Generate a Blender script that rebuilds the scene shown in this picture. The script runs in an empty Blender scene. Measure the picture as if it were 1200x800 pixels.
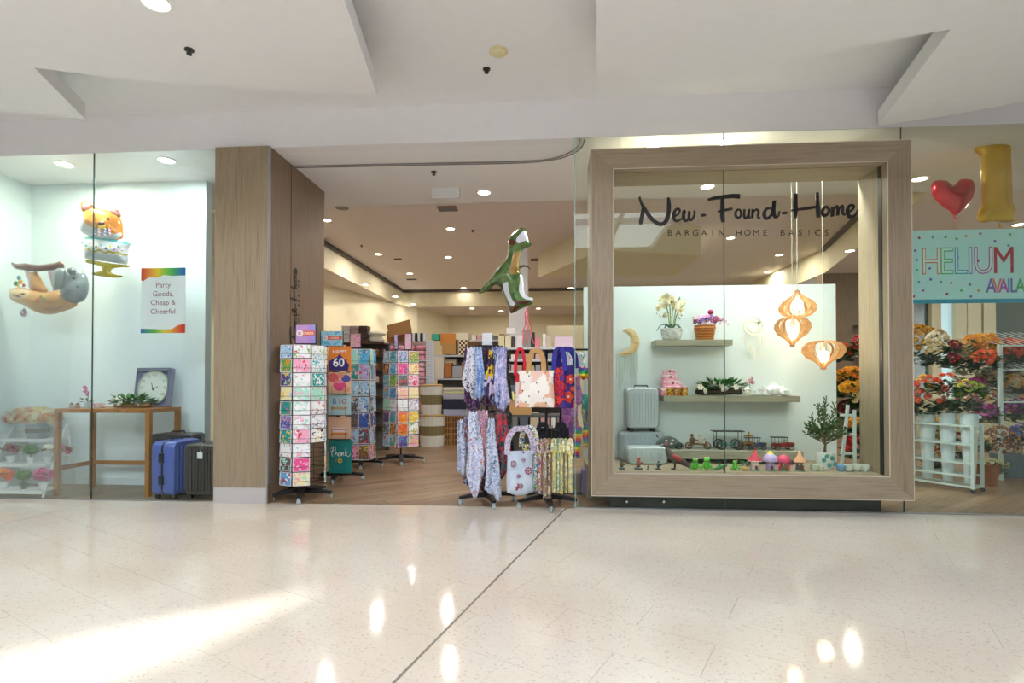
import bpy, math, random
from math import sin, cos, pi, radians, sqrt
from mathutils import Vector, Matrix
from mathutils.geometry import delaunay_2d_cdt
import numpy as np
random.seed(7)
SC = bpy.context.scene
COL = SC.collection

# ---------------------------------------------------------------- camera
F_PX, CAM_H, CAM_D, YAW, HOR = 630.0, 1.3, 5.54, radians(4.09), 446.0
PITCH = radians(0.7)
cam = bpy.data.cameras.new('camera')
cam_o = bpy.data.objects.new('camera', cam); COL.objects.link(cam_o)
cam_o.location = (0, -CAM_D, CAM_H)
cam_o.rotation_euler = (pi/2 + PITCH, 0, YAW)
cam.sensor_width = 36.0
cam.lens = 36.0 * F_PX / 1200.0
cam.shift_x = 0.0
cam.shift_y = (HOR - 400.0 - F_PX * math.tan(PITCH)) / 1200.0
cam.clip_start = 0.05
SC.camera = cam_o

# ---------------------------------------------------------------- view, world, sun
SC.view_settings.view_transform = 'Standard'
SC.view_settings.look = 'None'
SC.view_settings.gamma = 1.0
SC.view_settings.use_curve_mapping = False
SC.view_settings.exposure = 0.0
W = bpy.data.worlds.new('world'); SC.world = W; W.use_nodes = True
bg = W.node_tree.nodes['Background']
bg.inputs[0].default_value = (0.84, 0.91, 1.0, 1); bg.inputs[1].default_value = 8.0
SUN_DIR = Vector((-0.42, 0.20, -1.0)).normalized()      # the way the light travels
sun = bpy.data.lights.new('sun', 'SUN'); sun.energy = 4.0; sun.angle = radians(2.6); sun.color = (1.0, 0.98, 0.95)
sun_o = bpy.data.objects.new('sun', sun); COL.objects.link(sun_o)
sun_o.rotation_euler = SUN_DIR.to_track_quat('-Z', 'Y').to_euler()
LAMP_K = 1.0      # one dimmer for all the downlights

def at(px, py, Y):
    """the point on the plane y = Y seen at that place of the photograph"""
    a = (px - 600) / F_PX; b = -(py - HOR) / F_PX
    dx = -sin(YAW) + a * cos(YAW); dy = cos(YAW) + a * sin(YAW)
    t = (Y + CAM_D) / dy
    return Vector((dx * t, Y, CAM_H + b * t))
def onz(px, py, Z):
    a = (px - 600) / F_PX; b = -(py - HOR) / F_PX
    dx = -sin(YAW) + a * cos(YAW); dy = cos(YAW) + a * sin(YAW)
    t = (Z - CAM_H) / b
    return Vector((dx * t, -CAM_D + dy * t, Z))
def mpp(Y):            # metres per pixel around depth Y
    return (Y + CAM_D) / F_PX

# ---------------------------------------------------------------- materials
MATS = {}
def lin(c):
    if isinstance(c, str):
        c = tuple(int(c[i:i+2], 16) / 255 for i in (0, 2, 4))
    return tuple((x / 12.92 if x <= .04045 else ((x + .055) / 1.055) ** 2.4) for x in c) + (1,)
def mat(name, col, rough=.5, metal=0., emit=0., alpha=1., coat=0., spec=.5, bump=None, sheen=0., sss=0.):
    if name in MATS: return MATS[name]
    m = bpy.data.materials.new(name); m.use_nodes = True; nt = m.node_tree
    b = nt.nodes['Principled BSDF']; c = lin(col)
    b.inputs['Base Color'].default_value = c; b.inputs['Roughness'].default_value = rough
    b.inputs['Metallic'].default_value = metal; b.inputs['Coat Weight'].default_value = coat
    b.inputs['Specular IOR Level'].default_value = spec; b.inputs['Alpha'].default_value = alpha
    if sheen: b.inputs['Sheen Weight'].default_value = sheen
    if emit:
        b.inputs['Emission Color'].default_value = c; b.inputs['Emission Strength'].default_value = emit
    # a faint mottling so that no surface is dead flat
    n = nt.nodes.new('ShaderNodeTexNoise'); n.inputs['Scale'].default_value = (bump[0] if bump else 9.)
    tc = nt.nodes.new('ShaderNodeTexCoord'); nt.links.new(tc.outputs['Object'], n.inputs['Vector'])
    if not emit:
        mx = nt.nodes.new('ShaderNodeMix'); mx.data_type = 'RGBA'; mx.blend_type = 'MULTIPLY'; mx.inputs[0].default_value = .12
        mx.inputs[6].default_value = c; nt.links.new(n.outputs['Fac'], mx.inputs[7]); nt.links.new(mx.outputs[2], b.inputs['Base Color'])
        mx.inputs[0].default_value = .06
    if bump:
        bp = nt.nodes.new('ShaderNodeBump'); bp.inputs['Strength'].default_value = bump[1]; bp.inputs['Distance'].default_value = bump[2] if len(bump) > 2 else .01
        nt.links.new(n.outputs['Fac'], bp.inputs['Height']); nt.links.new(bp.outputs[0], b.inputs['Normal'])
    MATS[name] = m; return m
def ramp_mat(name, cols, tex='voronoi', scale=20., rough=.6, stretch=(1, 1, 1), stops=None, interp='CONSTANT', coat=0., bump=0., rnd=True, metal=0., detail=3., dist=0., rot=(0, 0, 0), alpha=1.):
    """a printed or grained surface: a texture through a colour ramp"""
    if name in MATS: return MATS[name]
    m = bpy.data.materials.new(name); m.use_nodes = True; nt = m.node_tree; N = nt.nodes; L = nt.links
    b = N['Principled BSDF']; b.inputs['Roughness'].default_value = rough; b.inputs['Coat Weight'].default_value = coat; b.inputs['Metallic'].default_value = metal
    b.inputs['Alpha'].default_value = alpha
    tc = N.new('ShaderNodeTexCoord'); mp = N.new('ShaderNodeMapping'); L.new(tc.outputs['Object'], mp.inputs['Vector'])
    mp.inputs['Scale'].default_value = stretch; mp.inputs['Rotation'].default_value = rot
    if rnd:
        oi = N.new('ShaderNodeObjectInfo'); ml = N.new('ShaderNodeMath'); ml.operation = 'MULTIPLY'; ml.inputs[1].default_value = 37.
        L.new(oi.outputs['Random'], ml.inputs[0]); L.new(ml.outputs[0], mp.inputs['Location'])
    if tex == 'voronoi':
        t = N.new('ShaderNodeTexVoronoi'); t.inputs['Scale'].default_value = scale
        if dist:
            nz = N.new('ShaderNodeTexNoise'); nz.inputs['Scale'].default_value = scale * .7; ma = N.new('ShaderNodeMix'); ma.data_type = 'VECTOR'; ma.inputs[0].default_value = dist
            L.new(mp.outputs[0], nz.inputs['Vector']); L.new(mp.outputs[0], ma.inputs[4]); L.new(nz.outputs['Color'], ma.inputs[5]); L.new(ma.outputs[1], t.inputs['Vector'])
        else: L.new(mp.outputs[0], t.inputs['Vector'])
        sp = N.new('ShaderNodeSeparateColor'); L.new(t.outputs['Color'], sp.inputs[0]); src = sp.outputs[0]
    elif tex == 'dots':
        t = N.new('ShaderNodeTexVoronoi'); t.inputs['Scale'].default_value = scale; L.new(mp.outputs[0], t.inputs['Vector']); src = t.outputs['Distance']
    elif tex == 'wave':
        t = N.new('ShaderNodeTexWave'); t.inputs['Scale'].default_value = scale; t.inputs['Distortion'].default_value = dist; t.inputs['Detail'].default_value = detail
        L.new(mp.outputs[0], t.inputs['Vector']); src = t.outputs['Fac']
    elif tex == 'checker':
        t = N.new('ShaderNodeTexChecker'); t.inputs['Scale'].default_value = scale; L.new(mp.outputs[0], t.inputs['Vector']); src = t.outputs['Fac']
    elif tex == 'gradient':
        t = N.new('ShaderNodeTexGradient'); L.new(mp.outputs[0], t.inputs['Vector']); src = t.outputs['Fac']
    else:
        t = N.new('ShaderNodeTexNoise'); t.inputs['Scale'].default_value = scale; t.inputs['Detail'].default_value = detail; t.inputs['Distortion'].default_value = dist
        L.new(mp.outputs[0], t.inputs['Vector']); src = t.outputs['Fac']
    cr = N.new('ShaderNodeValToRGB'); e = cr.color_ramp; e.interpolation = interp
    if stops is None:
        lo, hi = ((.0, 1.) if tex in ('voronoi', 'wave', 'checker', 'gradient') else (.32, .68))
        stops = [lo + (hi - lo) * i / (len(cols) if interp == 'CONSTANT' else max(1, len(cols) - 1)) for i in range(len(cols))]
    while len(e.elements) < len(cols): e.elements.new(.5)
    for i, (s, c) in enumerate(zip(stops, cols)):
        e.elements[i].position = s
    for i, c in enumerate(cols): e.elements[i].color = lin(c)
    L.new(src, cr.inputs[0]); L.new(cr.outputs[0], b.inputs['Base Color'])
    if bump:
        bp = N.new('ShaderNodeBump'); bp.inputs['Strength'].default_value = bump; bp.inputs['Distance'].default_value = .004
        L.new(src, bp.inputs['Height']); L.new(bp.outputs[0], b.inputs['Normal'])
    MATS[name] = m; return m
def glass_mat(name, tint, gloss=.7):
    m = bpy.data.materials.new(name); m.use_nodes = True; nt = m.node_tree; N = nt.nodes; L = nt.links
    N.remove(N['Principled BSDF']); out = N['Material Output']
    tr = N.new('ShaderNodeBsdfTransparent'); tr.inputs[0].default_value = tint + (1,)
    gl = N.new('ShaderNodeBsdfGlossy'); gl.inputs['Roughness'].default_value = .0; gl.inputs[0].default_value = (.95, 1, .98, 1)
    fr = N.new('ShaderNodeFresnel'); fr.inputs[0].default_value = 1.45
    k = N.new('ShaderNodeMath'); k.operation = 'MULTIPLY'; k.inputs[1].default_value = gloss; L.new(fr.outputs[0], k.inputs[0])
    mx = N.new('ShaderNodeMixShader'); L.new(k.outputs[0], mx.inputs[0]); L.new(tr.outputs[0], mx.inputs[1]); L.new(gl.outputs[0], mx.inputs[2])
    L.new(mx.outputs[0], out.inputs[0]); MATS[name] = m; return m

# ---------------------------------------------------------------- mesh building
class M:
    """collects shapes; build() links them as ONE mesh object"""
    def __init__(s): s.v = []; s.f = []; s.mi = []; s.m = 0
    def add(s, vs, fs):
        n = len(s.v); s.v += [tuple(v) for v in vs]; s.f += [tuple(i + n for i in f) for f in fs]; s.mi += [s.m] * len(fs); return s
    def box(s, x0, x1, y0, y1, z0, z1):
        return s.add([(x, y, z) for x in (x0, x1) for y in (y0, y1) for z in (z0, z1)],
                     [(0, 1, 3, 2), (4, 6, 7, 5), (0, 4, 5, 1), (2, 3, 7, 6), (0, 2, 6, 4), (1, 5, 7, 3)])
    def cbox(s, c, d, R=None):
        h = [x / 2 for x in d]
        vs = [Vector((x, y, z)) for x in (-h[0], h[0]) for y in (-h[1], h[1]) for z in (-h[2], h[2])]
        if R is not None: vs = [R @ v for v in vs]
        return s.add([v + Vector(c) for v in vs], [(0, 1, 3, 2), (4, 6, 7, 5), (0, 4, 5, 1), (2, 3, 7, 6), (0, 2, 6, 4), (1, 5, 7, 3)])
    def tube(s, pts, r, n=8, caps=True, closed=False):
        pts = [Vector(p) for p in pts]; k = len(pts); rs = r if isinstance(r, (list, tuple)) else [r] * k
        vs = []; prev = None
        for i, p in enumerate(pts):
            if closed: d = pts[(i + 1) % k] - pts[i - 1]
            else: d = pts[min(i + 1, k - 1)] - pts[max(i - 1, 0)]
            d.normalize()
            if prev is None: u = d.orthogonal().normalized()
            else:
                u = prev - d * prev.dot(d)
                u = u.normalized() if u.length > 1e-6 else d.orthogonal().normalized()
            prev = u; w = d.cross(u)
            vs += [p + (u * cos(2 * pi * j / n) + w * sin(2 * pi * j / n)) * rs[i] for j in range(n)]
        fs = []
        for i in range(k if closed else k - 1):
            a = i * n; b = ((i + 1) % k) * n
            fs += [(a + j, a + (j + 1) % n, b + (j + 1) % n, b + j) for j in range(n)]
        if caps and not closed: fs += [tuple(range(n))[::-1], tuple(range((k - 1) * n, k * n))]
        return s.add(vs, fs)
    def lathe(s, prof, n=16, c=(0, 0, 0), ribs=0., axis='z', sq=0.):
        """prof: (radius, height) from bottom to top"""
        vs = []
        for r, z in prof:
            for j in range(n):
                a = 2 * pi * j / n; q = r * (1 + (ribs if j % 2 else -ribs))
                if sq: q = r * (1 / max(abs(cos(a)), abs(sin(a)))) ** sq
                p = (q * cos(a), q * sin(a), z)
                if axis == 'y': p = (p[0], p[2], p[1])
                if axis == 'x': p = (p[2], p[0], p[1])
                vs.append((p[0] + c[0], p[1] + c[1], p[2] + c[2]))
        fs = []
        for i in range(len(prof) - 1):
            fs += [(i * n + j, i * n + (j + 1) % n, (i + 1) * n + (j + 1) % n, (i + 1) * n + j) for j in range(n)]
        fs += [tuple(range(n))[::-1], tuple(range((len(prof) - 1) * n, len(prof) * n))]
        return s.add(vs, fs)
    def ball(s, c, r, n=10, R=None):
        if not isinstance(r, (tuple, list)): r = (r, r, r)
        k = max(4, n // 2); vs = []
        for i in range(1, k):
            t = pi * i / k
            for j in range(n):
                a = 2 * pi * j / n; v = Vector((r[0] * sin(t) * cos(a), r[1] * sin(t) * sin(a), r[2] * cos(t)))
                vs.append(v)
        vs += [Vector((0, 0, r[2])), Vector((0, 0, -r[2]))]
        fs = []
        for i in range(k - 2): fs += [(i * n + j, (i + 1) * n + j, (i + 1) * n + (j + 1) % n, i * n + (j + 1) % n) for j in range(n)]
        T = len(vs) - 2
        fs += [(T, j, (j + 1) % n) for j in range(n)] + [(T + 1, (k - 2) * n + (j + 1) % n, (k - 2) * n + j) for j in range(n)]
        if R is not None: vs = [R @ v for v in vs]
        return s.add([v + Vector(c) for v in vs], fs)
    def prism(s, pts, d, plane='xz', c=(0, 0, 0)):
        """an outline given thickness d along the axis left over, centred"""
        n = len(pts); vs = []
        for o in (-d / 2, d / 2):
            for a, b in pts:
                p = {'xz': (a, o, b), 'xy': (a, b, o), 'yz': (o, a, b)}[plane]
                vs.append((p[0] + c[0], p[1] + c[1], p[2] + c[2]))
        return s.add(vs, [tuple(range(n)), tuple(range(n, 2 * n))[::-1]] + [(i, i + n, (i + 1) % n + n, (i + 1) % n) for i in range(n)])
    def mesh(s, name, mats, smooth=False):
        me = bpy.data.meshes.new(name); me.from_pydata(s.v, [], s.f)
        for m in (mats if isinstance(mats, (list, tuple)) else [mats]): me.materials.append(m)
        if max(s.mi or [0]): me.polygons.foreach_set('material_index', s.mi)
        import bmesh
        b = bmesh.new(); b.from_mesh(me); bmesh.ops.recalc_face_normals(b, faces=b.faces); b.to_mesh(me); b.free()
        if smooth:
            me.polygons.foreach_set('use_smooth', [True] * len(me.polygons)); me.set_sharp_from_angle(angle=radians(smooth if smooth > 1 else 42))
        me.update(); return me
    def build(s, name, mats, parent=None, smooth=False, bevel=0., loc=None, **k):
        o = bpy.data.objects.new(name, s.mesh(name, mats, smooth)); COL.objects.link(o)
        if parent: o.parent = parent
        if loc is not None: o.location = loc
        if bevel:
            bv = o.modifiers.new('bevel', 'BEVEL'); bv.width = bevel; bv.segments = 2; bv.limit_method = 'ANGLE'
        for kk, vv in k.items(): o[kk] = vv
        return o
def tag(o, label, cat, group=None):
    o['label'] = label; o['category'] = cat
    if group: o['group'] = group
    return o
def thing(name, label, cat, loc=(0, 0, 0), rz=0., group=None, rot=None, scale=None):
    o = bpy.data.objects.new(name, None); o.empty_display_size = .1; COL.objects.link(o); o.location = loc
    o.rotation_euler = rot if rot else (0, 0, rz)
    if scale: o.scale = (scale,) * 3 if not isinstance(scale, (tuple, list)) else scale
    return tag(o, label, cat, group)
def struct(o): o['kind'] = 'structure'; return o
def inst(src, parent=None, loc=(0, 0, 0), rot=(0, 0, 0), scale=1., name=None, mat_=None, link=True):
    """one more object on the same mesh"""
    o = bpy.data.objects.new(name or src.name.split('.')[0], src.data if hasattr(src, 'data') else src); COL.objects.link(o)
    o.location = loc; o.rotation_euler = rot; o.scale = (scale,) * 3 if not isinstance(scale, (tuple, list)) else scale
    if parent: o.parent = parent
    if mat_:
        o.material_slots[0].link = 'OBJECT'; o.material_slots[0].material = mat_
    return o
def dup(root, loc, rz=None, label=None, rot=None, scale=None):
    r = root.copy(); COL.objects.link(r); r.location = loc
    if rz is not None: r.rotation_euler = (0, 0, rz)
    if rot: r.rotation_euler = rot
    if scale: r.scale = (scale,) * 3
    if label: r['label'] = label
    for ch in list(root.children):
        c = ch.copy(); COL.objects.link(c); c.parent = r
        for g in list(ch.children):
            d = g.copy(); COL.objects.link(d); d.parent = c
    return r
def spline(pts, k=6, closed=True):
    """Catmull-Rom through the points (any number of values each)"""
    n = len(pts); out = []; rng = n if closed else n - 1
    for i in range(rng):
        P = [pts[(i + j) % n] if closed else pts[min(max(i + j, 0), n - 1)] for j in (-1, 0, 1, 2)]
        for q in range(k):
            t = q / k
            out.append(tuple(.5 * (2 * b + (c - a) * t + (2 * a - 5 * b + 4 * c - d) * t * t + (3 * b - a - 3 * c + d) * t ** 3) for a, b, c, d in zip(*P)))
    if not closed: out.append(tuple(pts[-1]))
    return out
def inside(p, poly):
    c = False; j = len(poly) - 1
    for i in range(len(poly)):
        if (poly[i][1] > p[1]) != (poly[j][1] > p[1]) and p[0] < (poly[j][0] - poly[i][0]) * (p[1] - poly[i][1]) / (poly[j][1] - poly[i][1]) + poly[i][0]: c = not c
        j = i
    return c
def inflate(outline, thick, step, regions=(), k=4, power=.5, wrinkle=0.):
    """a foil balloon: the outline filled and blown up on both sides; regions = [(outline, material index)] colour the front"""
    O = spline(outline, k); S = np.array(O); S2 = np.roll(S, -1, 0)
    pts = [Vector(p) for p in O]; edges = [(i, (i + 1) % len(O)) for i in range(len(O))]; R = []
    for rg, mi in regions:
        r = spline(rg, 3); R.append((r, mi)); n0 = len(pts); ins = [Vector(p) for p in r]
        pts += ins; edges += [(n0 + i, n0 + (i + 1) % len(r)) for i in range(len(r))]
    x0, y0 = S.min(0); x1, y1 = S.max(0); y = y0; row = 0
    while y < y1:
        x = x0 + (step / 2 if row % 2 else 0)
        while x < x1:
            if inside((x, y), O):
                d = edge_dist((x, y), S, S2)
                if d > step * .45: pts.append(Vector((x, y)))
            x += step
        y += step * .87; row += 1
    res = delaunay_2d_cdt(pts, edges, [], 0, 1e-5)
    V = res[0]; Fc = [f for f in res[2] if inside((sum(V[i][0] for i in f) / len(f), sum(V[i][1] for i in f) / len(f)), O)]
    D = [edge_dist((v[0], v[1]), S, S2) for v in V]; mx = max(D)
    h = [thick * min(1, d / mx) ** power for d in D]
    h = [a * (1 + wrinkle * sin(v[0] * 300 + v[1] * 170) * math.exp(-d / mx * 6)) for a, v, d in zip(h, V, D)]
    m = M(); n = len(V)
    idx = {i: i if D[i] < 1e-4 else i + n for i in range(n)}
    m.v = [(v[0], -a, v[1]) for v, a in zip(V, h)] + [(v[0], a, v[1]) for v, a in zip(V, h)]
    for f in Fc:
        c = (sum(V[i][0] for i in f) / len(f), sum(V[i][1] for i in f) / len(f)); mi = 0
        for r, q in R:
            if inside(c, r): mi = q
        m.f.append(tuple(f)); m.mi.append(mi)
        m.f.append(tuple(idx[i] for i in f)[::-1]); m.mi.append(mi)
    return m
def edge_dist(p, A, B):
    p = np.array(p); d = B - A; L = (d ** 2).sum(1) + 1e-12
    t = np.clip(((p - A) * d).sum(1) / L, 0, 1); q = A + d * t[:, None]
    return float(np.sqrt(((q - p) ** 2).sum(1)).min())
def text_obj(body, size, name, material, parent=None, loc=(0, 0, 0), rot=(pi / 2, 0, 0), extrude=.0015, align='CENTER', space=1., offset=0., xs=1.):
    c = bpy.data.curves.new('txt', 'FONT'); c.body = body; c.size = size; c.extrude = extrude; c.align_x = align; c.space_character = space; c.offset = offset; c.resolution_u = 3
    t = bpy.data.objects.new('txt', c); COL.objects.link(t)
    me = bpy.data.meshes.new_from_object(t.evaluated_get(bpy.context.evaluated_depsgraph_get()))
    bpy.data.objects.remove(t); bpy.data.curves.remove(c)
    me.materials.clear(); me.materials.append(material); me.name = name
    o = bpy.data.objects.new(name, me); COL.objects.link(o); o.location = loc; o.rotation_euler = rot; o.scale = (xs, 1, 1)
    if parent: o.parent = parent
    return o
def ribbon(m, pts, d=.01, k=6):
    """a brush stroke: (x, z, width) points made into a flat slab in the xz plane"""
    P = spline(pts, k, closed=False); n = len(P); vs = []
    for i, (x, z, w) in enumerate(P):
        a = P[max(i - 1, 0)]; b = P[min(i + 1, n - 1)]; tx, tz = b[0] - a[0], b[1] - a[1]; L = sqrt(tx * tx + tz * tz) or 1
        nx, nz = -tz / L * w / 2, tx / L * w / 2
        for y in (-d / 2, d / 2): vs += [(x + nx, y, z + nz), (x - nx, y, z - nz)]
    fs = []
    for i in range(n - 1):
        a = 4 * i; b = a + 4
        fs += [(a, b, b + 1, a + 1), (a + 2, a + 3, b + 3, b + 2), (a, a + 2, b + 2, b), (a + 1, b + 1, b + 3, a + 3)]
    fs += [(0, 1, 3, 2), (4 * n - 4, 4 * n - 2, 4 * n - 1, 4 * n - 3)]
    return m.add(vs, fs)

# ---------------------------------------------------------------- the palette
white = mat('white_paint', 'e8e7ea', .6); ceil_m = mat('ceiling_paint', 'e6e6e8', .7)
shopceil = mat('shop_ceiling_paint', 'ece2e0', .7); cream = mat('cream_paint', 'e8dfc0', .7)
dispw = mat('display_wall_paint', 'e4f0f3', .45)
black = mat('black_plastic', '17171b', .4); steel = mat('brushed_steel', 'b9bcc0', .3, 1.); dkgrey = mat('dark_grey_metal', '3a3d42', .45, .3)
chrome = mat('chrome', 'd8dade', .15, 1.); wire = mat('black_wire', '1b1c22', .35, .4); castw = mat('caster_rubber', 'a9bcc2', .3)
wood_pale = ramp_mat('limed_oak_laminate', ['85765f', '93836c', '9e8e77', '8b7b65'], 'noise', 9., .5, (9, 9, .25), interp='LINEAR', bump=.12, detail=8., dist=.5, rnd=False)
wood_pale_h = ramp_mat('limed_oak_laminate_across', ['8e7e68', '9a8a74', 'a49580', '94846e'], 'noise', 9., .5, (.25, 9, 9), interp='LINEAR', bump=.12, detail=8., dist=.5, rnd=False)
wood_dk = ramp_mat('brown_oak_laminate', ['6f5a45', '78634d', '826c56', '735d48'], 'noise', 9., .5, (9, 9, .25), interp='LINEAR', bump=.12, detail=8., dist=.5, rnd=False)
teak = ramp_mat('orange_stained_wood', ['8f5a22', 'ad7431', 'a3682a'], 'noise', 6., .4, (3, 12, 3), interp='LINEAR', rnd=False)
kraft = mat('kraft_card', '8a6238', .8); ply = ramp_mat('birch_ply', ['c9925c', 'ddb07c'], 'noise', 8, .5, (1, 1, 6), interp='LINEAR')
leafm = ramp_mat('leaf_green', ['1f4a20', '2f6b2c', '4a8636'], 'noise', 25, .5, interp='LINEAR'); leafd = ramp_mat('dark_leaf', ['16361d', '234f2a', '35663a'], 'noise', 25, .5, interp='LINEAR')
lamp_e = mat('lamp_glow', 'fff0d8', .5, emit=14.); lamp_c = mat('cool_lamp_glow', 'f8fbff', .5, emit=14.)
glass = glass_mat('clear_green_glass', (.955, .985, .975), .35)
glass_r = glass_mat('olive_cast_glass', (.94, .965, .92), .55)
# ================================================================ THE SETTING
def terrazzo(name, k=1.):
    m = bpy.data.materials.new(name); m.use_nodes = True; nt = m.node_tree; N = nt.nodes; L = nt.links; b = N['Principled BSDF']
    tc = N.new('ShaderNodeTexCoord')
    geo = N.new('ShaderNodeNewGeometry')
    big = N.new('ShaderNodeTexNoise'); big.inputs['Scale'].default_value = .55; L.new(geo.outputs['Position'], big.inputs[0])
    r1 = N.new('ShaderNodeValToRGB'); r1.color_ramp.elements[0].color = lin('d6cabb'); r1.color_ramp.elements[1].color = lin('e2dbd0'); r1.color_ramp.elements[0].position = .35; r1.color_ramp.elements[1].position = .65
    L.new(big.outputs['Fac'], r1.inputs[0])
    v = N.new('ShaderNodeTexVoronoi'); v.inputs['Scale'].default_value = 95.; L.new(geo.outputs['Position'], v.inputs[0])
    s = N.new('ShaderNodeSeparateColor'); L.new(v.outputs['Color'], s.inputs[0])
    r2 = N.new('ShaderNodeValToRGB'); e = r2.color_ramp; e.interpolation = 'CONSTANT'; e.elements[0].color = (1, 1, 1, 1); e.elements[1].position = .82; e.elements[1].color = (.93, .91, .89, 1)
    x = e.elements.new(.955); x.color = (.78, .74, .70, 1); L.new(s.outputs[0], r2.inputs[0])
    mx = N.new('ShaderNodeMix'); mx.data_type = 'RGBA'; mx.blend_type = 'MULTIPLY'; mx.inputs[0].default_value = .8 * k
    L.new(r1.outputs[0], mx.inputs[6]); L.new(r2.outputs[0], mx.inputs[7]); L.new(mx.outputs[2], b.inputs['Base Color'])
    b.inputs['Roughness'].default_value = .08; b.inputs['Specular IOR Level'].default_value = .42
    return m
tz = terrazzo('terrazzo'); grout = mat('tile_grout', 'd0c5b6', .3)
def clip(poly, n, d):
    """keep the side n.p <= d"""
    out = []
    for i in range(len(poly)):
        a, b = poly[i], poly[(i + 1) % len(poly)]; da = n[0] * a[0] + n[1] * a[1] - d; db = n[0] * b[0] + n[1] * b[1] - d
        if da <= 0: out.append(a)
        if da * db < 0: t = da / (da - db); out.append((a[0] + t * (b[0] - a[0]), a[1] + t * (b[1] - a[1])))
    return out
floor = struct(M().box(-14, 12, -14, 0, -.15, -.004).build('floor', grout))
# the rest of the polished floor, beyond what is laid tile by tile
e = M()
for q in ((-14, 12, -14, -3.72), (-14, -6.9, -3.72, 0), (5.6, 12, -3.72, 0)): e.box(q[0], q[1], q[2], q[3], -.006, 0)
struct(e.build('floor_margin', tz, floor))
A1 = Vector((0.023, -.532)); dm = Vector((cos(radians(75.6)), sin(radians(75.6)))); nm = Vector((dm.y, -dm.x))     # the long dark joint
B1 = Vector((-4.886, -.107)); B2 = Vector((-4.949, -1.035)); db = (B2 - B1).normalized(); nb = Vector((-db.y, db.x))
if nb.x < 0: nb = -nb
th = radians(152.5); tu = Vector((cos(th), sin(th))); tv = Vector((-tu.y, tu.x)); o0 = Vector((-3.168, -2.656)); g = .0007
nt_ = 0
for i in range(-14, 15):
    for j in range(-24, 24):
        c0 = o0 + tu * (i * .8 + (j % 2) * .4) + tv * (j * .34)
        sq = [c0 + tu * g + tv * g, c0 + tu * (.8 - g) + tv * g, c0 + tu * (.8 - g) + tv * (.34 - g), c0 + tu * g + tv * (.34 - g)]
        base = [(p.x, p.y) for p in sq]
        base = clip(base, (0, 1), 0); base = base and clip(base, (0, -1), 3.72); base = base and clip(base, (-1, 0), 6.9); base = base and clip(base, (1, 0), 5.6)
        if not base: continue
        for sgn in (1, -1):
            p = clip(base, (nm.x * sgn, nm.y * sgn), nm.dot(A1) * sgn - .008)
            if len(p) < 3: continue
            qs = [p]
            if max(v[0] for v in p) < -4: qs = [clip(p, (nb.x * t, nb.y * t), nb.dot(B1) * t - .006) for t in (1, -1)]
            for q in qs:
                if len(q) < 3: continue
                ar = abs(sum(q[a][0] * q[(a + 1) % len(q)][1] - q[(a + 1) % len(q)][0] * q[a][1] for a in range(len(q)))) / 2
                if ar < .0006: continue
                M().prism(q, .006, 'xy', (0, 0, -.003)).build('tile', tz, floor); nt_ += 1
print('tiles', nt_)
s = M(); s.tube([(A1 + dm * .545).to_3d(), (A1 - dm * 3.5).to_3d()], .0078, 4); t1 = s.build('joint_strip', mat('dark_joint', '7a746a', .5), floor); t1.location.z = -.0075; t1['label'] = 'dark grey expansion joint running diagonally to the shop entrance'; t1['kind'] = 'structure'
s = M(); s.tube([(B1 - db * .1).to_3d(), (B1 + db * 2.5).to_3d()], .0058, 4); t2 = s.build('joint_strip', mat('brass_joint', '8a7658', .4, .6), floor); t2.location.z = -.0055; t2['kind'] = 'structure'

# timber-look floor of the shop
planks = bpy.data.materials.new('oak_planks'); planks.use_nodes = True
def plank_nodes(m):
    nt = m.node_tree; N = nt.nodes; L = nt.links; b = N['Principled BSDF']; tc = N.new('ShaderNodeTexCoord'); mp = N.new('ShaderNodeMapping')
    mp.inputs['Rotation'].default_value = (0, 0, radians(-38)); L.new(tc.outputs['Object'], mp.inputs[0])
    br = N.new('ShaderNodeTexBrick'); br.inputs['Scale'].default_value = 1; br.inputs['Brick Width'].default_value = 1.3; br.inputs['Row Height'].default_value = .16; br.inputs['Mortar Size'].default_value = .004
    br.inputs['Color1'].default_value = lin('a08468'); br.inputs['Color2'].default_value = lin('806850'); br.inputs['Mortar'].default_value = lin('4a3a2c'); L.new(mp.outputs[0], br.inputs[0])
    mp2 = N.new('ShaderNodeMapping'); mp2.inputs['Scale'].default_value = (.8, 14, 1); L.new(mp.outputs[0], mp2.inputs[0])
    n = N.new('ShaderNodeTexNoise'); n.inputs['Scale'].default_value = 2; n.inputs['Detail'].default_value = 6; L.new(mp2.outputs[0], n.inputs[0])
    r = N.new('ShaderNodeValToRGB'); r.color_ramp.elements[0].position = .3; r.color_ramp.elements[1].position = .7; r.color_ramp.elements[0].color = (.62, .6, .58, 1); r.color_ramp.elements[1].color = (1.1, 1.1, 1.1, 1); L.new(n.outputs['Fac'], r.inputs[0])
    mx = N.new('ShaderNodeMix'); mx.data_type = 'RGBA'; mx.blend_type = 'MULTIPLY'; mx.inputs[0].default_value = 1; L.new(br.outputs[0], mx.inputs[6]); L.new(r.outputs[0], mx.inputs[7]); L.new(mx.outputs[2], b.inputs['Base Color'])
    b.inputs['Roughness'].default_value = .35
plank_nodes(planks)
struct(M().box(-8, 14.2, 0, 15.2, -.15, 0).build('floor', planks))

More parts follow.
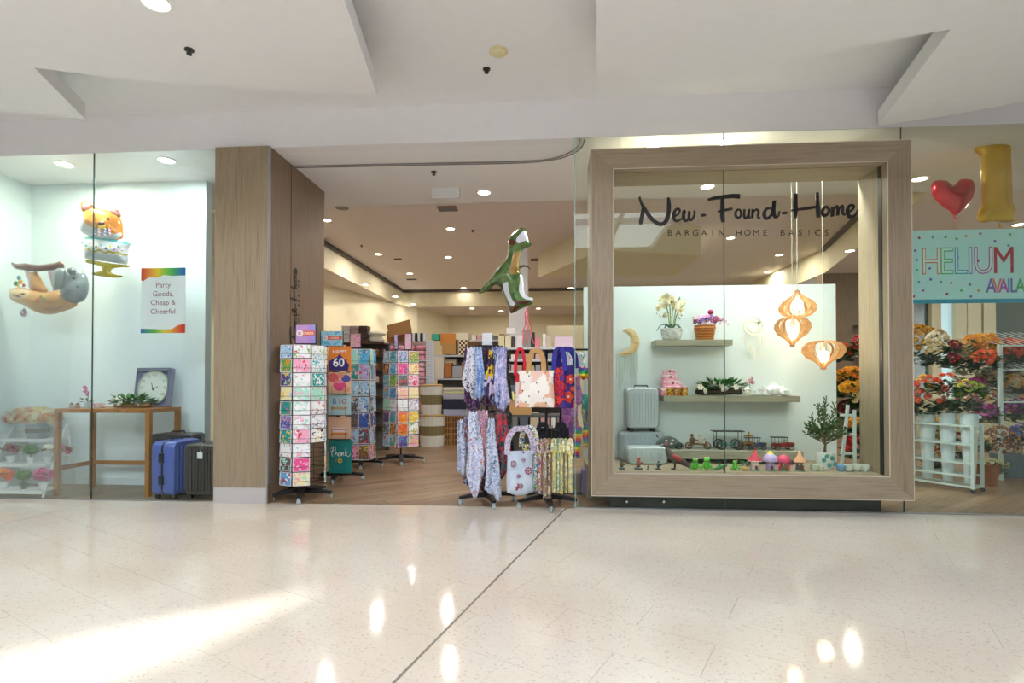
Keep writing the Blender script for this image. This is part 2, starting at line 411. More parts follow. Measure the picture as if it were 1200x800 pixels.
# mall side: bulkhead over the shopfront, high ceiling, hanging cloud panels
struct(M().box(-14, 12, 0, .14, 3.8, 5.8).build('wall_front', white))
struct(M().box(-14, -6.75, 0, .14, 0, 3.8).build('wall_front_left', white))
struct(M().box(8.5, 12, 0, .14, 0, 3.8).build('wall_front_right', white))
struct(M().box(-14, 12, -2.6, 0, 4.2, 4.3).build('ceiling', ceil_m))
struct(M().box(-14, 12, -2.7, -2.6, 4.2, 5.8).build('wall_upstand', white))
cloudL = [(-1.30, -2.55), (-1.353, -2.096), (-1.514, -.949), (-2.1, -1.04), (-2.703, -1.17), (-3.25, -1.29), (-3.765, -1.435), (-4.112, -1.56), (-4.437, -.731), (-5.058, -.936), (-6.2, -1.4), (-7.6, -2.2), (-8, -2.55)]
cloudR = [(.26, -2.55), (.307, -1.978), (.394, -.974), (.9, -1.0), (1.416, -1.09), (1.85, -1.22), (2.235, -1.36), (2.842, -1.53), (3.209, -.05), (3.7, -.2), (4.219, -.424), (5.2, -1.0), (6.4, -1.9), (7, -2.55)]
for p, lb in ((cloudL, 'white suspended ceiling panel with a wedge cut beside the pillar'), (cloudR, 'white suspended ceiling panel above the framed display window')):
    tag(M().prism(p, .15, 'xy', (0, 0, 3.875)).build('ceiling_panel', ceil_m), lb, 'ceiling panel', 'suspended ceiling panels')
def sheet(outer, holes, z, name, material, up=False):
    pts = [Vector(p) for p in outer]; ed = [(i, (i + 1) % len(outer)) for i in range(len(outer))]
    for h in holes:
        n0 = len(pts); pts += [Vector(p) for p in h]; ed += [(n0 + i, n0 + (i + 1) % len(h)) for i in range(len(h))]
    r = delaunay_2d_cdt(pts, ed, [], 0, 1e-6); fs = []
    for f in r[2]:
        c = (sum(r[0][i][0] for i in f) / 3, sum(r[0][i][1] for i in f) / 3)
        if inside(c, outer) and not any(inside(c, h) for h in holes): fs.append(tuple(f))
    m = M(); n = len(r[0]); m.add([(v[0], v[1], z) for v in r[0]] + [(v[0], v[1], z + .06) for v in r[0]], fs + [tuple(i + n for i in f[::-1]) for f in fs])
    return struct(m.build(name, material))
# atrium roof behind: the skylight and one narrow gap that lets the sun onto the floor
RZ = 5.8
sunpatch = [(386, 684), (300, 703), (180, 728), (0, 768), (-60, 790), (40, 830), (200, 772), (300, 728)]
hole = []
for a, b in sunpatch:
    p = onz(a, b, 0); t = RZ / SUN_DIR.z; hole.append((p.x + SUN_DIR.x * t, p.y + SUN_DIR.y * t))
sky = [(-5.5, -13), (3.4, -13), (3.4, -6.4), (-5.5, -6.4)]
sheet([(-14, -14), (12, -14), (12, -2.6), (-14, -2.6)], [hole, sky], RZ, 'ceiling_atrium', white)
b = M()
for i in range(7): x = -5.5 + i * 8.9 / 6; b.box(x - .04, x + .04, -13, -6.4, RZ - .1, RZ + .06)
b.box(-5.5, 3.4, -9.75, -9.65, RZ - .1, RZ + .06)
struct(b.build('trim_1', white))
struct(M().box(-14.1, -14, -14, .14, 0, RZ).build('wall_left_mall', white))
struct(M().box(12, 12.1, -14, .14, 0, RZ).build('wall_right_mall', white))
struct(M().box(-14, 12, -14.1, -14, 0, RZ).build('wall_back_mall', mat('mall_wall_grey', 'a8a6a2', .6)))
e = M()
for i in range(5): x = -12 + i * 4.8; e.box(x, x + 3.9, -14, -13.95, .1, 3.0)
struct(e.build('wall_shopfronts_opposite', mat('dark_shopfront', '55524f', .4)))

# shop shell
struct(sheet([(-6.75, 1.94), (14, 1.94), (14, 15), (-6.75, 15)], [[(-5, 1.95), (5.0, 1.95), (6.35, 7.4), (6.35, 12.4), (-5, 12.4)]], 3.8, 'ceiling_shop', shopceil))
struct(M().box(-6.75, 14, .14, 1.95, 3.8, 3.87).build('ceiling_entrance', mat('entrance_ceiling_paint', 'ecebec', .7)))
struct(M().box(-6.75, 14, 1.7, 15, 4.38, 4.45).build('ceiling_raised', shopceil))
R = [(-5, 1.95), (5.0, 1.95), (6.35, 7.4), (6.35, 12.4), (-5, 12.4)]
m = M()
for i in range(5):
    a, c = R[i], R[(i + 1) % 5]; m.add([(a[0], a[1], 3.8), (c[0], c[1], 3.8), (c[0], c[1], 4.4), (a[0], a[1], 4.4)], [(0, 1, 2, 3)])
struct(m.build('trim_2', cream))
m = M(); m.box(-5, -4.93, 1.95, 12.4, 4.29, 4.379); m.box(-5, 6.35, 12.33, 12.4, 4.29, 4.379)
m.prism([(4.93, 1.95), (5, 1.95), (6.35, 7.4), (6.28, 7.4)], .09, 'xy', (0, 0, 4.335))
struct(m.build('trim_3', mat('shadow_gap_paint', '5d5650', .7)))  # dark strip: the shade of the gap put in as colour
struct(M().prism([tuple(onz(631, 325, 3.8).xy), tuple(onz(672, 307, 3.8).xy), tuple(onz(705, 292, 3.8).xy), (3.0, 5.4), (3.0, onz(631, 325, 3.8).y)], .58, 'xy', (0, 0, 4.09)).build('ceiling_dropped_block', cream))
WL = [(-6.7, .85), (-6.7, 6.2), (-5.86, 7.9), (-4.8, 12.3), (-4.55, 12.6), (-3.9, 14.9), (10, 14.9)]
m = M()
for a, c in zip(WL, WL[1:]): m.add([(a[0], a[1], 0), (c[0], c[1], 0), (c[0], c[1], 3.8), (a[0], a[1], 3.8)], [(0, 1, 2, 3)])
struct(m.build('wall_back', cream))
struct(M().box(14, 14.1, 0, 15, 0, 3.8).build('wall_right', cream))
# cream column and low wall blocks inside
tag(M().box(-.92, -.5, 6.3, 6.7, 0, 4.38).build('column', white, bevel=.01), 'square cream column rising behind the dinosaur balloon', 'column')
struct(M().box(-.1, .9, 9.4, 9.5, 0, 2.83).build('wall_partition', cream))
struct(M().prism([(9.5, 0), (9.5, 2.85), (12.5, 2.62), (12.5, 0)], .1, 'yz', (.95, 0, 0)).build('wall_partition_side', cream))
# left display bay
xr = at(240, 400, .85).x
dl = struct(M().box(-6.75, xr, .85, .97, 0, 3.8).build('wall_display_left', dispw))
struct(M().box(-6.75, -6.62, .14, .85, 0, 3.8).build('wall_left', dispw))
struct(M().box(xr - .3, -3.16, 1.5, 1.6, 0, 3.8).build('wall_behind_pillar', mat('pale_blue_paint', 'c9d6dc', .6)))
struct(M().box(-6.62, xr, .835, .85, 0, .09).build('baseboard_left', dispw))
# glazing
def pane(x0, x1, z0, z1, parent, gm): return M().box(x0, x1, -.005, .005, z0, z1).build('pane', gm, parent)
w1 = bpy.data.objects.new('window_1', None); COL.objects.link(w1); struct(w1); xj = at(108, 400, 0).x
w2 = bpy.data.objects.new('window_2', None); COL.objects.link(w2); struct(w2)
pane(-6.75, xj - .003, .01, 3.8, w1, glass); pane(xj + .003, -3.58, .01, 3.8, w1, glass)
e = M().box(xj - .0035, xj + .0035, -.006, .006, .01, 3.8); e.build('joint', mat('glass_edge', '2f4a44', .3), w1)
xs = [at(p, 400, 0).x for p in (674, 849, 1058)] + [7.4]
for i in range(3): pane(xs[i] + .003, xs[i + 1] - .003, .01, 3.8, w2, glass_r)
for x in xs[1:3]:
    M().box(x - .0035, x + .0035, -.006, .006, .01, 3.8).build('joint', MATS['glass_edge'], w2)
M().box(xs[0] - .004, xs[0] + .003, -.007, .007, .01, 3.8).build('edge', mat('pale_glass_edge', '9fc4b8', .2), w2)
struct(M().box(xs[0], 8.5, -.012, .012, 0, .012).box(-6.75, -3.58, -.012, .012, 0, .012).build('trim_4', steel))
struct(M().box(8.4, 8.5, 0, .14, 0, 3.8).build('trim_5', white))
# sliding door track set in the ceiling
tr = [(-2.98, .50), (-1.4, .53), (-.4, .55), (.0, .50), (.2, .38), (.31, .2), (.33, .02)]
P = spline(tr, 5, False); m = M()
for dx in (-.022, .022):
    m.tube([(x + (dx if i > 12 else 0), y + (dx if i <= 12 else dx * .5), 3.79) for i, (x, y) in enumerate(P)], .007, 4)
tag(m.build('door_track', mat('track_grey', '8f8c8c', .5, .2)), 'curved grey folding door track recessed in the entrance ceiling', 'track')
# dark plinth under the framed window
tag(M().box(.62, 3.25, .02, .38, 0, .13).build('plinth', mat('dark_plinth', '2a3036', .35)), 'dark recessed plinth under the timber framed window', 'plinth')
for px in (734, 777):
    p = at(px, 587, 0); m = M(); m.lathe([(.012, -.012), (.012, .004)], 12, (p.x, -.004, p.z), axis='y')
    tag(m.build('glass_stud', chrome, smooth=True), 'round steel stud on the glass over the plinth, %s of the two' % ('nearer the entrance' if px < 750 else 'farther from the entrance'), 'stud', 'studs on the glass under the window frame')

# pillar
pil = thing('pillar', 'oak laminate clad pillar beside the shop entrance with grey base', 'pillar', (-3.28, .65, 0))
M().box(-.30, .285, -.70, -.68, .17, 3.8).build('front_panel', wood_pale, pil)
M().box(-.30, .285, -.695, -.60, 0, .17).build('base_block', mat('pale_grey_laminate', 'c4c0bf', .4), pil)['label'] = 'pale grey base of the pillar'
M().box(-.29, .28, -.68, .70, .002, 3.8).build('core', wood_dk, pil)
M().box(.282, .298, -.68, -.215, .002, 3.8).build('side_panel', wood_dk, pil)
M().box(.282, .298, -.20, .70, .002, 3.8).build('side_panel', wood_dk, pil)
M().box(.285, .300, -.702, -.68, 0, 3.8).build('corner_strip', steel, pil)

# brush-lettered shop name, drawn stroke by stroke in pixels of the photograph
def C1(l): return [(740 + a / 8.571, 215 + b / 8.571, w / 8.571) for a, b, w in l]
def C2(l): return [(870 + a / 8.571, 215 + b / 8.571, w / 8.571) for a, b, w in l]
LET = [
 [C1([(85, 125, 16), (105, 190, 20), (165, 290, 26), (225, 365, 26), (295, 402, 26), (350, 375, 30), (378, 290, 30), (382, 200, 28), (375, 132, 16)]), C1([(122, 190, 14), (118, 280, 26), (105, 360, 34), (92, 405, 20)])],
 [C1([(432, 325, 12), (475, 300, 16), (492, 262, 16), (465, 246, 16), (435, 285, 24), (432, 345, 26), (462, 372, 18), (510, 350, 14)])],
 [C1([(510, 350, 12), (540, 290, 18), (532, 270, 22), (530, 340, 24), (555, 370, 20), (585, 330, 16), (588, 270, 20), (585, 340, 20), (610, 360, 18), (638, 310, 16), (640, 262, 14)])],
 [C1([(702, 314, 18), (730, 312, 20), (755, 308, 16)])],
 [C1([(775, 158, 16), (840, 140, 24), (930, 128, 28), (1020, 118, 30), (1100, 122, 34)]), C1([(922, 140, 26), (922, 230, 30), (922, 320, 32), (928, 382, 26)]), C1([(875, 276, 12), (940, 262, 18), (1022, 245, 18)])],
 [C1([(1086, 250, 14), (1058, 275, 17), (1056, 318, 18), (1084, 338, 16), (1108, 312, 16), (1106, 272, 15), (1086, 250, 12)])],
 [C2([(30, 250, 16), (25, 315, 18), (42, 345, 16), (66, 312, 14), (78, 250, 16), (72, 318, 18), (90, 345, 12)])],
 [C2([(112, 250, 16), (108, 342, 18), (114, 295, 10), (145, 255, 14), (170, 272, 16), (166, 330, 17), (192, 342, 12)])],
 [C2([(300, 240, 18), (250, 250, 20), (228, 300, 26), (250, 348, 22), (300, 310, 20), (320, 240, 26), (330, 165, 26), (325, 260, 24), (335, 325, 24), (370, 320, 14), (382, 270, 12)])],
 [C2([(405, 292, 14), (432, 290, 18), (465, 286, 14)])],
 [C2([(545, 92, 28), (542, 180, 32), (545, 270, 30), (545, 345, 12)]), C2([(765, 80, 18), (765, 180, 26), (772, 270, 32), (774, 335, 26)]), C2([(500, 265, 12), (600, 250, 18), (690, 238, 22), (755, 228, 16)])],
 [C2([(845, 228, 18), (815, 265, 22), (825, 312, 22), (862, 305, 20), (882, 260, 20), (858, 225, 18), (845, 228, 16)])],
 [C2([(915, 225, 20), (915, 325, 24), (930, 260, 12), (965, 218, 18), (968, 315, 22), (985, 250, 12), (1018, 215, 18), (1022, 290, 20), (1045, 310, 14)])],
 [C2([(1050, 290, 12), (1110, 262, 16), (1132, 220, 18), (1095, 212, 18), (1068, 260, 26), (1080, 318, 26), (1125, 325, 20), (1160, 290, 14), (1170, 255, 10)])],
]
ink = mat('black_vinyl', '14110f', .45)
sign = thing('shop_sign', 'black brush lettering of the shop name on the framed window', 'sign', at(877, 247, -.008))
o_ = at(877, 247, -.008); LM = []
for ch in LET:
    m = M()
    for st in ch: ribbon(m, [(at(a, b, -.008).x - o_.x, at(a, b, -.008).z - o_.z, w * mpp(0) * 1.38) for a, b, w in st], .006, 4)
    LM.append(m.build('letter', ink, sign))
def caps(body, p0, p1, base, h, parent, Y=-.008, m_=None):
    x0 = at(p0, base, Y); x1 = at(p1, base, Y); n = len(body); k = 0
    for i, c in enumerate(body):
        if c == ' ': continue
        u = i / (n - 1); p = x0.lerp(x1, u)
        text_obj(c, h, 'letter', m_ or ink, parent, (p.x - parent.location.x, 0, p.z - parent.location.z), extrude=.001)
sub = thing('shop_tagline', 'small black capitals under the shop name on the window', 'sign', (at(877, 272, -.008)))
caps('BARGAIN HOME BASICS', 785.5, 970, 275.5, .088, sub)
side = thing('pillar_sign', 'black shop name lettering running up the side of the oak pillar', 'sign', (-2.975, .53, 1.96))
xs0 = at(750, 250, 0).x; k_ = .62
for m_ in LM: # text runs upwards; its top points away from the viewer's side
    o = inst(m_, side, rot=(0, 0, 0), name='letter')
for ch in side.children:
    ch.rotation_euler = (Matrix.Rotation(pi / 2, 3, 'Z') @ Matrix.Rotation(-pi / 2, 3, 'Y')).to_euler(); ch.scale = (k_,) * 3
for i, c in enumerate('BARGAIN HOME BASICS'):
    if c == ' ': continue
    t = text_obj(c, .06, 'letter', ink, side, (0.0, .12, (i - 9) * .058), extrude=.001)
    t.rotation_euler = (Matrix.Rotation(pi / 2, 3, 'Z') @ Matrix.Rotation(-pi / 2, 3, 'Y') @ Matrix.Rotation(pi / 2, 3, 'X')).to_euler()

# the timber portal frame around the display window
X0, X1, Z0, Z1 = .408, 3.472, .155, 3.625; x0, x1, z0, z1 = .628, 3.252, .378, 3.422
fr = thing('timber_portal', 'limed oak portal frame with mitred corners around the window', 'surround', (1.94, 0, 0)); ox = 1.94
def quadprism(m, q, y0, y1):
    m.add([(a - ox, y, b) for y in (y0, y1) for a, b in q], [(0, 1, 2, 3), (7, 6, 5, 4), (0, 4, 5, 1), (1, 5, 6, 2), (2, 6, 7, 3), (3, 7, 4, 0)]); return m
g = .0015
for q, mt in (([(X0, Z0), (X0, Z1), (x0, z1), (x0, z0)], wood_pale), ([(X1, Z0), (X1, Z1), (x1, z1), (x1, z0)], wood_pale), ([(X0 + g * 2, Z1), (X1 - g * 2, Z1), (x1 - g, z1), (x0 + g, z1)], wood_pale_h), ([(X0 + g * 2, Z0), (X1 - g * 2, Z0), (x1 - g, z0), (x0 + g, z0)], wood_pale_h)):
    quadprism(M(), q, -.12, -.006).build('rail', mt, fr)
    quadprism(M(), q, .006, .38).build('inner_rail', mt, fr)
m = M()
for a, c in (((X0, Z0), (X0, Z1)), ((X1, Z0), (X1, Z1)), ((X0, Z1), (X1, Z1)), ((X0, Z0), (X1, Z0)), ((x0, z0), (x0, z1)), ((x1, z0), (x1, z1)), ((x0, z1), (x1, z1)), ((x0, z0), (x1, z0))):
    m.tube([(a[0] - ox, -.121, a[1]), (c[0] - ox, -.121, c[1])], .0045, 4)
m.build('edge_strip', mat('pale_edging', 'd5ccc0', .5), fr)['label'] = 'pale edging along the frame'
m = M().box(x1 - .004 - ox, x1 - ox, -.03, .03, z0, z1); m.build('gasket', black, fr)

# right display bay: sill platform and white panel wall
PY = .95
pw0, pw1 = -.02 + .5, at(980, 400, PY).x
struct(M().box(.40, 3.25, .385, PY, 0, z0 - .002).build('trim_6', wood_pale_h))
struct(M().box(.40, pw1, PY, PY + .06, 0, at(850, 334, PY).z).build('wall_display_right', dispw))
# right-hand rear of the shop: timber panel wall with niche, cream mullions and bright windows
YB = 7.45
nx0, nx1 = at(1000, 400, YB).x, at(1045, 400, YB).x; nz0, nz1 = at(1000, 430, YB).z, at(1000, 381, YB).z
m = M(); xa = at(965, 400, YB).x; m.box(xa, nx0, YB, YB + .3, 0, 3.8); m.box(nx0, nx1, YB, YB + .3, nz1, 3.8); m.box(nx0, nx1, YB + .3, YB + .35, 0, 3.8); m.box(nx1, at(1068, 400, YB).x, YB, YB + .3, 0, 3.8)
m.box(nx0, nx1, YB, YB + .3, 0, .6)
struct(m.build('wall_timber', wood_dk))
m = M(); m.box(at(1060, 400, YB).x, 14, YB, YB + .3, 3.6, 3.8); m.box(at(1060, 400, YB).x, 14, YB, YB + .3, 0, .9)
struct(m.build('wall_back_right', mat('sage_cream_paint', 'bdb58c', .7)))
for a, b_ in ((1060, 1071), (1092, 1103), (1120, 1133), (1134, 1150), (1153, 1167)):
    struct(M().box(at(a, 400, YB).x, at(b_, 400, YB).x, YB - .02, YB + .3, .9, 3.6).build('trim_7', cream))
w3 = bpy.data.objects.new('window_3', None); COL.objects.link(w3); struct(w3)
for a, b_ in ((1071, 1092), (1103, 1120), (1150, 1153), (1167, 1215)):
    M().box(at(a, 400, YB).x, at(b_, 400, YB).x, YB + .1, YB + .12, .9, 3.6).build('pane', mat('smoked_pane', '5b6a66', .15) if a != 1103 else mat('bright_pane', 'bcdcec', .2, emit=.55), w3)

# ---------------------------------------------------------------- lamps, vents, sprinklers
ring_m = mat('white_ring', 'f0efec', .4)
dl_ring = M().lathe([(.105, 0), (.105, -.008), (.082, -.012), (.080, 0)], 20).mesh('ring', ring_m, smooth=True)
dl_disc = M().lathe([(.08, -.001), (.08, -.005)], 20).mesh('diffuser', lamp_e); dl_cool = M().lathe([(.08, -.001), (.08, -.005)], 20).mesh('diffuser', lamp_c)
ZL, ZH = 3.8, 4.38
def place_words(px):
    return 'left' if px < 400 else 'mid' if px < 700 else 'right'
def downlight(px, py, z, label, power=26., cool=False, tint=(1, .86, .66), group='round downlights in the shop ceiling', light=True):
    p = onz(px, py, z); t = thing('downlight', label, 'light', p, group=group)
    inst(dl_ring, t, name='ring'); inst(dl_cool if cool else dl_disc, t, name='diffuser')
    if light:
        l = bpy.data.lights.new('downlight_lamp', 'AREA'); l.shape = 'DISK'; l.size = .15; l.energy = power * LAMP_K; l.color = tint; l.spread = radians(178)
        lo = bpy.data.objects.new('lamp', l); COL.objects.link(lo); lo.parent = t; lo.location = (0, 0, -.02)
    return t
DL = [(567, 224, ZL, 'entrance ceiling downlight beside the white box fitting'), (382, 257, ZH, 'shop downlight just past the upper edge of the oak pillar'),
 (527.6, 267, ZH, 'raised ceiling downlight behind the ceiling grille'), (443, 297, ZH, 'raised ceiling downlight nearest the left ceiling drop'), (525, 300.6, ZH, 'raised ceiling downlight second in line behind the grille'),
 (480, 320, ZH, 'raised ceiling downlight third from the entrance, towards the far corner'), (543, 337, ZH, 'raised ceiling downlight farthest back by the cream column'),
 (428, 333, ZL, 'low ceiling downlight nearest the side wall'), (463, 347, ZL, 'low ceiling downlight second along the side wall'), (484, 356, ZL, 'low ceiling downlight in the far left corner'),
 (553, 361, ZL, 'tiny far downlight just left of the cream column'), (587, 364, ZL, 'tiny far downlight under the dinosaur tail'), (631, 361, ZL, 'tiny far downlight below the dinosaur feet'), (669, 337, ZL, 'downlight on the dropped ceiling beside the glass edge'),
 (830, 217, ZH - .58, 'large downlight between the words of the window sign'), (743, 293, ZH, 'downlight seen low through the left of the framed window'), (791, 317, ZH, 'downlight above the white orchid through the window'),
 (857, 278, ZH, 'downlight just under the tagline by the glass joint'), (914, 298, ZH, 'downlight left of the pendant cords under the tagline'), (900, 318, ZH, 'downlight above the top of the display wall by the pendant cords'),
 (969, 314, ZH, 'downlight by the right pendant cord'), (997, 293, ZL, 'downlight beyond the slanting ceiling drop'), (767, 167, ZL, 'downlight close above the top of the timber frame, left one'), (853, 164, ZL, 'downlight close above the frame at the glass joint'),
 (1080, 208, ZL, 'downlight beside the red heart balloon'), (1196, 262, ZL, 'downlight right of the gold number balloon')]
for a, b_, z, lb in DL:
    if a > 960 and z == ZH: pass
    near = a in (767, 853)
    downlight(a, b_, z, lb, power=45 if near else 4 if (a, b_) == (543, 337) else 9 if z == ZL and b_ > 330 else 34, cool=near, tint=(.88, .97, 1) if near else (1, .93, .83))
downlight(72, 190, ZL, 'downlight over the left display bay above the balloons', 34, True, (1, 1, .80), 'downlights in the left display bay')
downlight(193, 186, ZL, 'downlight over the left display bay above the poster', 27, True, (.93, 1, 1), 'downlights in the left display bay')
downlight(179, -2, 3.8, 'downlight in the big suspended ceiling panel', 20, False, group='mall lights')
for a, lb in ((765, 'added unseen downlight behind the frame rail over the orchid side'), (860, 'added unseen downlight behind the frame rail by the glass joint'), (955, 'added unseen downlight behind the frame rail over the pendant lamps')):  # extra lamps out of view, added to brighten the display wall
    q = at(a, 400, .52); t = downlight(600, 100, 3.8, lb, 33, True, (.88, .97, 1), 'added unseen downlights in the window bay'); t.location = (q.x, .52, 3.8)
sp_m = M().lathe([(.035, 0), (.035, -.01), (.012, -.012), (.012, -.03), (.02, -.032), (.02, -.04)], 10).mesh('sprinkler', mat('sprinkler_metal', '4a4642', .4, .6), smooth=True)
def sprinkler(px, py, z, lb): 
    o = inst(sp_m, None, onz(px, py, z), name='sprinkler'); tag(o, lb, 'sprinkler', 'ceiling sprinklers')
sprinkler(219, 55, 3.8, 'small sprinkler under the large suspended panel'); sprinkler(570, 78, 4.2, 'small sprinkler on the mall ceiling below the smoke detector')
sprinkler(508, 200, 3.8, 'small sprinkler on the entrance ceiling above the white box'); sprinkler(554, 269, ZH, 'small sprinkler on the raised ceiling beside the downlight'); sprinkler(423, 287, ZH, 'small sprinkler on the raised ceiling near the left drop')
p = onz(584, 57, 4.2); tag(M().lathe([(.05, -.035), (.062, -.012), (.085, -.008), (.085, 0)], 18).build('smoke_detector', mat('ivory_plastic', 'd8cfa6', .5), smooth=True, loc=p), 'round ivory smoke detector on the mall ceiling', 'smoke detector')
# white box fitting, speaker grille, vents
c0 = at(522, 224, 1.35); bx = thing('ceiling_light_box', 'white rectangular box fitting hanging under the entrance ceiling', 'light box', (c0.x, 1.35, c0.z))
w_ = 33 * mpp(1.35) / 2; M().box(-w_, w_, -.03, .03, -.085, .085).build('panel', mat('frosted_panel', 'd6d6d6', .4), bx); m = M()
for q in ((-w_, w_, -.09, -.08), (-w_, w_, .08, .09), (-w_, -w_ + .01, -.09, .09), (w_ - .01, w_, -.09, .09)): m.box(q[0], q[1], -.036, .036, q[2], q[3])
m.build('rim', white, bx); M().box(-.015, .015, -.01, .01, .085, 3.8 - c0.z).build('bracket', white, bx)
p = onz(400, 243, ZH); tag(M().lathe([(.11, -.006), (.12, 0)], 20).build('ceiling_speaker', mat('speaker_grey', '8c8079', .6), loc=p), 'round grey ceiling speaker just beyond the pillar', 'speaker')
for (px, py, w, z, lb) in ((524, 243, .34, ZH, 'dark louvred air grille on the raised ceiling near the entrance step'), (466, 303, .2, ZH, 'small dark air vent by the left row of downlights'), (629, 303.5, .3, ZH, 'small dark air vent left of the dinosaur balloon') , (482, 327, .3, ZH, 'small dark air vent toward the far corner')):
    p = onz(px, py, z); v = thing('air_vent', lb, 'vent', p, group='ceiling air vents'); M().box(-w / 2, w / 2, -w / 3, w / 3, -.005, 0).build('backing', mat('vent_dark', '2e2723', .7), v)
    if w > .3 or px == 629:
        for i in range(7): M().cbox((0, -w / 3 + i * w / 9 + .01, -.012), (w, .012, .016), Matrix.Rotation(.6, 3, 'X')).build('slat', mat('vent_slat', '8f837b', .5), v)
# ================================================================ PRINTS AND CLOTHS
PAL = {'white': 'f2f2f4', 'pale blue': 'a9d2ee', 'green': '6fae4a', 'purple': '5b4a8c', 'cream': 'f3e6b4', 'teal': '1f9c96', 'blue': '4b66b8', 'grey': '5c5a60', 'pink': 'f2a6c4', 'hot pink': 'ea4f94',
       'red': 'd83a40', 'mint': 'a9e0cc', 'lavender': 'c0b2dc', 'yellow': 'f0cf3a', 'orange': 'f08a2c', 'navy': '24305f', 'sky blue': '4fb2e0', 'brown': '8a5c3c', 'black': '202024', 'peach': 'f6c3a4', 'lime': 'a8d84a', 'turquoise': '35b8c4'}
def art(base, a, b, scale=26.):
    """a printed card or cloth: irregular patches of two accents on a ground"""
    return ramp_mat('print_%s_%s_%s_%d' % (base, a, b, scale), [PAL[base], PAL[a], PAL[base], PAL[b], PAL[base]], 'voronoi', scale, .45, stops=[0, .34, .5, .72, .86], dist=.25)
card_back = mat('card_stock', 'eceef2', .5)
def card_mesh(w, h):
    m = M(); m.box(-w / 2, w / 2, .001, .006, -h / 2, h / 2); m.m = 1; m.box(-w / 2 + w * .04, w / 2 - w * .04, -.001, .0012, -h / 2 + h * .04, h / 2 - h * .04)
    me = m.mesh('greeting_card', [card_back, card_back]); return me
caster_me = M()
caster_me.lathe([(.022, -.009), (.026, -.006), (.026, .006), (.022, .009)], 12, (0, 0, .026), axis='y'); caster_me.box(-.008, .012, -.013, -.010, .02, .062); caster_me.box(-.008, .012, .010, .013, .02, .062); caster_me.box(-.010, .014, -.013, .013, .056, .066)
caster_me = caster_me.mesh('caster', [castw], smooth=True)
def star_base(t, r, n, rot=0., arm=.055, z=.075):
    for i in range(n):
        a = rot + 2 * pi * i / n; d = Vector((cos(a), sin(a), 0)); p = Vector((-d.y, d.x, 0))
        m = M(); vs = []
        for q, w, zt, zb in ((.02, .045, z + .05, z - .01), (r * .6, .038, z + .03, z - .01), (r, .026, z + .005, z - .022)):
            for s_ in (-1, 1):
                for zz in (zb, zt): vs.append(d * q + p * s_ * w * .8 + Vector((0, 0, zz)))
        fs = [(0, 1, 3, 2), (8, 10, 11, 9)]
        for k in (0, 4): fs += [(k, k + 4, k + 5, k + 1), (k + 2, k + 3, k + 7, k + 6), (k, k + 2, k + 6, k + 4), (k + 1, k + 5, k + 7, k + 3)]
        lg = m.add(vs, fs).build('leg', black, t)
        inst(caster_me, lg, d * (r - .01), (0, 0, a + 1.1 * (i % 3)), name='caster')
    m = M().lathe([(.04, z - .02), (.045, z + .04), (.02, z + .05)], 14); m.build('hub', black, t, smooth=True)
BASECOL = {}
def spinner(name_lab, pos, rz, nf, rad, ztop, rows, pitch, cw, chh, faces, colours, where, header=None, basearm=.33, cols_per_face=1, skip=(), zb=.2, group='card spinners by the entrance'):
    t = thing('card_spinner', name_lab, 'card stand', pos, group=group)
    star_base(t, basearm, 5, radians(215))
    M().tube([(0, 0, .1), (0, 0, ztop + .02)], .014, 8).build('pole', black, t, smooth=True)
    me = card_mesh(cw, chh); fw = 2 * rad * math.tan(pi / nf)
    m = M(); zz = [ztop - pitch * (k + 1) + .012 for k in range(rows)]
    for k, z in enumerate(zz):      # hoops of wire for each row, with a lip in front of the cards
        for rr, dz in ((rad, 0), (rad + .022, .0), (rad + .022, .05)):
            c = [(rr / cos(pi / nf) * cos(rz + 2 * pi * (i + .5) / nf), rr / cos(pi / nf) * sin(rz + 2 * pi * (i + .5) / nf), z + dz) for i in range(nf)]
            m.tube(c, .0022, 3, closed=True)
    for i in range(nf):
        for rr in (rad,):
            a = rz + 2 * pi * (i + .5) / nf; R_ = rr / cos(pi / nf); m.tube([(R_ * cos(a), R_ * sin(a), zz[-1]), (R_ * cos(a), R_ * sin(a), ztop)], .003, 4)
    m.build('wire_rack', wire, t)
    for z in (zz[-1], ztop):
        mm = M()
        for i in range(nf): a = rz + 2 * pi * (i + .5) / nf; mm.tube([(0, 0, z), (rad / cos(pi / nf) * cos(a), rad / cos(pi / nf) * sin(a), z)], .004, 4)
        mm.build('spoke_ring', wire, t)
    n = 0
    for ci, fi in enumerate(faces):
        a = rz + 2 * pi * fi / nf; d = Vector((cos(a), sin(a), 0)); p = Vector((-d.y, d.x, 0))
        for cc in range(cols_per_face):
            for k in range(rows):
                col = ci * cols_per_face + cc
                if (k, col) in skip: continue
                off = (cc - (cols_per_face - 1) / 2) * fw / cols_per_face
                c = Vector(pos) + d * (rad + .011) + p * off + Vector((0, 0, zz[k] + chh / 2 + .003 + random.uniform(-.002, .004)))
                cs = colours(k, col); o = bpy.data.objects.new('greeting_card', me); COL.objects.link(o); o.location = c; o.rotation_euler = (radians(-3), random.uniform(-.02, .02), a + pi / 2)
                o.material_slots[1].link = 'OBJECT'; o.material_slots[1].material = art(*cs)
                rn = ['top', 'second', 'third', 'fourth', 'fifth', 'sixth', 'seventh', 'eighth', 'ninth', 'bottom'][k if k < rows - 1 else 9]
                cn = ['first', 'second', 'third', 'fourth', 'fifth', 'sixth'][col]
                tag(o, '%s and %s greeting card, %s row, %s column of %s' % (cs[0], cs[1], rn, cn, where), 'card', 'greeting cards on ' + where); n += 1
    return t
def pick(table):
    def f(k, c): return table[k % len(table)][c % len(table[0])]
    return f
Wt = 'white'
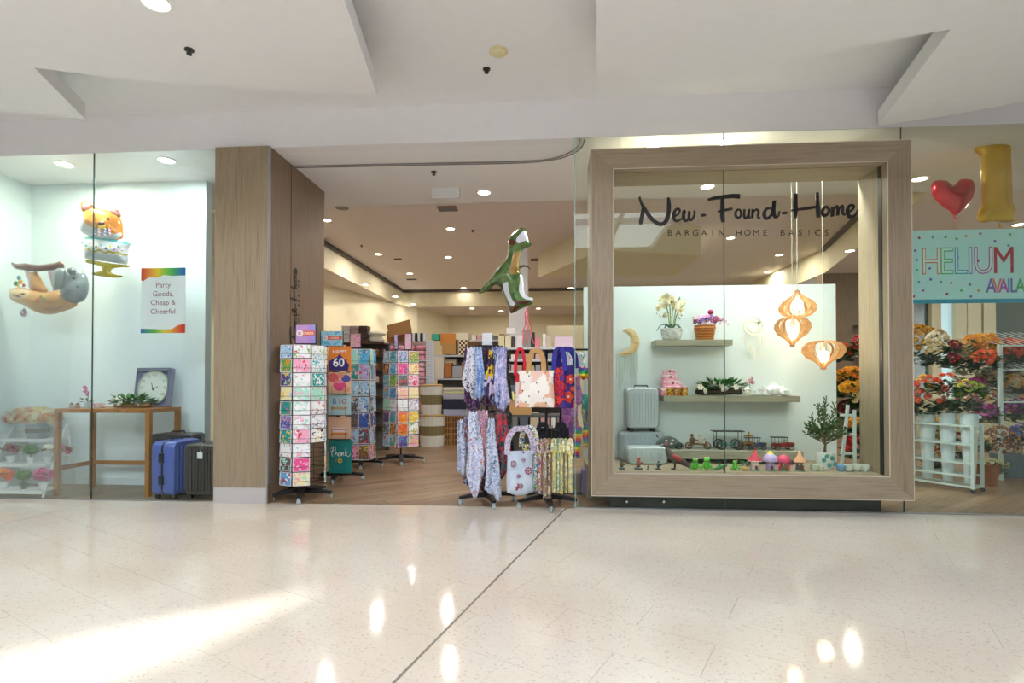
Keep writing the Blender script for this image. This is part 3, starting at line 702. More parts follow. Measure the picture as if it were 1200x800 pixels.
T1 = [[(Wt, 'lavender', 'pale blue'), ('pale blue', Wt, 'blue'), (Wt, 'hot pink', 'green'), (Wt, 'green', 'pale blue'), (Wt, 'pale blue', 'pink')],
      [(Wt, 'pale blue', 'mint'), ('green', 'pink', 'orange'), ('pink', 'red', Wt), (Wt, 'turquoise', 'pale blue'), (Wt, 'pink', 'lavender')],
      [(Wt, 'pale blue', 'lavender'), ('purple', 'mint', 'yellow'), (Wt, 'pink', 'mint'), ('teal', Wt, 'turquoise'), (Wt, 'pink', 'lavender')],
      [(Wt, 'mint', 'lavender'), ('cream', 'yellow', 'pale blue'), ('mint', 'pink', Wt), ('mint', 'green', 'pink'), (Wt, 'red', 'pale blue')],
      [(Wt, 'pale blue', 'pink'), ('teal', 'hot pink', 'green'), (Wt, 'mint', 'pink'), (Wt, 'grey', 'red'), (Wt, 'pale blue', 'brown')],
      [(Wt, 'lavender', 'mint'), ('blue', 'orange', 'lavender'), (Wt, 'mint', 'pink'), (Wt, 'lavender', 'grey'), ('pale blue', Wt, 'orange')],
      [(Wt, 'pink', 'pale blue'), ('teal', 'yellow', 'blue'), ('pink', Wt, 'red'), (Wt, 'black', 'yellow'), (Wt, 'turquoise', 'mint')],
      [(Wt, 'lavender', 'pale blue'), (Wt, 'pink', 'teal'), (Wt, 'pink', 'pale blue'), ('lavender', Wt, 'blue'), (Wt, 'pale blue', 'blue')],
      [(Wt, 'pale blue', 'mint'), ('grey', 'mint', 'red'), ('hot pink', 'pink', Wt), ('lavender', Wt, 'grey'), ('yellow', Wt, 'green')],
      [(Wt, 'pale blue', 'lavender'), ('sky blue', 'red', Wt), ('cream', 'pink', 'mint'), (Wt, 'lavender', 'grey'), ('mint', Wt, 'teal')]]
# the tall spinner nearest the pillar
P1 = onz(356, 583, 0); P1.z = 0; z0r = at(350, 405, .1).z
spinner('tall black wire card spinner beside the oak pillar, nearest the mall', P1, radians(-90 + 20), 8, .222, z0r, 10, .1515, .172, .143, (-2, -1, 0, 1, 2), pick([r for r in T1]), 'the spinner beside the pillar', skip=((7, 3), (8, 3), (9, 3), (2, 0), (3, 0)))
T4 = [[('pale blue', Wt, 'blue'), ('turquoise', Wt, 'navy'), ('lavender', 'purple', 'teal'), ('green', 'orange', Wt)], [('navy', 'orange', 'yellow'), ('sky blue', 'lavender', Wt), ('hot pink', 'purple', 'pink'), ('cream', 'red', 'orange')],
      [('sky blue', 'green', 'yellow'), ('lime', 'green', 'purple'), ('grey', 'red', 'teal'), ('pink', 'red', Wt)], [('sky blue', 'yellow', 'orange'), ('sky blue', 'red', 'blue'), ('peach', Wt, 'pink'), ('cream', 'peach', 'yellow')],
      [('mint', 'green', Wt), (Wt, 'mint', 'pale blue'), (Wt, 'peach', 'pale blue'), (Wt, 'lavender', 'purple')], [('purple', 'hot pink', 'navy'), ('turquoise', 'pale blue', 'red'), ('orange', 'hot pink', 'yellow'), ('yellow', 'orange', Wt)],
      [('grey', 'pale blue', 'red'), ('brown', 'orange', 'cream'), ('orange', 'red', 'brown'), (Wt, 'yellow', 'green')], [('pale blue', 'red', 'blue'), ('turquoise', 'orange', Wt), ('purple', 'hot pink', 'sky blue'), ('pink', 'yellow', 'turquoise')]]
P4 = onz(470, 541, 0); P4.z = 0
spinner('shorter square card spinner standing alone in front of the pink towels', P4, radians(-90 - 42), 4, .2, at(470, 411, P4.y - .2).z, 8, .19, .185, .178, (0, 1), lambda k, c: T4[k][c], 'the lone spinner', cols_per_face=2, basearm=.38)
# the small-card spinner behind and the stand of big cards
P3 = onz(424, 546, 0); P3.z = 0
T3 = [[('mint', 'pale blue', Wt), ('sky blue', 'pale blue', 'grey')], [('teal', 'pink', 'green'), ('lavender', 'blue', 'red')], [('pale blue', Wt, 'grey'), ('pale blue', 'navy', Wt)], [('grey', 'peach', 'pale blue'), ('pale blue', 'blue', Wt)],
      [('grey', 'orange', 'navy'), ('blue', Wt, 'navy')], [('pale blue', 'red', 'grey'), ('grey', 'red', 'pale blue')], [('pink', 'red', 'navy'), ('brown', 'pale blue', 'yellow')]]
spinner('card spinner of photographic cards standing behind the tall big-card stand', P3, radians(-90 + 4), 4, .165, at(424, 409, P3.y - .17).z, 7, .238, .158, .226, (0, 1), lambda k, c: T3[k][c % 2], 'the rear spinner', cols_per_face=2, basearm=.33)
P2 = onz(396, 562, 0); P2.z = 0; y2 = P2.y - .14
t = thing('card_stand', 'narrow stand holding five oversized greeting cards', 'card stand', P2, group='card spinners by the entrance')
star_base(t, .33, 4, .2); M().tube([(0, 0, .1), (0, 0, 1.75)], .014, 8).build('pole', black, t)
bigs = [('top', 385, 411, 405.5, 434.5, 'f08a2c', 'orange oversized birthday card reading happy 60, top of the narrow stand'), ('b', 385, 411, 436, 461, 'f7c7a2', 'peach oversized card with balloons and a pink greeting'),
        ('c', 385, 411, 462, 486, 'bfe0e4', 'pale blue oversized card with the word big in coloured letters'), ('d', 385, 411, 488, 514, 'e8bd9c', 'tan oversized card with a cake and candles'), ('e', 386, 412, 515, 554, '178a84', 'teal oversized thank you card, bottom of the narrow stand')]
m = M()
for i, (q, xa, xb, ya, yb, cc, lb) in enumerate(bigs):
    a = at(xa, ya, y2); b_ = at(xb, yb, y2); cx, cz = (a.x + b_.x) / 2, (a.z + b_.z) / 2; w, h = b_.x - a.x, a.z - b_.z
    c = thing('oversized_card', lb, 'card', (cx, y2, cz), rz=radians(4), group='oversized greeting cards')
    cm = mat('big_card_' + q, cc, .5); M().box(-w / 2, w / 2, 0, .006, -h / 2, h / 2).build('card', cm, c)
    def tx(s_, size, x, z, col, **k): text_obj(s_, size, 'print', mat('ink_' + col, col, .5), c, (x, -.0015, z), **k)
    def blob(pts, col, d=.0008, y=0): M().prism([(x * w, z * h) for x, z in pts], d, 'xz', (0, -.0008 - y, 0)).build('print', mat('ink_' + col, col, .5), c)
    if i == 0: blob([(-.48, -.48), (.36, -.48), (.42, -.25), (.1, .08), (0, .2), (-.1, .08), (-.48, -.1)], '3a2a80'); tx('HAPPY', .062, 0, .068, 'ffffff'); tx('60', .15, -.012, -.1, 'ffffff', offset=.003); tx('th', .04, .085, -.03, '3a2a80')
    if i == 1:
        for (bx_, bz_, r_, col) in ((-.27, .24, .24, 'e86a6c'), (.28, .2, .2, '5a5fae'), (.05, .35, .14, 'f39a86'), (-.0, -.12, .28, 'f0568c'), (.3, -.3, .15, 'f4a28a')): blob([(bx_ + r_ * cos(k * pi / 8) * 1, bz_ + r_ * .9 * sin(k * pi / 8)) for k in range(16)], col, y=.0003 * len(c.children))
        tx('hello', .05, 0, -.0, 'fff0e0')
    if i == 2: tx('B', .095, -.065, .01, '3f8fc8'); tx('I', .095, 0, .01, 'c98a4a'); tx('G', .095, .062, .01, 'd84a68'); tx('BIRTHDAY', .044, 0, -.06, 'f09a1c', offset=.001)
    if i == 3: blob([(-.3, -.2), (.3, -.2), (.3, .02), (-.3, .02)], 'f0e2e4'); blob([(-.38, -.32), (.38, -.32), (.38, -.24), (-.38, -.24)], 'e8862c', y=.0004); blob([(-.3, -.1), (.3, -.1), (.3, -.05), (-.3, -.05)], 'd84a4c', y=.0006)
    if i == 4:
        mm = M()
        for st in ([(-.42, .22, .02), (-.3, .3, .04), (-.36, .08, .04), (-.33, .0, .03)], [(-.42, .16, .03), (-.26, .19, .03)], [(-.24, .0, .03), (-.2, .3, .04), (-.22, .05, .03), (-.15, .13, .03), (-.12, .02, .03)], [(-.0, .13, .03), (-.08, .08, .04), (-.04, .0, .03), (.02, .12, .03), (.02, .02, .03)], [(.07, .13, .03), (.07, .02, .04), (.13, .13, .03), (.16, .02, .03)], [(.22, .02, .03), (.26, .3, .04), (.24, .05, .03)], [(.37, .15, .03), (.25, .07, .03), (.38, .0, .03), (.46, .1, .02)]): ribbon(mm, [(x * w, z * h, q_ * 2 * w * .35) for x, z, q_ in st], .001, 4)
        mm.build('print', mat('ink_ffffff', 'ffffff', .5), c, loc=(0, -.0012, .0))
        tx('Y', .06, -.055, -.075, 'e84c3c'); tx('O', .075, 0, -.08, 'f2c12e', offset=.003); tx('U', .06, .055, -.075, '2c5c9c')
    m.box(cx - w / 2 - P2.x, cx + w / 2 - P2.x, y2 - P2.y - .03, y2 - P2.y + .012, cz - h / 2 - .008, cz - h / 2 - .002)
    for s_ in (-.3, .3): m.tube([(cx + s_ * w - P2.x, y2 - P2.y - .03, cz - h / 2 - .004), (cx + s_ * w - P2.x, y2 - P2.y - .03, cz - h / 2 + .11)], .0018, 3)
m.box(-.015, .015, -.14, 0, .4, .42); m.box(-.015, .015, -.14, 0, 1.4, 1.42)
m.build('wire_shelf', wire, t)
# header cards above the stands
def header(x0, x1, y0, y1, Y, cols, lb, words_=None):
    a = at(x0, y0, Y); b_ = at(x1, y1, Y); w, h = b_.x - a.x, a.z - b_.z
    t = thing('header_sign', lb, 'sign', ((a.x + b_.x) / 2, Y, b_.z), group=None)
    M().box(-w / 2, w / 2, 0, .008, 0, h).build('board', cols, t); m = M()
    for q in ((-w / 2 - .006, -w / 2, -.01, h), (w / 2, w / 2 + .006, -.01, h), (-w / 2, w / 2, -.012, 0)): m.box(q[0], q[1], -.004, .012, q[2], q[3])
    m.build('holder', wire, t); M().tube([(0, .01, -.25), (0, .01, 0)], .006, 6).build('stem', wire, t)
    if words_:
        M().box(-w * .22, w * .46, -.0015, 0, h * .42, h * .68).build('band', mat('ink_e8644c', 'e8644c', .5), t)
        M().lathe([(h * .19, -.003), (h * .19, -.001)], 20, (-w * .3, 0, h * .55), axis='y').build('roundel', mat('ink_f6f0f4', 'f6f0f4', .5), t)
        text_obj(words_[0], h * .2, 'print', mat('ink_d84a68', 'd84a68', .5), t, (-w * .3, -.004, h * .48)); text_obj(words_[1], h * .19, 'print', mat('ink_ffe9d8', 'ffe9d8', .5), t, (w * .12, -.002, h * .48), offset=.001)
    return t
header(346.5, 369.5, 380.5, 402, P1.y, ramp_mat('rainbow_foot', ['c9a0dc', 'b98fe0', '8ab4e8', 'f0d24c', '8ccf6a', 'c9a0dc'], 'gradient', 1, .4, stretch=(3.2, 0, 0), rnd=False, interp='LINEAR'), 'purple header sign with a red band reading cards above the tall spinner', ('$1', 'CARDS'))
header(376, 401.5, 388, 405, P2.y - .1, ramp_mat('blue_header', ['6cc4e8', 'a6dcf0', '5cb4e0'], 'noise', 6, .4, rnd=False), 'blue header sign with a red band above the oversized cards', ('$1', 'CARDS'))
header(410.5, 422.5, 391, 407, P3.y - .1, art('pink', 'purple', 'lime', 30), 'small pink picture sign above the rear spinner')
header(462, 466, 392, 409, P4.y, art('lavender', 'pink', 'grey', 30), 'thin lilac upright sign above the lone spinner'); header(474.5, 482, 391, 409, P4.y - .1, art('pink', 'mint', 'lavender', 30), 'small pastel sign at the right above the lone spinner')

# ---------------------------------------------------------------- scarves
def scarf_mesh(w0, w1, L, folds, seed, point=.25, depth=.05):
    rnd = random.Random(seed); nx, nz = 26, 14; m = M(); vs = []; ph = rnd.uniform(0, 6); ph2 = rnd.uniform(0, 6)
    for k in range(nz + 1):
        v = k / nz; w = w0 + (w1 - w0) * v ** .8; amp = depth * (.35 + .65 * v)
        for i in range(nx + 1):
            u = i / nx * 2 - 1
            x = u * w / 2 + .012 * sin(v * 5 + ph2); y = amp * sin(u * folds * pi + ph + v * .9) * (1 - .3 * v) + .012 * sin(9 * v + u * 4 + ph)
            z = -L * v * (1 - point * (abs(u) ** 1.2 if seed % 2 else (1 - (u * .5 + .5)) * .9)) + .01 * sin(u * 7 + ph)
            vs.append((x, y, z))
    fs = [(k * (nx + 1) + i, k * (nx + 1) + i + 1, (k + 1) * (nx + 1) + i + 1, (k + 1) * (nx + 1) + i) for k in range(nz) for i in range(nx)]
    return m.add(vs, fs)
def clothmat(name, cols, scale=22, dist=.35, tex='voronoi', stops=None): return ramp_mat('cloth_' + name, [PAL.get(c, c) for c in cols], tex, scale, .85, dist=dist, stops=stops)
CL = {'leopard': clothmat('leopard', ['e6e6ee', '2e2a48', 'e6e6ee', 'b8bcd8', 'e6e6ee'], 30, stops=[0, .2, .36, .66, .8]), 'paleblue': clothmat('paleblue', ['b4c8ea', '7f9cd0', 'cfdcf4', '94b0dc'], 16), 'purple': clothmat('purple', ['4a3260', '2c2240', '8a6aa8', '6a3c50'], 24),
      'yellow': clothmat('yellow', ['3c3258', 'f0cc2a', '5a4878', 'd8cce8'], 12, stops=[0, .25, .62, .8]), 'navywhite': clothmat('navywhite', ['b6c4ec', '2c3468', 'c8d4f4', '3c447c'], 34), 'lilac': clothmat('lilac', ['cfcbec', 'b2b0e0', 'e4e2f6', '9ca0d4'], 22),
      'dark': clothmat('dark', ['33274a', '1c1a30', '5a3a5c', '7c4a40'], 26), 'rose': clothmat('rose', ['d8a8bc', 'b87088', 'e8cfd8', 'c08a60', '9c86b0'], 30), 'whiteflower': clothmat('whiteflower', ['ccd2ea', 'dfe2f4', 'c87a70', 'b4bcdc', '7a94a0'], 22, stops=[0, .3, .7, .8, .9]),
      'redflower': clothmat('redflower', ['3c4450', 'c42a38', '6a7484', 'd8404c', '4c5c50'], 20), 'greyfloral': clothmat('greyfloral', ['6a7896', 'a6b4cc', '3c4460', 'a8604c', 'c4cce0'], 26), 'darkgreen': clothmat('darkgreen', ['2c3834', '4c5c50', '3a2c44', '6c7460'], 28),
      'paleblossom': clothmat('paleblossom', ['c4cce2', 'd8def0', '7a92ac', 'aab4d0', '5c7890'], 26, stops=[0, .3, .66, .76, .9])}
for k in CL.values(): pass
SP = onz(571, 589, 0); SP.z = 0
t = thing('scarf_rack', 'two-tier black scarf rack on casters in the middle of the entrance', 'rack', SP)
star_base(t, .30, 4, .35, z=.085); M().tube([(0, 0, .1), (0, 0, 1.68)], .015, 8).build('pole', black, t, smooth=True)
zt1, zt2 = at(570, 406, SP.y).z, at(570, 482, SP.y).z
for z in (zt1, zt2):
    m = M(); m.tube([(.17 * cos(a), .17 * sin(a), z) for a in [i * pi / 8 for i in range(16)]], .006, 6, closed=True)
    for i in range(4): m.tube([(0, 0, z), (.17 * cos(i * pi / 2 + .4), .17 * sin(i * pi / 2 + .4), z)], .006, 6)
    m.build('hanging_ring', wire, t)
def hang(px, ptop, w0, w1, pbot, Y, key, lb, seed, pt=.25, rz=0., folds=1.6, dep=.03, grp='scarves on the two-tier rack'):
    a = at(px, ptop, Y); b_ = at(px, pbot, Y); k = mpp(Y)
    o = scarf_mesh(w0 * k, w1 * k, a.z - b_.z, folds, seed, pt, dep).build('scarf', CL[key], smooth=80, loc=a); o.rotation_euler = (0, 0, rz)
    sd = o.modifiers.new('thickness', 'SOLIDIFY'); sd.thickness = .003
    return tag(o, lb, 'scarf', grp)
for i, q in enumerate([
    (553, 406, 14, 20, 482, .12, 'purple', 'dark purple patterned scarf behind the leopard one, upper tier'), (551, 407, 9, 17, 471, -.02, 'leopard', 'black on white leopard print scarf on the upper tier'), (562, 407, 8, 13, 470, -.05, 'paleblue', 'plain pale blue scarf between the leopard and yellow ones'),
    (570, 407, 9, 18, 480, .0, 'dark', 'dark plum scarf behind the yellow one, upper tier'), (574, 411, 4, 13, 469, -.07, 'yellow', 'dark scarf with large yellow flowers on the upper tier'), (582, 406, 11, 15, 480, -.02, 'navywhite', 'navy and pale blue spotted scarf, upper tier'),
    (588, 407, 9, 17, 483, -.05, 'lilac', 'long lilac scarf at the right of the upper tier'), (594, 410, 6, 12, 470, .08, 'darkgreen', 'dark mottled scarf edge at the back right of the upper tier'),
    (549, 487, 8, 20, 572, .08, 'greyfloral', 'blue grey floral scarf at the back left of the lower tier'), (541, 492, 6, 12, 560, .02, 'paleblossom', 'pale narrow scarf with faint sprigs at the far left of the lower tier'), (556, 482, 9, 22, 588, -.08, 'whiteflower', 'white chiffon scarf with orange blossoms and a pointed hem, lower tier'),
    (567, 481, 11, 19, 556, -.04, 'rose', 'dusty rose paisley scarf in the middle of the lower tier'), (570, 500, 10, 16, 580, .06, 'dark', 'very dark scarf hanging behind the rose one, lower tier'), (563, 488, 8, 15, 566, .03, 'greyfloral', 'blue grey floral scarf between the pointed white one and the rose one'), (583, 484, 7, 12, 566, .0, 'dark', 'dark plum scarf between the sprigged and the red flowered ones'), (577, 490, 7, 20, 587, -.09, 'paleblossom', 'white scarf with blue sprigs and a pointed hem, lower tier'),
    (588, 481, 12, 22, 560, -.03, 'redflower', 'dark scarf with big red flowers at the right of the lower tier'), (597, 483, 8, 14, 560, .06, 'darkgreen', 'dark green mottled scarf behind the red flowered one')]):
    hang(*q[:8], i + 3, pt=.34 if i in (1, 10, 13) else .15, folds=1.5 + (i % 3) * .5)
a = at(565, 390, SP.y); b_ = at(577, 405, SP.y); tag(M().box(a.x, b_.x, SP.y - .003, SP.y + .003, b_.z, a.z).tube([((a.x + b_.x) / 2, SP.y + .004, b_.z - .03), ((a.x + b_.x) / 2, SP.y + .004, a.z)], .003, 4).build('price_card', mat('card_white', 'eef2f8', .4)), 'blank white card standing on top of the scarf rack', 'sign')

# ---------------------------------------------------------------- bag rack
BP = onz(640, 592, 0); BP.z = 0
t = thing('bag_rack', 'black bag rack on casters beside the glass edge of the entrance', 'rack', BP); star_base(t, .32, 5, 1.1, z=.085)
M().tube([(0, 0, .1), (0, 0, 1.62)], .015, 8).build('pole', black, t)
for z, r in ((at(640, 412, BP.y).z, .2), (at(640, 503, BP.y).z, .2)):
    m = M(); 
    for i in range(6): a = i * pi / 3 + .2; m.tube([(0, 0, z), (r * cos(a), r * sin(a), z), (r * cos(a), r * sin(a), z + .03)], .005, 6)
    m.build('hook', wire, t)
poppy = clothmat('poppy', ['4a3a98', 'e8402c', '4a3a98', 'f05a3c', '4a3a98'], 9, .12); redw = clothmat('redwhite', ['d0203a', 'f4e0e4', 'd0203a', 'f4f0f0'], 16); peachy = clothmat('peachflower', ['f6f0e6', 'f2c0a2', 'f8efe8', 'f4cfc0', 'fbf6ee', 'eeb49a'], 11, .2)
lilacbag = clothmat('lilacbag', ['c6d4e6', 'c6d4e6', 'd4deee', 'a04858', 'c6d4e6'], 13, .1, stops=[0, .3, .6, .86, .93]); stripeb = clothmat('bluemosaic', ['e8e8f0', '3c5cb0', '54ac4c', 'f0d040', 'e8e8f0', '2c4484'], 30); beadb = clothmat('warmmosaic', ['c8a080', '6c5848', 'e8e0c8', 'a87458', '98a8b0'], 34); yellb = clothmat('yellowstripe', ['efe6a8', 'e2cf6a', '9ab0a0', 'f4f0d0', 'c8c088'], 26)
peachdot = None
def bag(name, x0, x1, y0, y1, Y, hy, material, lb, hm=None, rz=0., thick=.05, sag=.0, spread=.35, cat='bag'):
    a = at(x0, y0, Y); b_ = at(x1, y1, Y); w, h = b_.x - a.x, a.z - b_.z; hh = at(x0, hy, Y).z - a.z
    t = thing(name, lb, cat, ((a.x + b_.x) / 2, Y, b_.z), rz, group='shopping bags on the bag rack')
    n = 10; m = M(); vs = []
    for s_ in (-1, 1):
        for k in range(n + 1):
            for i in range(n + 1):
                u, v = i / n, k / n; e_ = min(1, 4 * u * (1 - u) + .12) * min(1, 3.2 * (v + .03)) ** .5 * (1 - .55 * v)
                vs.append(((u - .5) * w * (1 + .03 * sin(v * 6)), s_ * thick * e_ + .004 * sin(u * 17 + v * 5), v * h - sag * h * sin(pi * u) * (1 - v)))
    N_ = (n + 1) ** 2; fs = []
    for s_ in (0, 1):
        for k in range(n):
            for i in range(n): q = s_ * N_ + k * (n + 1) + i; fs.append((q, q + 1, q + n + 2, q + n + 1))
    for k in range(n): fs += [(k * (n + 1), N_ + k * (n + 1), N_ + (k + 1) * (n + 1), (k + 1) * (n + 1)), (k * (n + 1) + n, (k + 1) * (n + 1) + n, N_ + (k + 1) * (n + 1) + n, N_ + k * (n + 1) + n)]
    fs += [(i, i + 1, N_ + i + 1, N_ + i) for i in range(n)]
    m.add(vs, fs).build('body', material, t, smooth=70)
    for yy in (-.02, .02):
        m = M(); P = [(-w * spread / 1.6, h - .03), (-w * spread / 1.75, h + hh * .5), (-w * spread * .3, h + hh * .95), (0, h + hh), (w * spread * .3, h + hh * .95), (w * spread / 1.75, h + hh * .5), (w * spread / 1.6, h - .03)]
        ribbon(m, [(x, z, .05 if w > .1 else .03) for x, z in P], .005, 4); m.build('handle', hm or material, t, loc=(0, yy, 0))
    return t
tb = bag('tote_bag', 608, 649, 434, 477, -.14, 411, peachy, 'cream canvas tote with peach poppies and tan handles hung on the rack', mat('tan_webbing', 'c79a62', .8), rz=-.05)
for i, (x, z) in enumerate(((.3, .85), (.15, .68), (.52, .66), (.58, .42), (.3, .3), (.2, .14), (.72, .25), (.12, .45), (.78, .12))):
    w = 41 * mpp(-.14); h = 43 * mpp(-.14); b1 = M().ball(((x - .5) * w, -.052 + .03 * abs(x - .5) * 1.6, z * h), (.006, .003, .009), 6).build('printed_seed', mat('ink_black_print', '1c2a22', .6), tb)
bag('tote_bag', 604, 615, 436, 477, -.02, 409, redw, 'red and white tote mostly hidden behind the peach one', mat('red_webbing', 'd81c30', .7), thick=.03, spread=.8)
bag('tote_bag', 649, 662, 430, 477, -.03, 409, clothmat('redblue', ['c02038', '4a3a98', 'e8402c', '5a2a60'], 18), 'narrow red and violet tote seen edge on beside the peach one', mat('indigo_webbing', '33309a', .7), thick=.04, spread=.8)
pb_ = bag('tote_bag', 655, 674, 428, 478, .10, 409, poppy, 'violet tote with large red poppies and indigo handles', mat('indigo_webbing', '33309a', .7), thick=.04, spread=.9, rz=.3)
for x, z, r in ((.02, .30, .05), (.0, .12, .055), (-.05, .22, .035), (.05, .2, .03)):
    m = M(); [m.ball((x + r * .6 * cos(q * 2 * pi / 5), -.042, z + r * .6 * sin(q * 2 * pi / 5)), (r * .5, .006, r * .5), 8) for q in range(5)]; m.build('printed_poppy', mat('poppy_red', 'e8442c', .7), pb_, smooth=True); M().ball((x, -.049, z), (r * .25, .004, r * .25), 8).build('poppy_heart', mat('poppy_heart', 'f4dcd4', .7), pb_, smooth=True)
lb_ = bag('shoulder_bag', 594, 625, 528, 576, -.18, 502, lilacbag, 'pale lilac shoulder bag with red rosettes slumping at the rack bottom', clothmat('lilachandle', ['c8c0d8', 'a08a9c', 'd8d0e4'], 30), rz=.25, thick=.07, sag=.08, spread=.8)
for x, z, r in ((-.08, .29, .035), (-.03, .17, .022), (.07, .22, .042), (-.01, .07, .028), (.02, .33, .022)):
    m = M(); [m.ball((x + r * .7 * cos(q * pi / 4), -.075, z + r * .7 * sin(q * pi / 4)), (r * .26, .006, r * .26), 6) for q in range(8)]; m.ball((x, -.078, z), (r * .3, .006, r * .3), 8).build('printed_flower', mat('rosette_red', '9a5068', .7), lb_, smooth=True)
bag('shoulder_bag', 612, 628, 520, 560, -.06, 501, stripeb, 'blue and white mosaic bag whose handle arches behind the lilac one', thick=.03, spread=.9)
for i, (x0_, x1_, y0_, y1_, mt_, lb) in enumerate(((624, 630, 527, 574, stripeb, 'folded blue and green mosaic bag, edge on, left in the row'), (630, 635, 528, 578, clothmat('redwhitemosaic', ['e8e8f0', 'd84a3c', '3c5cb0', 'f0d040'], 30), 'folded bag with red and blue mosaic print, edge on'), (636, 641, 528, 583, beadb, 'folded brown mosaic bag, edge on'), (641, 646, 527, 584, clothmat('tanmosaic', ['d8b890', '8c7058', 'ece4cc', '4c4c58'], 30), 'folded tan and cream mosaic bag, edge on'), (647, 651, 526, 576, yellb, 'folded yellow bag next to the mosaic ones'), (652, 656, 527, 577, clothmat('yb', ['e8ecd0', '8cb4a8', 'd8c450'], 22), 'folded cream and green bag in the middle of the yellow ones'), (656, 660, 526, 578, yellb, 'folded yellow patterned bag third in the yellow row'), (661, 665, 527, 577, clothmat('yc', ['f0e8b8', 'c8b860', '90a0a0'], 24), 'folded pale yellow bag near the end of the row'), (666, 671, 528, 577, yellb, 'folded yellow bag at the far end by the glass'))):
    bag('folded_bag', x0_, x1_, y0_, y1_, -.10 + .02 * (i % 2), 515, mt_, lb, thick=.06, spread=.7)
for x, lb in ((636, 'black bag hanging behind the lilac handle'), (657, 'black bag hanging at the right of the pole')):
    bag('black_bag', x - 10, x + 10, 501, 531, .06, 497, mat('black_cloth', '15151c', .85), lb, thick=.03)
# ================================================================ LEFT DISPLAY BAY
def px_outline(pts, cx, cy, Y):      # photograph outline -> metres about its centre
    k = mpp(Y); return [((x - cx) * k, -(y - cy) * k) for x, y in pts]
def foil(name, col, rough=.22): return mat('foil_' + name, col, rough, .25, coat=.6)
def crop(pts, s, ox_=0, oy_=230): return [(ox_ + x / s, oy_ + y / s) for x, y in pts]
K = 5.335
Yb = .42
# bear and cake balloon
bc = at(125, 280, Yb); t = thing('foil_balloon', 'foil balloon of an orange bear behind a birthday cake with candles', 'balloon', bc)
def bal(name, pts, thick, mats, regions=(), step=.022, dy=0., s=K, par=None, ctr=(125, 280), power=.5, Y=None, ox_=0, oy_=230):
    Y = Yb if Y is None else Y
    o = px_outline(crop(pts, s, ox_, oy_), ctr[0], ctr[1], Y); rg = [(px_outline(crop(r, s, ox_, oy_), ctr[0], ctr[1], Y), mi) for r, mi in regions]
    return inflate(o, thick, step, rg, 4, power, .02).build(name, mats, par or t, smooth=80, loc=(0, dy, 0))
org, wht, pnk = foil('orange', 'e8923a'), foil('white', 'e4e8ee'), foil('pink', 'e8a8b0')
bal('ear', [(470, 45), (478, 15), (520, 12), (558, 35), (550, 65), (505, 85), (480, 75)], .035, [foil('brown', 'b06a3a'), pnk], [([(500, 45), (520, 25), (548, 40), (540, 60), (510, 68)], 1)], dy=.0)
bal('ear', [(680, 85), (690, 66), (725, 66), (752, 90), (758, 118), (735, 120), (705, 100)], .03, [foil('brown', 'b06a3a'), pnk], [([(700, 82), (722, 74), (745, 95), (740, 112), (715, 98)], 1)])
hd = bal('head', [(462, 140), (470, 95), (505, 75), (560, 52), (620, 62), (680, 78), (740, 112), (768, 160), (772, 220), (765, 262), (700, 275), (600, 268), (520, 238), (475, 205)], .10, [org, wht],
    [([(464, 130), (480, 92), (505, 90), (530, 130), (560, 180), (620, 200), (650, 215), (700, 220), (740, 240), (768, 225), (763, 258), (700, 270), (600, 264), (520, 236), (476, 203), (464, 170)], 1)])
def dot(par, px, py, r, m_, y, Y=Yb, ctr=(125, 280), s=K, sc=(1, 1), ox_=0, oy_=230, name='print'):
    k = mpp(Y); x = (ox_ + px / s - ctr[0]) * k; z = -(oy_ + py / s - ctr[1]) * k; rr = r / s * k
    return M().ball((x, y, z), (rr * sc[0], .006, rr * sc[1]), 10).build(name, m_, par, smooth=True)
inkk = mat('foil_black', '221a1c', .3)
dot(hd, 607, 122, 13, inkk, -.097, sc=(1, .25), name='eye'); dot(hd, 708, 145, 11, inkk, -.088, name='eye'); dot(hd, 670, 178, 26, mat('foil_nose', '4c2a2c', .25), -.105, sc=(1, .5), name='nose'); dot(hd, 668, 200, 22, foil('muzzle_yellow', 'e8c84a'), -.09, sc=(1, .6), name='mouth')
for i, x in enumerate((618, 650, 688, 720)):
    o_ = px_outline(crop([(x - 9, 250), (x - 9, 205), (x + 9, 205), (x + 9, 255)], K), 125, 280, Yb); c0_ = o_[1]; c1_ = o_[3]
    cd = M().tube([((c0_[0] + c1_[0]) / 2, -.085, c1_[1]), ((c0_[0] + c1_[0]) / 2, -.085, c0_[1])], .011, 8).build('candle', ramp_mat('candle_stripe_%d' % (i % 2), ['f4f0f4', '3a8ab0' if i % 2 == 0 else 'd06a90', 'f4f0f4', '3a6ab0' if i % 2 == 0 else 'c04a70'], 'wave', 12, .3, rot=(0, .8, 0), rnd=False), t)
    M().ball(((c0_[0] + c1_[0]) / 2, -.09, c0_[1] + .018), (.011, .006, .02), 8).build('flame', foil('flame', 'f2c62c'), cd, smooth=True)
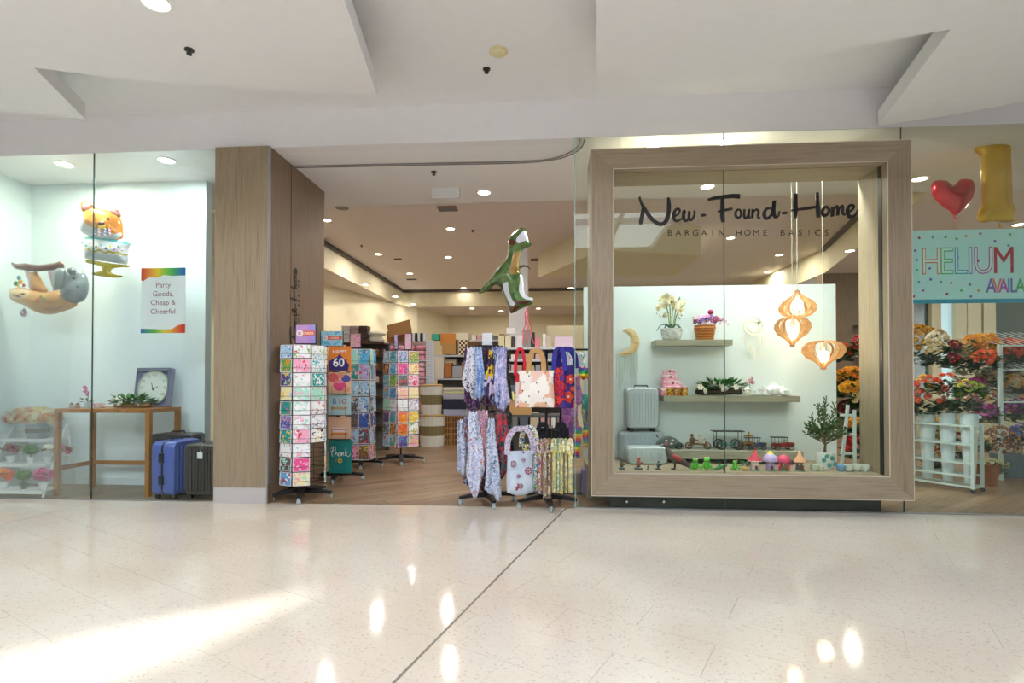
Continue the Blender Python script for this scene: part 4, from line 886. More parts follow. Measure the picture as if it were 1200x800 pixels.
bal('cake', [(512, 252), (560, 248), (680, 262), (822, 290), (818, 330), (815, 375), (808, 430), (790, 434), (650, 414), (530, 396), (512, 385), (510, 320)], .075, [wht, foil('teal', '5cc4c0'), foil('cake_grey', 'c4d0d8'), foil('gold', 'c8b428')],
    [([(514, 256), (560, 252), (680, 264), (818, 294), (816, 308), (680, 282), (560, 268), (516, 270)], 1), ([(514, 345), (560, 352), (610, 358), (660, 372), (720, 378), (812, 392), (806, 426), (650, 410), (530, 392), (515, 382)], 2),
     ([(513, 318), (530, 335), (560, 330), (590, 348), (620, 348), (650, 340), (680, 362), (710, 350), (745, 362), (770, 358), (800, 372), (814, 366), (812, 378), (790, 380), (760, 368), (740, 374), (710, 364), (680, 372), (650, 354), (620, 360), (590, 358), (560, 344), (530, 346), (513, 332)], 3)], dy=-.01, step=.02)
for i, (x, y, c) in enumerate(((558, 318, '2f9a8a'), (590, 303, 'e8a0c8'), (628, 327, '7a2c3c'), (662, 315, '5cb8d0'), (695, 337, '2c3a8c'), (725, 325, 'e8d04c'), (755, 345, 'c07ad8'), (782, 332, '3c8a5c'), (808, 352, 'e89ab8'), (530, 298, '4ca8b8'))): dot(t, x, y, 8, mat('sprinkle_' + c, c, .3), -.088)
bal('cake_stand', [(508, 405), (530, 398), (640, 416), (700, 426), (812, 440), (812, 455), (760, 455), (705, 462), (690, 485), (720, 500), (766, 508), (766, 520), (700, 522), (620, 512), (558, 498), (562, 484), (600, 480), (625, 470), (618, 450), (580, 434), (520, 420)], .035, [foil('gold', 'c8b428')])
M().tube([(0.0, 0, -.26), (.005, 0, -.29), (-.005, 0, -.33)], .003, 5).build('tail', foil('gold', 'c8b428'), t)
# sloth balloon and grey elephant balloon
sc_ = at(52, 338, Yb - .02); t = thing('foil_balloon', 'tan sloth foil balloon hanging from a brown branch', 'balloon', sc_); CT = (52, 338); tan = foil('tan', 'd09a58'); tanl = foil('tan_dark', 'b07c48'); brn = foil('branch_brown', '6e4028')
kw = dict(ctr=CT, Y=Yb - .02)
bal('branch', [(32, 395), (60, 405), (110, 403), (135, 402), (190, 412), (240, 415), (275, 410), (340, 402), (385, 394), (412, 425), (395, 445), (330, 455), (250, 460), (180, 458), (120, 450), (60, 440), (38, 420)], .035, [brn], **kw)
bal('arm', [(122, 455), (170, 460), (205, 458), (235, 500), (265, 550), (290, 590), (230, 600), (160, 575), (148, 520), (135, 485)], .05, [tan, foil('silver_pink', 'c8a0a4')], [([(130, 462), (160, 465), (190, 505), (196, 560), (168, 565), (150, 515)], 1)], dy=.012, **kw)
bal('arm', [(290, 462), (330, 458), (358, 460), (362, 500), (350, 540), (350, 585), (330, 590), (312, 540), (300, 500)], .04, [foil('silver_pink', 'c8a0a4')], dy=.01, **kw)
bal('body', [(42, 610), (55, 575), (100, 562), (160, 575), (230, 592), (300, 598), (380, 592), (450, 640), (510, 670), (500, 700), (440, 725), (350, 748), (270, 748), (200, 725), (140, 690), (75, 668), (48, 645)], .11, [tan, tanl, foil('face_cream', 'e2c49a')], [([(70, 600), (110, 585), (180, 590), (215, 615), (195, 650), (130, 655), (85, 640)], 2), ([(300, 715), (350, 735), (430, 715), (480, 690), (440, 700), (360, 712)], 1)], dy=-.02, **kw)
dot(t, 130, 628, 13, inkk, -.118, ctr=CT, sc=(1, .4), name='eye'); dot(t, 188, 620, 16, inkk, -.122, ctr=CT, sc=(1, .4), name='eye'); dot(t, 158, 636, 12, mat('sloth_nose', '5a3a30', .3), -.125, ctr=CT, sc=(1, .5), name='nose')
for x, y, c, r in ((100, 545, '3a8a3c', 17), (122, 508, '3aa0b8', 16), (132, 535, 'e8b02c', 17), (158, 558, 'd83c34', 12), (118, 560, 'e8c84a', 10)): dot(t, x, y, r, mat('flower_foil_' + c, c, .3), -.06, ctr=CT, name='flower')
for x, y, c in ((298, 662, 'b0402c'), (320, 640, 'a8a02c'), (345, 655, '8a9a3c')): dot(t, x, y, 12, mat('patch_' + c, c, .35), -.13, ctr=CT, sc=(1, 1.3))
k = mpp(Yb)
M().tube([((140 / K - 52) * k, -.02, -((700 / K) + 230 - 338) * k), ((137 / K - 52) * k, -.02, -((718 / K) + 230 - 338) * k)], .006, 5).ball(((137 / K - 52) * k, -.02, -((737 / K) + 230 - 338) * k), (.044, .02, .05), 12).build('ornament', ramp_mat('ornament_foil', ['d8dce4', '3aa090', 'c84a6c', 'd8dce4', '3c6ab0'], 'voronoi', 60, .3, rnd=False), t, smooth=True)
ec = at(84, 335, Yb - .06); t = thing('foil_balloon', 'grey elephant foil balloon pressed against the sloth balloon', 'balloon', ec); CT = (84, 335); kw = dict(ctr=CT, Y=Yb - .06); gry = foil('elephant_grey', '8c9a9c', .35); gr2 = foil('elephant_dark', '74848a', .35)
bal('body', [(365, 600), (362, 540), (400, 480), (460, 452), (500, 452), (535, 480), (556, 540), (552, 600), (530, 650), (480, 675), (420, 668), (385, 645)], .11, [gry, gr2], [([(440, 600), (520, 600), (530, 645), (480, 668), (425, 660)], 1)], **kw)
bal('ear', [(358, 560), (355, 500), (372, 460), (410, 448), (445, 462), (448, 510), (435, 560), (400, 590), (370, 590)], .05, [gry], dy=-.09, **kw)
bal('ear', [(455, 470), (465, 450), (495, 446), (520, 465), (515, 490), (480, 495)], .03, [gr2], dy=-.09, **kw)
for x, y in ((508, 520), (535, 575)): dot(t, x, y, 9, inkk, -.10, ctr=CT, name='eye')

# poster on the glass
pa, pb = at(165, 314, .02), at(217, 390, .02); w, h = pb.x - pa.x, pa.z - pb.z
t = thing('poster', 'white party goods poster with rainbow bands on the left glass pane', 'poster', ((pa.x + pb.x) / 2, .014, (pa.z + pb.z) / 2)); M().box(-w / 2, w / 2, 0, .004, -h / 2, h / 2).build('sheet', mat('poster_paper', 'e9edf0', .45), t)
rb = ramp_mat('poster_rainbow', ['d8402c', 'e8862c', 'e8c82c', '7cc23a', '3aa06a', '2c6ab0'], 'gradient', 1, .45, stretch=(2.1, 0, 0), rnd=False, interp='LINEAR'); rb2 = ramp_mat('poster_rainbow_back', ['2c6ab0', '3aa06a', '7cc23a', 'e8c82c', 'e8862c', 'd8402c'], 'gradient', 1, .45, stretch=(2.1, 0, 0), rnd=False, interp='LINEAR')
for pts, mm in (([(0, 1), (1, 1), (1, .88), (.7, .875), (.52, .89), (.36, .85), (.18, .86), (.05, .80), (0, .81)], rb), ([(0, 0), (1, 0), (1, .14), (.84, .12), (.7, .06), (.5, .055), (.25, .065), (0, .07)], rb2)):
    o = M().prism([(x * w, (z - .5) * h) for x, z in pts], .001, 'xz', (0, 0, 0)).build('printed_band', mm, t, loc=(-w / 2, -.001, 0))
for i, s_ in enumerate(('Party', 'Goods,', 'Cheap &', 'Cheerful')): text_obj(s_, h * .115, 'print', mat('ink_mauve', '9a6070', .5), t, (0, -.001, h * (.20 - i * .135)), extrude=.0004)

# console table
tl = at(65.5, 478.5, .19); tr_ = at(177, 478.5, .19); x0_, x1_, zt = tl.x, tr_.x, tl.z; xb0, xb1 = at(101, 480, .68).x, at(206, 480, .68).x
t = thing('console_table', 'orange-stained timber console table in the left display bay', 'table', ((x0_ + x1_) / 2, .43, 0)); cx = (x0_ + x1_) / 2; lw = .052; sk = (xb1 - x1_) * 0
d_ = .26
M().box(x0_ - cx, x1_ - cx, -d_, d_, zt - .045, zt - .0).build('top', teak, t, bevel=.004)
for sx in (x0_ - cx, x1_ - cx - lw):
    for sy in (-d_, d_ - lw): M().box(sx, sx + lw, sy, sy + lw, 0, zt - .045).build('leg', teak, t, bevel=.003)
M().box(x0_ - cx + lw, x1_ - cx - lw, d_ - lw * .8, d_ - lw * .3, .28, .33).build('rail', teak, t)
for sx in (x0_ - cx + .012, x1_ - cx - lw + .012): M().box(sx, sx + .028, -d_ + lw, d_ - lw, .28, .33).build('rail', teak, t)
TY, TZ = .43, zt

# shared flowers
def petal_flower(n=6, rings=2, r=.5):
    m = M()
    for q in range(rings):
        R_ = r * (1 - .38 * q); up = .15 + .35 * q
        for i in range(n):
            a = 2 * pi * i / n + q * pi / n; d = Vector((cos(a), sin(a), 0)); p = Vector((-d.y, d.x, 0)); z = Vector((0, 0, 1))
            v = [d * .04 * r, d * R_ * .55 + p * R_ * .33 + z * up * R_ * .5, d * R_ + z * up * R_, d * R_ * .55 - p * R_ * .33 + z * up * R_ * .5]
            m.add(v, [(0, 1, 2, 3)])
    m.m = 1; m.ball((0, 0, r * .12), (r * .22, r * .22, r * .16), 6); return m
def rose(r=.5):
    m = M()
    for q, (R_, zz, n) in enumerate(((1, 0, 6), (.78, .25, 5), (.52, .42, 4), (.28, .5, 3))):
        for i in range(n):
            a = 2 * pi * i / n + q * .7; d = Vector((cos(a), sin(a), 0)); p = Vector((-d.y, d.x, 0)); z = Vector((0, 0, r))
            w_ = R_ * r * .62
            m.add([d * R_ * r * .25 - z * .3, d * R_ * r * .8 + p * w_ + z * (zz - .05), d * R_ * r + z * (zz + .18), d * R_ * r * .8 - p * w_ + z * (zz - .05)], [(0, 1, 2, 3)])
    return m.ball((0, 0, r * .2), (r * .35, r * .35, r * .4), 6)
FL = {}
def fmesh(kind, col):
    key = kind + col
    if key not in FL:
        c = mat('petal_' + col, col, .6); y = mat('flower_heart', 'e8c030', .6)
        FL[key] = (petal_flower(6, 2) if kind == 'daisy' else rose()).mesh('blossom', [c, y] if kind == 'daisy' else [c], smooth=50)
    return FL[key]
def leafy(m, c, rad, n, size, seed, up=.5, droop=0.):
    rnd = random.Random(seed)
    for i in range(n):
        a = rnd.uniform(0, 2 * pi); e_ = rnd.uniform(-.3, 1) * up; d = Vector((cos(a) * cos(e_), sin(a) * cos(e_), sin(e_))); L_ = size * rnd.uniform(.7, 1.25)
        b_ = Vector(c) + Vector((d.x * rad[0], d.y * rad[1], d.z * rad[2])) * rnd.uniform(.35, .95); p = d.cross(Vector((0, 0, 1))).normalized() * L_ * .24; u = Vector((0, 0, L_ * .1))
        tip = b_ + d * L_ - Vector((0, 0, droop * L_)); mid = b_ + d * L_ * .5
        m.add([b_, mid + p + u * .3, tip, mid - p + u * .3, mid - u], [(0, 1, 4), (1, 2, 4), (2, 3, 4), (3, 0, 4)])
    return m
def bouquet(t, c, rad, cols, n, size, seed, kind='rose', leaves=24, leaf=None, lsize=None, face=(0, -1, .35)):
    """blossoms over an ellipsoid of leaves; children of t"""
    rnd = random.Random(seed); m = leafy(M(), c, rad, leaves, lsize or size * 1.3, seed); m.build('foliage', leaf or leafm, t)
    fv = Vector(face).normalized(); gold = pi * (3 - sqrt(5)); k = 0; i = 0
    while k < n and i < n * 4:
        z = 1 - 2 * (i + .5) / (n * 2.2); i += 1
        if abs(z) > 1: break
        a = i * gold; d = Vector((sqrt(1 - z * z) * cos(a), sqrt(1 - z * z) * sin(a), z)); 
        if d.dot(fv) < -.25: continue
        p = Vector(c) + Vector((d.x * rad[0], d.y * rad[1], d.z * rad[2])) * rnd.uniform(.85, 1.05)
        q = (d + fv * .5).normalized().to_track_quat('Z', 'Y').to_euler()
        inst(fmesh(kind, rnd.choice(cols)), t, p, q, size * rnd.uniform(.8, 1.2), name='blossom'); k += 1
    return t
potw = mat('white_ceramic', 'e9ecee', .3); potg = mat('slate_pot', '5c6268', .5)
def pot(t, r, h, m_=None, z=0., name='pot', ribs=0, rim=True):
    p = [(r * .68, z), (r * .95, z + h * .85), (r * 1.06, z + h * .86), (r * 1.06, z + h), (r * .92, z + h), (r * .86, z + h * .8)] if rim else [(r * .6, z), (r * .9, z + h * .2), (r, z + h * .6), (r * .95, z + h), (r * .85, z + h)]
    return M().lathe(p, 18, ribs=ribs).build(name, m_ or potw, t, smooth=True)

# things on the table
pc = at(176, 452, .56); t = thing('wall_clock_box', 'large pale wall clock in an open display box leaning on the table', 'clock', (pc.x, .60, TZ), rz=radians(-14))
w, h, dd = .45, .46, .075
t.rotation_euler = (radians(-7), 0, radians(-4)); t.location.y = .56; t.location.z = TZ + .012
boxm = mat('lilac_box_card', 'a9add2', .6); m = M(); m.box(-w / 2, w / 2, dd - .004, dd, 0, h); m.box(-w / 2, -w / 2 + .012, 0, dd, 0, h); m.box(w / 2 - .012, w / 2, 0, dd, 0, h); m.box(-w / 2, w / 2, 0, dd, 0, .012); m.box(-w / 2, w / 2, 0, dd, h - .012, h); m.build('box', boxm, t)
M().box(-w / 2, w / 2, -.006, 0, h - .03, h + .003).box(-w / 2, -w / 2 + .02, -.006, 0, 0, h).box(w / 2 - .02, w / 2, -.006, 0, 0, h).build('box_rim', mat('slate_card', '6f7688', .5), t)
dial = M().lathe([(.2, .02), (.2, .05)], 40, (0, 0, .225), axis='y').build('dial', mat('clock_cream', 'dde4dc', .5), t, smooth=True)
M().tube([(.198 * cos(i * pi / 20), .016, .225 + .198 * sin(i * pi / 20)) for i in range(40)], .009, 6, closed=True).build('clock_rim', mat('clock_rim', 'c4cabb', .5), t, smooth=True)
for i in range(12):
    a = pi / 2 - i * pi / 6; r_ = ('XII', 'I', 'II', 'III', 'IIII', 'V', 'VI', 'VII', 'VIII', 'IX', 'X', 'XI')[i]
    o = text_obj(r_, .05, 'numeral', mat('numeral_grey', '8a8f86', .6), dial, (.156 * cos(a), .019, .225 + .156 * sin(a) - .016), extrude=.0005)
m = M(); m.cbox((.03, .017, .222), (.075, .002, .008), Matrix.Rotation(-.5, 3, 'Y')); m.cbox((-.012, .017, .235), (.008, .002, .1), Matrix.Rotation(-.3, 3, 'Y')); m.lathe([(.014, .015), (.014, .019)], 12, (0, 0, .21), axis='y'); m.build('hand', mat('hand_dark', '54504a', .5), t)
gp = at(156, 473, .38); t = thing('flower_wreath', 'green wreath with white blossoms lying on the table before the clock', 'wreath', (gp.x, .38, TZ))
leafy(M(), (0, 0, .07), (.24, .11, .07), 170, .085, 5, .9).build('foliage', leafm, t); m = M(); m.tube([(.2 * cos(i * pi / 12), .09 * sin(i * pi / 12), .03) for i in range(24)], .025, 6, closed=True).build('ring', kraft, t)
for i, (x, y, z) in enumerate(((-.05, -.13, .06), (-.09, -.10, .11), (.0, -.1, .12), (.14, -.11, .05), (-.18, -.09, .09), (.1, -.02, .12), (.02, .02, .13), (-.15, 0, .12))): inst(fmesh('daisy', 'f2f0e2'), t, (x, y, z), (.9 if y < -.05 else .2, .2 * (i % 3 - 1), i), .085 if i < 3 else .06, name='blossom')
op = at(103, 474, .36); t = thing('potted_orchid', 'small pink orchid in a glass pot at the left end of the table', 'plant', (op.x, .36, TZ)); pot(t, .035, .07, mat('pale_glass_pot', 'c4d6dc', .15))
M().tube([(0, 0, .06), (.005, 0, .14), (0, 0, .2)], .004, 5).build('stem', leafm, t)
for i, (x, z) in enumerate(((0, .22), (-.018, .19), (.02, .18), (.004, .155), (-.02, .24))): inst(fmesh('daisy', 'd86cb0'), t, (x, -.02, z), (1.3, 0, i), .05, name='blossom')
leafy(M(), (0, 0, .08), (.04, .04, .04), 10, .06, 3).build('foliage', leafd, t)
m = None
for i, (px, col, lb) in enumerate(((84, 'c8b8ac', 'tiny jewelled trinket at the left corner of the table'), (91, 'b8a090', 'tiny brown trinket beside the glass orchid pot'), (112, 'd8b4bc', 'small pink blossom spray lying on the table'), (121, 'e0c0c8', 'pale pink blossom spray beside the wreath'))):
    p = at(px, 475, .30); t = thing('trinket', lb, 'ornament', (p.x, .30, TZ), group='small things on the console table'); mm = mat('trinket_' + col, col, .4)
    if i < 2: M().lathe([(.02, 0), (.028, .015), (.018, .03), (.03, .045)], 10).build('body', mm, t, smooth=True); M().ball((0, 0, .05), .014, 8).build('knob', mat('trinket_knob', '7a6a78', .3), t, smooth=True)
    else:
        M().tube([(-.06, 0, .02), (0, -.02, .05), (.06, -.05, .0)], .003, 5).build('stem', kraft, t)
        for k_ in range(8): inst(fmesh('daisy', col), t, (-.05 + .014 * k_, -.01 - .004 * k_, .03 + .02 * sin(k_ * 2.1)), (1.2, 0, k_), .035, name='blossom')
tp = at(107, 475, .42); tag(M().box(-.16, .1, -.06, .06, 0, .012).build('tray', mat('pale_tray', 'dce4ea', .3), loc=(tp.x, .47, TZ)), 'thin pale tray lying on the back of the console table', 'tray')

# tiered plant stand
t = thing('plant_stand', 'white three-tier slatted plant stand left of the console table', 'stand', at(30, 560, .5) * Vector((1, 1, 0)) if False else Vector((at(30, 560, .5).x, .5, 0))); sx = t.location.x
tiers = [(-14, 63, 577, .14, .085, .30), (2, 66, 549, .40, .335, .22), (14, 74, 517, .62, .60, .20)]
TI = []
for i, (xa, xb, yy, Y, z, dp) in enumerate(tiers):
    a, b_ = at(xa, yy, Y).x, at(xb, yy, Y).x; TI.append((a, b_, Y, z))
    for k_ in range(5): M().box(a - sx, b_ - sx, Y - .5 - .11 + k_ * .048, Y - .5 - .11 + k_ * .048 + .038, z - .012, z).build('slat', potw, t)
    M().box(a - sx, b_ - sx, Y - .5 - .13, Y - .5 - .115, z - .035, z + .002).build('front_rail', potw, t)
for e_ in (0, 1):
    a, b_ = TI[0], TI[2]; xa = a[e_]; xb = b_[e_]
    M().tube([(xa - sx, a[2] - .5 - .12, 0.012), (xb - sx, b_[2] - .5 + .05, .78)], .014, 5).build('side_rail', potw, t); M().tube([(xb - sx, .3, .012), (xb - sx, b_[2] - .5 + .05, .78)], .012, 5).build('rear_leg', potw, t)
def small_plant(px, ti, kind, lb, seed, col=None):
    Y, z = TI[ti][2] - .02, TI[ti][3]; p = at(px, 540, Y); t = thing('potted_plant', lb, 'plant', (p.x, Y, z), group='small pots on the tiered stand')
    if kind == 'ball': pot(t, .035, .07, potg if ti == 0 else potw); M().tube([(0, 0, .06), (0, 0, .11)], .005, 5).build('stem', kraft, t); m = leafy(M().ball((0, 0, .15), (.08, .07, .055), 14), (0, 0, .15), (.08, .07, .055), 150, .03, seed, 1.); m.build('foliage', leafm, t)
    else: pot(t, .048, .08); bouquet(t, (0, -.01, .155), (.08, .05, .06), col, 9, .075 if kind == 'small' else .10, seed, 'daisy' if kind != 'rose' else 'rose', 60, leafm, .05)
small_plant(6, 0, 'daisy', 'pot with an orange red gerbera flower at the front of the bottom tier', 1, ['e8603c', 'e87c4c']); small_plant(29, 0, 'ball', 'clipped green ball plant in a slate urn on the bottom tier', 2); small_plant(52, 0, 'rose', 'pot of pink blossoms at the right of the bottom tier', 3, ['e060a0', 'e88ab8'])
small_plant(14, 1, 'small', 'pot of dark red flowers on the middle tier', 4, ['8a2c44', 'a8405c']); small_plant(37, 1, 'ball', 'clipped green ball plant in a white urn on the middle tier', 5); small_plant(58, 1, 'small', 'pot of white flowers with dark leaves on the middle tier', 6, ['f0f0ea', 'e4e8e0']); small_plant(75, 1, 'small', 'pot with a crimson bloom behind the table leg', 8, ['c8284c', 'd84068'])
p = at(45, 517, .60); t = thing('flower_bucket', 'zinc bucket overflowing with cream and orange flowers on the top tier', 'flower arrangement', (p.x, .60, .60)); zinc = mat('zinc', 'a8b4be', .4, .5)
M().lathe([(.10, 0), (.125, .2), (.132, .2), (.132, .21), (.11, .21)], 20).build('bucket', zinc, t, smooth=True); M().lathe([(.115, .07), (.122, .12)], 20).build('band', mat('jute_band', '8a8a80', .8), t)
bouquet(t, (0, -.04, .25), (.33, .15, .11), ['ece2b4', 'e8d8a0', 'f0ead0', 'e07c38', 'd8c8b8', 'e8b080'], 80, .1, 9, 'rose', 60, leafm, .08); bouquet_done = True

# suitcases by the pillar
def suitcase(name, lb, w, d, h, loc, rz, col, ribs=9, group='suitcases in the left display bay', handle=True, trim=None, wheels=True, vertical_seam=True, rad=.05):
    t = thing(name, lb, 'suitcase', loc, rz, group=group); sh = mat('shell_' + col, col, .38, coat=.3); tr2 = trim or mat('case_trim', '1d1e22', .5); z0_ = .045 if wheels else .0
    def rr(w_, h_, r_): return [(sx * (w_ / 2 - r_) + r_ * cos(a), sz * (h_ / 2 - r_) + r_ * sin(a)) for sx, sz, a0 in ((1, 1, 0), (-1, 1, pi / 2), (-1, -1, pi), (1, -1, 3 * pi / 2)) for a in [a0 + q * pi / 6 for q in range(4)]]
    for s_ in (-1, 1):
        m = M(); o_ = rr(w, h - z0_, rad); i_ = rr(w - .03, h - z0_ - .03, rad * .8); zc = z0_ + (h - z0_) / 2; n = len(o_)
        y0_, y1_, y2_ = s_ * .012, s_ * (d / 2 - .02), s_ * d / 2
        m.add([(x, y0_, z + zc) for x, z in o_] + [(x, y1_, z + zc) for x, z in o_] + [(x, y2_, z + zc) for x, z in i_], [(k_, (k_ + 1) % n, n + (k_ + 1) % n, n + k_) for k_ in range(n)] + [(n + k_, n + (k_ + 1) % n, 2 * n + (k_ + 1) % n, 2 * n + k_) for k_ in range(n)] + [tuple(range(2 * n, 3 * n))])
        for k_ in range(ribs):
            x = (k_ + .5) / ribs * (w - .07) - (w - .07) / 2; m.box(x - .011, x + .011, s_ * (d / 2 - .002) if s_ > 0 else -d / 2 - .012, s_ * (d / 2 - .002) + (.014 if s_ > 0 else 0), zc - (h - z0_) / 2 + .05, zc + (h - z0_) / 2 - .05)
        m.build('shell', sh, t, smooth=40)
    m = M(); o_ = rr(w - .006, h - z0_ - .006, rad); m.prism([(x, z + z0_ + (h - z0_) / 2) for x, z in o_], .026, 'xz'); m.build('zip', tr2, t)
    if handle:
        M().tube([(-.08, 0, h - .004), (-.075, 0, h + .022), (.075, 0, h + .022), (.08, 0, h - .004)], .009, 6).build('top_handle', tr2, t, smooth=True)
    if wheels:
        for sx in (-1, 1):
            for sy in (-1, 1): M().lathe([(.02, -.02), (.024, -.012), (.024, .012), (.02, .02)], 12, (sx * (w / 2 - .06), sy * (d / 2 - .04), .025), axis='y').box(sx * (w / 2 - .06) - .015, sx * (w / 2 - .06) + .015, sy * (d / 2 - .04) - .022, sy * (d / 2 - .04) + .022, .035, .06).build('wheel', tr2, t)
    return t
hb = at(200, 510, .3).z
a0 = suitcase('suitcase', 'dark charcoal ribbed suitcase standing behind the blue one', .52, .26, hb, (at(200, 550, .56).x + .07, .60, 0), radians(4), '3c3c40', 11)
b0 = suitcase('suitcase', 'royal blue suitcase seen edge on with a dark zip', .44, .27, hb - .04, (at(198, 550, .16).x + .03, .26, 0), radians(-93), '4c62b4', 7, rad=.07)
c0 = suitcase('suitcase', 'black-brown ribbed suitcase with a hanging white tag by the pillar', .46, .24, at(235, 520, .12).z, (at(238, 550, .14).x + .04, .22, 0), radians(0), '35322f', 11)
for zz_ in (.22, .46): M().cbox((.235, 0, zz_), (.02, .05, .1)).build('lock', mat('case_trim', '1d1e22', .5), b0)
for tt, x, y, z in ((c0, -.03, -.14, .50), (a0, -.19, -.145, .50)): M().box(x - .03, x + .03, y - .002, y, z - .05, z + .02).tube([(x, y, z + .02), (x + .01, y + .03, z + .1)], .002, 4).build('tag', mat('tag_white', 'eef0f4', .5), tt)
# ================================================================ THE FRAMED DISPLAY WINDOW
shelfw = ramp_mat('grey_oak_shelf', ['8f8c7c', 'a5a290', '989482'], 'noise', 5, .5, (.4, 9, 9), interp='LINEAR', rnd=False)
SY = PY - .17          # how far out things on the shelves stand
def shelf(x0, x1, ytop, ybot, dp, lb):
    Yf = PY - dp; a, b_ = at(x0, ytop, Yf), at(x1, ybot, Yf)
    o = M().box(a.x, b_.x, Yf, PY, b_.z, a.z).build('wall_shelf', shelfw, bevel=.002); tag(o, lb, 'shelf', 'floating shelves in the framed window'); return a.z
Z_1 = shelf(768, 859, 398, 404.5, .26, 'short grey oak floating shelf under the white orchid'); Z_2 = shelf(778, 938, 463.5, 471, .30, 'long grey oak floating shelf with wreath and teapots')
Yl = PY - .36; a, b_ = at(744, 527, Yl), at(941, 538.5, Yl)
Z_3 = a.z; tag(M().box(a.x, b_.x, Yl, PY, b_.z, a.z).build('low_shelf', shelfw, bevel=.002), 'low grey oak ledge carrying the metal model vehicles', 'shelf', 'floating shelves in the framed window')
# white orchid in a marbled pot
Y = PY - .15; p = at(787, 398, Y); t = thing('white_orchid', 'white orchid with several stems in a marbled white pot on the top shelf', 'plant', (p.x, Y, Z_1))
M().lathe([(.075, 0), (.098, .015), (.115, .075), (.122, .135), (.112, .135), (.108, .11)], 20).build('pot', ramp_mat('marble', ['eef0f0', 'c9cfd2', 'f4f6f6', 'b8bcc0'], 'noise', 7, .25, dist=2., stops=[.35, .48, .52, .7], interp='LINEAR'), t, smooth=True)
m = M()
for i in range(9):
    a_ = i * .75; d = Vector((cos(a_), sin(a_) * .6, 0)); L_ = .13 + .05 * (i % 3); ps = [d * L_ * q / 5 + Vector((0, 0, .12 + .10 * sin(q * .55) - .012 * q)) for q in range(6)]; w_ = Vector((-d.y, d.x, .1)).normalized()
    vs = []; [vs.extend([pp + w_ * .022 * sin(pi * (q + .6) / 6), pp - w_ * .022 * sin(pi * (q + .6) / 6)]) for q, pp in enumerate(ps)]; m.add(vs, [(2 * q, 2 * q + 1, 2 * q + 3, 2 * q + 2) for q in range(5)])
m.build('leaf', leafd, t)
rnd = random.Random(4); stx = (-.05, -.02, .01, .05, .075)
for i, x in enumerate(stx):
    hh = (.42, .46, .47, .44, .36)[i]; M().tube([(x * .3, 0, .11), (x * .7, -.01, .28), (x * 1.2, -.02, hh), (x * 2.2 - .02, -.04, hh + .06)], .006, 6).build('stem', ramp_mat('stem_green', ['6f9a3c', '8fae4c'], 'noise', 5, .5, interp='LINEAR'), t)
wh = fmesh('daisy', 'f0e9cc')
for i in range(40):
    a_ = rnd.uniform(0, 2 * pi); r_ = sqrt(rnd.random()); inst(wh, t, (-.02 + .16 * r_ * cos(a_), -.05 + .05 * rnd.uniform(-1, 1), .40 + .12 * r_ * sin(a_)), (1.4 + rnd.uniform(-.4, .4), rnd.uniform(-.5, .5), i), .09, name='blossom')
for i in range(12): inst(fmesh('rose', '7c7a40'), t, (rnd.uniform(-.18, .14), -.05, rnd.uniform(.24, .32)), (1, 0, i), .018, name='bud')
# woven basket of magenta flowers
p = at(826, 398, Y); t = thing('flower_basket', 'woven orange basket of pink and magenta flowers on the top shelf', 'flower arrangement', (p.x, Y, Z_1)); wick = ramp_mat('wicker_orange', ['a85c1c', 'd88a3a', 'c47428'], 'checker', 60, .6, rnd=False)
m = M(); m.lathe([(.088, 0), (.10, .06), (.115, .165), (.118, .17), (.105, .17)], 20, ribs=.02, sq=.35); m.build('basket', wick, t)
for z in (.02, .05, .08, .11, .14):
    r = .09 + z * .155; M().tube([(r * 1.04 * cos(i * pi / 10) * (1 / max(abs(cos(i * pi / 10)), abs(sin(i * pi / 10)))) ** .35, r * 1.04 * sin(i * pi / 10) * (1 / max(abs(cos(i * pi / 10)), abs(sin(i * pi / 10)))) ** .35, z) for i in range(20)], .007, 5, closed=True).build('weave', mat('wicker_light', 'd08a3e', .6), t)
bouquet(t, (.03, -.02, .22), (.15, .09, .07), ['a8307c', '8a2a80', '6a4cae', 'e8b8e0', 'd898d0', 'c03c8c'], 46, .055, 12, 'daisy', 30, leafd, .06)
for i in range(7): inst(fmesh('daisy', 'e8c4e8' if i % 2 else 'f0d8ee'), t, (.13 + .02 * i, -.04, .25 - .012 * i + .02 * (i % 2)), (1.3, 0, i), .05, name='blossom')
M().ball((.06, -.03, .32), (.035, .03, .032), 10).build('pompon', mat('pompon_magenta', '9c2260', .8), t, smooth=True)
# hanging ornaments
Y = PY - .05; cc = at(736, 400, Y); t = thing('moon_ornament', 'crescent moon dreamcatcher with pale tassels on the display wall', 'ornament', cc, group=None)
k = mpp(Y); C_ = [(-6, 13), (3, 15), (9, 10), (13, 1), (11, -9), (4, -15), (-6, -16), (-11, -13), (-3, -11), (3, -5), (3, 4), (-1, 10)]
m = M(); inflate([(x * k, y * k) for x, y in C_], .012, .02, (), 4).build('crescent', ramp_mat('raffia', ['d8b888', 'e8cfa0', 'c8a068'], 'noise', 40, .7, (1, 1, 1), interp='LINEAR'), t, smooth=80)
M().tube([(x * k, 0, y * k) for x, y in spline(C_, 4)], .006, 5, closed=True).build('rim', mat('raffia_rim', 'ecdcb8', .7), t)
M().tube([(0, 0, 14 * k), (0, .02, 24 * k)], .002, 4).build('cord', mat('cord_white', 'e6e2d4', .6), t)
for i in range(12):
    x = (-13 + 2.2 * i) * k; L_ = (26 + 14 * sin(i * .9)) * k; M().tube([(x, 0, -(13 + (.5 * abs(i - 6))) * k * .9), (x + .004 * sin(i), 0, -15 * k - L_ * .5), (x, 0, -16 * k - L_)], .0045, 5).build('tassel', mat('pale_tassel', 'cfdcd6', .7), t)
